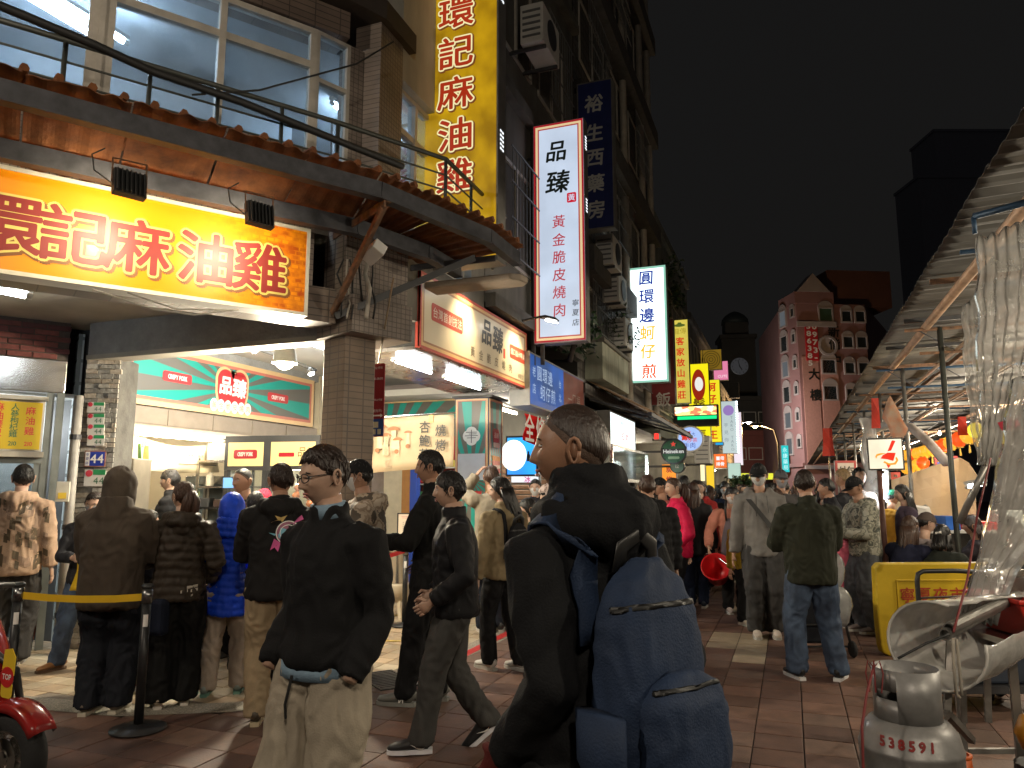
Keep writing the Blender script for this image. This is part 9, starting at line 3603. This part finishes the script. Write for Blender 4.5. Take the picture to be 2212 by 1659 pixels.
# == what they carry
def worn(name,label,cat,who):
 t=thing(name,label,cat,who.location,who.rotation_euler.z)
 return t
def wpart(name,bm,m,t,sm=True,bev=0):
 return obj(name,bm,m,t,smooth=sm,bevel=bev,rel=False)
def backpack(who,label,P,H,z0,z1,w,dp,m,m2,big):
 t=worn('backpack',label,'backpack',who)
 from mathutils.bvhtree import BVHTree
 jk=[c for c in who.children if c.name.split('.')[0]=='jacket'][0]
 bv=BVHTree.FromPolygons([v.co for v in jk.data.vertices],[p.vertices for p in jk.data.polygons])
 y0=bv.ray_cast(Vector((0,-2,(z0+z1)/2)),Vector((0,1,0)))[0].y-.005
 L_=z1-z0
 def blob(name,yc,wx,wy,za,zb,taper,wr):
  bm=BM()
  pts,rad=[],[]
  for i in range(11):
   f=i/10
   k=max(.30,(1-abs(2*f-1)**3.6)**.5)*(1-taper*f)
   pts.append((0,yc,za+(zb-za)*f))
   rad.append((wx*k,wy*k))
  n=22
  rings=[]
  for(x,y,z),(rx,ry)in zip(pts,rad):
   rings.append([bm.verts.new((x+rx*math.copysign(abs(math.cos(t))**.6,math.cos(t)),y+ry*math.copysign(abs(math.sin(t))**.6,math.sin(t)),z))for t in(2*math.pi*q/n for q in range(n))])
  for r0,r1 in zip(rings,rings[1:]):
   for q in range(n):
    bm.faces.new((r0[q],r0[(q+1)%n],r1[(q+1)%n],r1[q]))
  bm.faces.new(rings[0][::-1])
  bm.faces.new(rings[-1])
  return link(name,solid(bm,.011,4,wr,0,1,5,8),m,t,smooth=True,rel=False)
 def hug(bm,o):
  b2=BVHTree.FromPolygons([v.co for v in o.data.vertices],[p.vertices for p in o.data.polygons])
  for v in bm.verts:
   l,n,_i,_d=b2.find_nearest(v.co)
   v.co=l+n*(.003+.004*noise.noise(v.co*90))
 bodyo=blob('body',y0-dp*.40,w*.5,dp*.42,z0,z1,.22,.010)
 pko=blob('front_pocket',y0-dp*.86,w*.40,dp*.22,z0+.03,z0+L_*.56,.05,.010)
 bm=BM()
 tube(bm,[(w*.415*math.cos(a),y0-dp*.40-dp*.37*math.sin(a),z0+L_*(.80+.03*math.sin(a)))for a in(math.pi*q/14 for q in range(15))],.007,6)
 hug(bm,bodyo)
 wpart('zip',bm,m2,t)
 bm=BM()
 tube(bm,[(w*.38*math.cos(a),y0-dp*.86-dp*.2*math.sin(a),z0+L_*.52)for a in(math.pi*q/14 for q in range(15))],.006,6)
 hug(bm,pko)
 wpart('pocket_seam',bm,m2,t)
 for sx in(-1,1):
  bm=BM()
  tube(bm,[(sx*w*.47,y0-dp*.42,z0+.05),(sx*w*.52,y0-dp*.42,z0+L_*.2),(sx*w*.53,y0-dp*.42,z0+L_*.40)],[(dp*.25,.02),(dp*.33,.03),(dp*.34,.025)],14,xax=(0,1,0))
  wpart('side_pocket',bm,m,t)
  bm=BM()
  sh=.80*H
  path=[(y0+.0,z1-.2),(y0+.01,z1-.08),(-.075*H,sh+.03),(-.03*H,sh+.07),(.02*H,sh+.06),(.06*H,sh+.0),(.085*H,sh-.1),(.09*H,sh-.2),(.08*H,sh-.3)]
  g=[]
  wd=.033 if big else .018
  for i in range(len(path)-1):
   for q in range(3):
    y,z=[path[i][k]+(path[i+1][k]-path[i][k])*q/3 for k in(0,1)]
    row=[]
    for e in(-wd,0,wd):
     p=Vector((sx*.058*H+sx*e,y,z))
     loc,nn,_i,_d=bv.find_nearest(p)
     row.append(loc+nn*.016)
    g.append(row)
  sheet(bm,g,.010)
  wpart('strap',bm,m,t)
 bm=BM()
 tube(bm,[(-.055,y0-.05,z1-.03),(-.05,y0-.06,z1+.03),(0,y0-.07,z1+.06),(.05,y0-.06,z1+.03),(.055,y0-.05,z1-.03)],[(.022,.008)]*5,8)
 wpart('grab_handle',bm,m2,t)
 return t
M_NVY=mat('navy_canvas',(.010,.026,.068),rough=.75,var=.3,scale=5,bump=.3,bscale=170)
backpack(bald,'big navy canvas backpack worn by the bald man in the foreground',bP,_H,.87,1.41,.31,.23,M_NVY,M_BLACK,True)
backpack(kw[0],'small black backpack worn over the khaki jacket',kw[4],kw[1],.92,1.30,.25,.12,fab('black_nylon',(.014,.014,.016)),M_BLACK,False)
# bald man's gloved hand with a wooden skewer
sh,el,wt=bw_[0]
bm=BM()
add_hand(bm,wt,wt-el,-1,1.35,.7)
link('glove',solid(bm,.007,2),fab('maroon_glove',(.11,.018,.016)),bald,smooth=True,rel=False)
hw=Matrix.Translation(bald.location)@Matrix.Rotation(bald.rotation_euler.z,4,'Z')@(wt+(wt-el).normalized()*.07)
bm=BM()
dr=(at(1030,1475,1.85)-at(1128,1405,1.95)).normalized()
tube(bm,[hw-dr*.05,hw+dr*.17],.0045,6)
tag(obj('skewer',bm,mat('pale_wood',(.5,.33,.16),rough=.6,var=.2),None),'thin wooden skewer held in the maroon glove','skewer')
# print on the bomber back, small print on the brown jacket, stripe on the track trousers
def back_M(P,x,z,dy,H):
 """face plane on someone's back, x to the viewer's right"""
 return Matrix.Translation(P(x,dy,z))@Matrix.Rotation(R(90),4,'X')
def onto(who,M,bm,name,m,part_name):
 """press flat print onto a garment"""
 g=[c for c in who.children if c.name.split('.')[0]==part_name][0]
 from mathutils.bvhtree import BVHTree
 bv=BVHTree.FromPolygons([v.co for v in g.data.vertices],[p.vertices for p in g.data.polygons])
 z=M.to_3x3()@Vector((0,0,1))
 gone=[]
 for v in bm.verts:
  h=bv.ray_cast(v.co+z*.3,-z)
  if h[0]is None:
   gone.append(v)
  else:
   off=(v.co-M.translation).dot(z)
   v.co=h[0]+z*(.004+off)
 bmesh.ops.delete(bm,geom=gone,context='VERTS')
 return obj(name,bm,m,g,rel=False)
def disc(bm,M,x,y,r0,r1,z,n=24):
 for q in range(n):
  a,b=2*math.pi*q/n,2*math.pi*(q+1)/n
  vs=[bm.verts.new(M@Vector((x+r*math.cos(t),y+r*math.sin(t),z)))for r,t in((r0,a),(r1,a),(r1,b),(r0,b))]
  bm.faces.new(vs)
B_,BH,_w,_m,BP=bomb
Mb_=back_M(BP,.045,.735,-.12,BH)
for r0,r1,c,nm,z in((.001,.075,(.35,.12,.2),'pink',0),(.075,.082,(.75,.72,.68),'white',.0008),(.05,.055,(.7,.68,.62),'white',.0008)):
 bm=BM()
 disc(bm,Mb_,0,0,r0,r1,z)
 onto(B_,Mb_,bm,'print',mat('%s_print'%nm,c,rough=.6,var=.15),'jacket')
for pts,c,nm in((((-.12,.07),(-.04,.075),(-.01,.12),(-.05,.105),(-.09,.12),(-.07,.09)),(.7,.5,.18),'ochre'),(((-.13,.0),(-.06,-.01),(-.05,.035),(.0,.02),(.03,-.03),(-.05,-.04)),(.2,.5,.65),'sky'),(((-.09,-.04),(-.045,-.07),(-.06,-.13),(-.085,-.10),(-.115,-.12)),(.7,.12,.35),'magenta'),(((.03,.06),(.10,.09),(.085,.12),(.06,.10)),(.65,.1,.3),'magenta')):
 bm=BM()
 bm.faces.new([bm.verts.new(Mb_@Vector((x,y,.0016)))for x,y in pts])
 onto(B_,Mb_,bm,'print',mat('%s_print'%nm,c,rough=.6,var=.15),'jacket')
Mp_=back_M(pw[4],.045,.515,-.13,pw[1])
bm=BM()
for x,y,w_,h_ in((.02,.032,.075,.02),(-.035,.002,.05,.02),(.035,.006,.05,.02),(.02,-.03,.014,.014)):
 bm.faces.new([bm.verts.new(Mp_@Vector((x+a*w_/2,y+b*h_/2+a*.004,0)))for a,b in((-1,-1),(1,-1),(1,1),(-1,1))])
kind(onto(pw[0],Mp_,bm,'print',mat('pale_print',(.5,.46,.4),rough=.6,var=.1),'jacket'),'stuff')
Mk_=back_M(blk[4],0,.66,-.13,blk[1])
rk=random.Random(8)
for c,nm in(((.17,.11,.085),'dark'),((.30,.20,.14),'mid')):
 bm=BM()
 for q in range(34):
  x,y,w_,h_=rk.uniform(-.27,.27),rk.uniform(-.30,.28),rk.uniform(.025,.05),rk.uniform(.04,.11)
  k=rk.uniform(-.012,.012)
  nx,ny=2,3
  vv=[[bm.verts.new(Mk_@Vector((x+w_*(a/nx-.5),y+h_*(b/ny-.5)+k*(a-1),.001 if nm=='dark' else 0)))for b in range(ny+1)]for a in range(nx+1)]
  for a in range(nx):
   for b in range(ny):
    bm.faces.new((vv[a][b],vv[a+1][b],vv[a+1][b+1],vv[a][b+1]))
 kind(onto(blk[0],Mk_,bm,'block_print',mat(nm+'_brown_print',c,rough=.8,var=.15),'jacket'),'stuff')
# apron
A_,AH,_w,_m,AP=bk
bm=BM()
g=[[AP(x*w_,.085+.004*math.cos(x*3),z)for x in(-1,-.5,0,.5,1)]for z,w_ in((.76,.055),(.70,.075),(.60,.10),(.50,.11),(.40,.12),(.33,.12))]
sheet(bm,g,.006)
ap_=obj('apron',bm,fab('grey_mauve_apron',(.15,.12,.135)),A_,smooth=True,rel=False)
bm=BM()
for sx in(-1,1):
 tube(bm,[_m@Vector((sx*.07,.03,-.06)),AP(sx*.06,.07,.84),AP(sx*.06,.09,.74)],[.016,.018,.010],7)
obj('plait',bm,M_HAIRB,A_,smooth=True,rel=False)
# red bucket
bc=at(1547,1225,9.75)
BU=thing('red_bucket','red plastic bucket tipped towards the viewer in the hand of the person with plaits','bucket',bc)
tow=(Vector((0,0,EYE))-bc).normalized()
Mbk=(tow*.86+V(-.06,0,.5)).normalized().to_track_quat('Z','Y').to_matrix().to_4x4()
Mbk.translation=bc
M_RB=mat('red_bucket_plastic',(.62,.012,.016),rough=.35,var=.12)
bm=BM()
lathe(bm,[(.13,-.25),(.178,.02),(.192,.025),(.192,.0),(.186,.0),(.186,.018),(.172,.015),(.125,-.235)],36,Mbk,True,True)
obj('bucket',bm,M_RB,BU,smooth=True)
hnd=Matrix.Translation(A_.location)@Matrix.Rotation(A_.rotation_euler.z,4,'Z')@bk[2][1][2]
bm=BM()
tube(bm,[Mbk@Vector((-.185,0,.01)),hnd-V(0,0,.09)+V(-.05,0,0),hnd-V(0,0,.08),hnd-V(0,0,.09)+V(.05,0,0),Mbk@Vector((.185,0,.01))],.005,6)
obj('handle',bm,M_STEEL,BU)
# phone, yellow bag, strap bag
pc2=Matrix.Translation(ph_[0].location)@Matrix.Rotation(ph_[0].rotation_euler.z,4,'Z')@(ph_[2][0][2].lerp(ph_[2][1][2],.5)+Vector((0,.08,.04)))
bm=BM()
box(bm,-.037,.037,-.075,.075,-.004,.004,Matrix.Translation(pc2)@Matrix.Rotation(ph_[0].rotation_euler.z,4,'Z')@Matrix.Rotation(R(30),4,'X'))
tag(obj('phone',bm,mat('pink_phone',(.5,.3,.32),rough=.3,var=.1),None,bevel=.004),'phone in the hands of the person in the cream spotted hood','phone')
yb_=at(184,1235,6.35)
bm=BM()
g=[[yb_+V(RT[0],RT[1],0)*x*(1+.5*(z<-.05))+V(0,0,z)+noise.noise_vector(V(x*9,z*9,2))*.03 for x in(-.07,-.035,0,.035,.07)]for z in(.13,.06,0,-.06,-.12,-.16)]
sheet(bm,g,.012)
tag(obj('yellow_bag',bm,mat('yellow_bag_plastic',(.72,.46,.015),rough=.5,var=.15),None,smooth=True),'yellow plastic bag held beside the grey-brown hood','bag')
bl_=at(342,1205,5.6)
bm=BM()
bc_=at(345,1330,5.62)
box(bm,-.06,.06,-.05,.05,-.14,.12,Matrix.Translation(bc_))
tag(obj('shoulder_bag',bm,fab('dark_navy_bag',(.012,.016,.03)),None,bevel=.03),'dark navy bag hanging between the hooded figure and the ponytail','bag')
# shirt of the man with glasses: collar and tails
bm=BM()
tube(bm,[gP(0,0,.497),gP(0,0,.53)],[(.114*gH,.090*gH),(.112*gH,.088*gH)],20,xax=(1,0,0))
obj('shirt_tail',bm,fab('pale_blue_shirt',(.22,.32,.42)),g_,smooth=True,rel=False)
bm=BM()
tube(bm,[gP(0,.004,.848),gP(0,.009,.880)],[(.044*gH,.047*gH),(.040*gH,.042*gH)],16,xax=(1,0,0))
obj('shirt_collar',bm,MATS['pale_blue_shirt'],g_,smooth=True,rel=False)
bm=BM()
tube(bm,[gP(.0,.098,.51),gP(.01,.105,.45),gP(.012,.1,.42)],[.006,.006,.005],6)
obj('belt_end',bm,M_BLACK,g_,rel=False)
# white clip of the seated diner, strap across the grey sweatshirt
bm=BM()
tube(bm,[sb[3]@Vector((-.03,-.085,.03)),sb[3]@Vector((.03,-.095,.045))],[.012,.014],8)
obj('hair_clip',bm,M_WPR,sb[0],rel=False)
bm=BM()
G_,GH,_w,_m,GP=gh
sheet(bm,[[GP(x-.016,.1+.006*k,z),GP(x+.016,.1+.006*k,z)]for k,(x,z)in enumerate(((.075,.80),(.03,.74),(-.03,.66),(-.09,.58)))],.006)
tube(bm,[GP(-.03,.1,.82),GP(-.035,.115,.72)],.004,5)
tube(bm,[GP(.03,.1,.82),GP(.035,.115,.70)],.004,5)
obj('strap',bm,M_BLACK,G_,rel=False)
# == queue stanchions, stools, scooter, bin, trolley
M_CHR=mat('dark_chrome',(.25,.25,.25),rough=.25,metal=.9,var=.2)
def stanchion(label,p,h=.95,grp='queue stanchions'):
 t=thing('stanchion',label,'stanchion',(p.x,p.y,0),group=grp)
 Mx=Matrix.Translation((p.x,p.y,0))
 bm=BM()
 lathe(bm,[(.17,.004),(.178,.01),(.175,.02),(.06,.032),(.035,.045)],36,Mx)
 obj('base',bm,mat('black_stanchion',(.022,.022,.023),rough=.38,metal=.2,var=.3),t,smooth=True)
 bm=BM()
 lathe(bm,[(.03,.04),(.03,h-.13)],20,Mx)
 obj('post',bm,MATS['black_stanchion'],t,smooth=True)
 bm=BM()
 lathe(bm,[(.036,h-.129),(.036,h-.03)],20,Mx)
 obj('belt_head',bm,M_CHR,t,smooth=True)
 bm=BM()
 lathe(bm,[(.04,h-.029),(.042,h-.015),(.03,h)],20,Mx)
 obj('cap',bm,MATS['black_stanchion'],t,smooth=True)
 a=math.atan2(-p.y,-p.x)
 bm=BM()
 for q in range(4):
  a0,a1=a-.5+q*.25,a-.25+q*.25
  vs=[bm.verts.new((p.x+.0312*math.cos(t_),p.y+.0312*math.sin(t_),z))for t_,z in((a0,h-.28),(a1,h-.28),(a1,h-.2),(a0,h-.2))]
  bm.faces.new(vs)
 obj('sticker',bm,M_WPR,t)
 return t
def belt(name,label,p,q,z,m,w=.048):
 bm=BM()
 d=(q-p).normalized()
 g=[[p.lerp(q,f)+d*(.036 if f==0 else(-.036 if f==1 else 0))+V(0,0,z-w/2+e*w-.02*math.sin(math.pi*f))for e in(0,1)]for f in(0,.25,.5,.75,1)]
 for r in g:
  for v in r:
   pass
 sheet(bm,g,.003)
 tag(obj(name,bm,m),label,'belt')
s1=gd(298,1578)
s2=at(60,1063,5.3)
s3=gd(873,1352)
s4=at(826,1063,10.4)
s5,s6=gd(583,1492),gd(343,1471)
for p,lb in((s1,'black stanchion in the foreground with its round base in full view'),(s2,'black stanchion behind the red scooter at the left edge'),(s3,'black stanchion carrying the framed notice and a red belt'),(s4,'stanchion deeper under the arcade with the farther red belt'),(s5,'stanchion between the queue and the khaki trousers, mostly hidden'),(s6,'stanchion behind the legs of the hooded figure and the ponytail')):
 stanchion(lb,p)
M_YB=mat('yellow_belt_web',(.72,.44,.01),rough=.6,var=.1,bump=.2,bscale=200)
M_RBL=mat('red_belt_web',(.6,.015,.02),rough=.6,var=.1)
z0_=V(0,0,0)
belt('queue_belt','yellow queue belt stretched between the two foreground stanchions',V(s2.x,s2.y,0),V(s1.x,s1.y,0),.86,M_YB)
belt('queue_belt','red queue belt running left from the stanchion with the framed notice',V(s3.x,s3.y,0),V(s5.x,s5.y,0).lerp(V(s3.x,s3.y,0),.3),.87,M_RBL)
belt('queue_belt','farther red queue belt deep under the arcade',V(s4.x,s4.y,0),V(s4.x-1.6,s4.y-.2,0),.87,M_RBL)
belt('queue_belt','yellow queue belt behind the blue quilted child',V(s6.x,s6.y,0),V(s5.x,s5.y,0),.86,M_YB)
# framed notice
NF=thing('notice_frame','framed cream notice on top of the stanchion with the red belt','notice',(s3.x,s3.y,.95))
MN_=face_frame(V(s3.x,s3.y,.99)-V(RT[0],RT[1],0)*.11,V(s3.x,s3.y,.99)+V(RT[0],RT[1],0)*.11)
bm=BM()
winframe(bm,0,.22,0,.33,.014,-.012,.004,MN_)
box(bm,.1,.12,-.04,-.001,-.01,.002,MN_)
obj('frame',bm,M_BLACK,NF)
bm=BM()
box(bm,.0142,.2058,.0142,.3158,-.008,0,MN_)
obj('sheet',bm,mat('cream_paper',(.66,.56,.44),rough=.6,var=.06),NF)
letters(NF,MN_,[('排隊動線',.11,.16,.026,dict(vertical=True,pitch=.034)),('請依序入內',.075,.17,.018,dict(vertical=True,pitch=.024))],M_GREYP,.002)
bm=BM()
box(bm,.05,.17,.285,.288,.0005,.002,MN_)
box(bm,.06,.16,.268,.271,.0005,.002,MN_)
obj('rule',bm,M_CRPR,NF)
# steel barrel on a beige stool
bp_=at(860,1063,9.75)
ST=thing('beige_stool','beige plastic stool under the steel barrel beyond the framed notice','stool',(bp_.x,bp_.y,0))
Mx=Matrix.Translation((bp_.x,bp_.y,0))
M_BG=mat('beige_plastic',(.5,.42,.3),rough=.5,var=.15)
bm=BM()
tube(bm,[(bp_.x,bp_.y,.2),(bp_.x,bp_.y,.4),(bp_.x,bp_.y,.42)],[(.15,.15),(.18,.18),(.17,.17)],20)
obj('seat',bm,M_BG,ST,smooth=True)
for sx in(-1,1):
 for sy in(-1,1):
  bm=BM()
  beam(bm,(bp_.x+sx*.10,bp_.y+sy*.10,.21),(bp_.x+sx*.15,bp_.y+sy*.15,0),.045,.02)
  obj('leg',bm,M_BG,ST)
BRL=thing('steel_barrel','tapered stainless barrel standing on the beige stool','barrel',(bp_.x,bp_.y,.43))
bm=BM()
lathe(bm,[(.155,.424),(.16,.43),(.135,.96),(.142,.965),(.142,.98),(.05,1.0),(.03,1.04)],28,Mx)
obj('barrel',bm,M_STEEL,BRL,smooth=True)
# wooden stools
M_RW=mat('red_brown_lacquer',(.20,.045,.022),rough=.35,var=.4,scale=8,stretch=(3,3,.5))
def stool(label,p,a):
 t=thing('wooden_stool',label,'stool',(p.x,p.y,0),group='red-brown stools by the drain pipe')
 M_=Matrix.Translation((p.x,p.y,0))@Matrix.Rotation(a,4,'Z')
 bm=BM()
 box(bm,-.18,.18,-.13,.13,.445,.475,M_)
 obj('seat',bm,M_RW,t,bevel=.008)
 for sx in(-1,1):
  for sy in(-1,1):
   bm=BM()
   beam(bm,M_@Vector((sx*.13,sy*.09,.444)),M_@Vector((sx*.2,sy*.14,0)),.036)
   obj('leg',bm,M_RW,t)
  bm=BM()
  beam(bm,M_@Vector((sx*.172,-.11,.2)),M_@Vector((sx*.172,.11,.2)),.022)
  obj('rung',bm,M_RW,t)
 bm=BM()
 beam(bm,M_@Vector((-.155,0,.28)),M_@Vector((.155,0,.28)),.022)
 obj('stretcher',bm,M_RW,t)
p_=gd(122,1378)
stool('red-brown wooden stool with splayed legs beside the drain pipe',p_,.5)
stool('red-brown wooden stool half hidden behind the other one',p_+V(-.38,.12,0),.8)
# red scooter at the left edge
sc=at(28,1590,4.05)
SCO=thing('red_scooter','red motor scooter nosing in at the left edge with a yellow sticker on its front','scooter',(sc.x,sc.y,0))
fd=(V(RT[0],RT[1],0)*.93-V(FW[0],FW[1],0)*.36).normalized()
sd_=V(-fd.y,fd.x,0)
Msc=Matrix((fd,sd_,V(0,0,1))).transposed().to_4x4()
Msc.translation=V(sc.x,sc.y,0)
M_SRED=mat('red_scooter_paint',(.33,.018,.016),rough=.25,var=.15,coat=.6)
M_TYRE=mat('black_tyre',(.018,.018,.018),rough=.85,var=.3,bump=.4,bscale=60)
rw=.225
def wheel(x):
 Mw=Msc@Matrix.Translation((x,0,rw))@Matrix.Rotation(R(90),4,'X')
 bm=BM()
 lathe(bm,[(.135,-.045),(.19,-.055),(.215,-.04),(rw,-.015),(rw,.015),(.215,.04),(.19,.055),(.135,.045)],40,Mw,False,False)
 w_=obj('wheel',bm,M_TYRE,SCO,smooth=True)
 bm=BM()
 lathe(bm,[(.136,-.044),(.125,-.04),(.118,-.02),(.118,.02),(.125,.04),(.136,.044)],32,Mw,False,False)
 for k in range(5):
  a=2*math.pi*k/5
  beam(bm,Mw@Vector((.03*math.cos(a),.03*math.sin(a),0)),Mw@Vector((.12*math.cos(a),.12*math.sin(a),0)),.03,.018)
 lathe(bm,[(.035,-.05),(.035,.05)],16,Mw)
 obj('rim',bm,M_STEEL,w_,smooth=False)
 bm=BM()
 for sz in(-.052,.047):
  lathe(bm,[(.05,sz),(.10,sz),(.10,sz+.005),(.05,sz+.005)],28,Mw,False,False)
 obj('brake_disc',bm,M_STEEL,w_)
 return w_
wheel(0)
wheel(-1.22)
bm=BM()
g=[]
for i in range(13):
 a=R(32)+R(120)*i/12
 g.append([Msc@Vector(((rw+.035)*math.cos(a)*1.04,y,rw+(rw+.035+.02*math.cos(y*20))*math.sin(a)))for y in(-.075,-.06,-.03,0,.03,.06,.075)])
for r in g:
 for j in(0,6):
  r[j]=r[j]+(Msc@Vector((0,0,rw))-r[j]).normalized()*.035
sheet(bm,g,.005)
obj('front_fender',bm,M_SRED,SCO,smooth=True)
for sy in(-1,1):
 bm=BM()
 tube(bm,[Msc@Vector((0,sy*.085,rw)),Msc@Vector((-.14,sy*.085,.62)),Msc@Vector((-.3,sy*.03,.74))],.02,10)
 obj('fork',bm,M_BLACK,SCO,smooth=True)
bm=BM()
tube(bm,[Msc@Vector((-.16,0,.42)),Msc@Vector((-.22,0,.55)),Msc@Vector((-.32,0,.72)),Msc@Vector((-.42,0,.9)),Msc@Vector((-.47,0,.98))],[(.07,.05),(.13,.06),(.16,.07),(.14,.07),(.08,.05)],20,xax=sd_)
obj('front_shield',bm,M_SRED,SCO,smooth=True)
Mst=face_frame(at(3,1478,3.92),at(3,1478,3.92)+fd*.2-sd_*.02)
bm=BM()
flat(bm,[(x+.05,y+.05)for x,y in((-.05,.0),(.05,.0),(.055,.09),(.02,.13),(-.04,.12))],Mst,.0,.004)
flat(bm,[(x+.05,y-.02)for x,y in rrect(.09,.08,.02)],Mst,.0,.004)
obj('yellow_sticker',bm,mat('yellow_sticker',(.75,.5,.03),rough=.4,var=.1),SCO)
bm=BM()
flat(bm,[(.05+.055*math.cos(t),.04+.05*math.sin(t))for t in(2*math.pi*q/20 for q in range(20))],Mst,.0045,.006)
obj('red_sticker',bm,mat('red_sticker',(.55,.02,.02),rough=.4,var=.1),SCO)
letters(SCO,Mst,[('TOP',.05,.042,.038,dict(bold=.02))],M_WPR,.0068)
bm=BM()
lathe(bm,[(.001,.03),(.06,.025),(.075,0),(.07,-.03)],20,Msc@Matrix.Translation((-.36,0,.92))@Matrix.Rotation(R(80),4,'Y'))
obj('headlight',bm,mat('headlight_glass',(.5,.5,.5),rough=.1,var=.1),SCO,smooth=True)
bm=BM()
tube(bm,[Msc@Vector((-.58,-.34,1.02)),Msc@Vector((-.52,-.15,1.04)),Msc@Vector((-.5,0,1.0)),Msc@Vector((-.52,.15,1.04)),Msc@Vector((-.58,.34,1.02))],.016,8)
obj('handlebar',bm,M_BLACK,SCO,smooth=True)
bm=BM()
tube(bm,[Msc@Vector((-.3,0,.45)),Msc@Vector((-.45,0,.3)),Msc@Vector((-.75,0,.3)),Msc@Vector((-.9,0,.5)),Msc@Vector((-1.3,0,.62)),Msc@Vector((-1.55,0,.66))],[(.16,.1),(.17,.05),(.17,.06),(.17,.16),(.16,.14),(.06,.05)],18,xax=sd_)
obj('body',bm,M_SRED,SCO,smooth=True)
bm=BM()
tube(bm,[Msc@Vector((-.78,0,.74)),Msc@Vector((-.95,0,.78)),Msc@Vector((-1.3,0,.8)),Msc@Vector((-1.5,0,.8))],[(.08,.03),(.14,.045),(.15,.05),(.06,.03)],16,xax=sd_)
obj('saddle',bm,M_BLACK,SCO,smooth=True)
# shopping trolley in front of the olive fleece
tp=gd(1785,1420)
TR=thing('shopping_trolley','black folding shopping trolley in front of the olive fleece','shopping trolley',(tp.x,tp.y,0))
Mtr=Matrix((V(RT[0],RT[1],0),V(FW[0],FW[1],0),V(0,0,1))).transposed().to_4x4()
Mtr.translation=V(tp.x,tp.y,0)
bm=BM()
for x in(-.2,.2):
 tube(bm,[Mtr@Vector((x*.8,0,.95)),Mtr@Vector((x,.05,.45)),Mtr@Vector((x*1.2,-.02,.08))],.013,8)
 tube(bm,[Mtr@Vector((x,.05,.45)),Mtr@Vector((x,.3,.1))],.011,8)
tube(bm,[Mtr@Vector((-.16,0,.95)),Mtr@Vector((.16,0,.95))],.014,8)
for z in(.3,.1):
 tube(bm,[Mtr@Vector((-.22,.0,z)),Mtr@Vector((.22,.0,z))],.01,8)
obj('frame',bm,M_BLACK,TR,smooth=True)
for x in(-.25,.25):
 for y in(-.02,.3):
  bm=BM()
  lathe(bm,[(.03,-.018),(.07,-.018),(.08,0),(.07,.018),(.03,.018)],18,Mtr@Matrix.Translation((x,y,.08))@Matrix.Rotation(R(90),4,'Y'))
  obj('wheel',bm,M_TYRE,TR,smooth=True)
bm=BM()
box(bm,-.19,.19,.02,.27,.12,.62,Mtr)
obj('basket',bm,fab('black_basket_cloth',(.02,.022,.028)),TR,bevel=.03)
M_BAGC=glassmat('thin_bag_film',(.95,.95,.95),haze=.40,gloss=.3,rough=.2,bump=.3,bscale=12,hazecol=(.8,.8,.78),lo=.75)
for k,(u,v,d,rx,rz,lb)in enumerate(((1797,1235,6.95,.12,.16,'clear plastic bag hanging on the trolley, the upper one'),(1803,1310,6.85,.15,.17,'clear plastic bag hanging on the trolley, the lower one'))):
 c=at(u,v,d)
 bm=BM()
 g=[]
 for i in range(9):
  f=i/8
  r=(.25+.75*math.sin(math.pi*min(1,f*.8+.08)))*rx
  g.append([c+V(r*math.cos(t),r*.6*math.sin(t),rz*(1-2*f))for t in(2*math.pi*q/16 for q in range(17))])
 sheet(bm,crumple(g,.03,8,k),.0015)
 tag(obj('plastic_bag',bm,M_BAGC,None,smooth=True),lb,'bag')
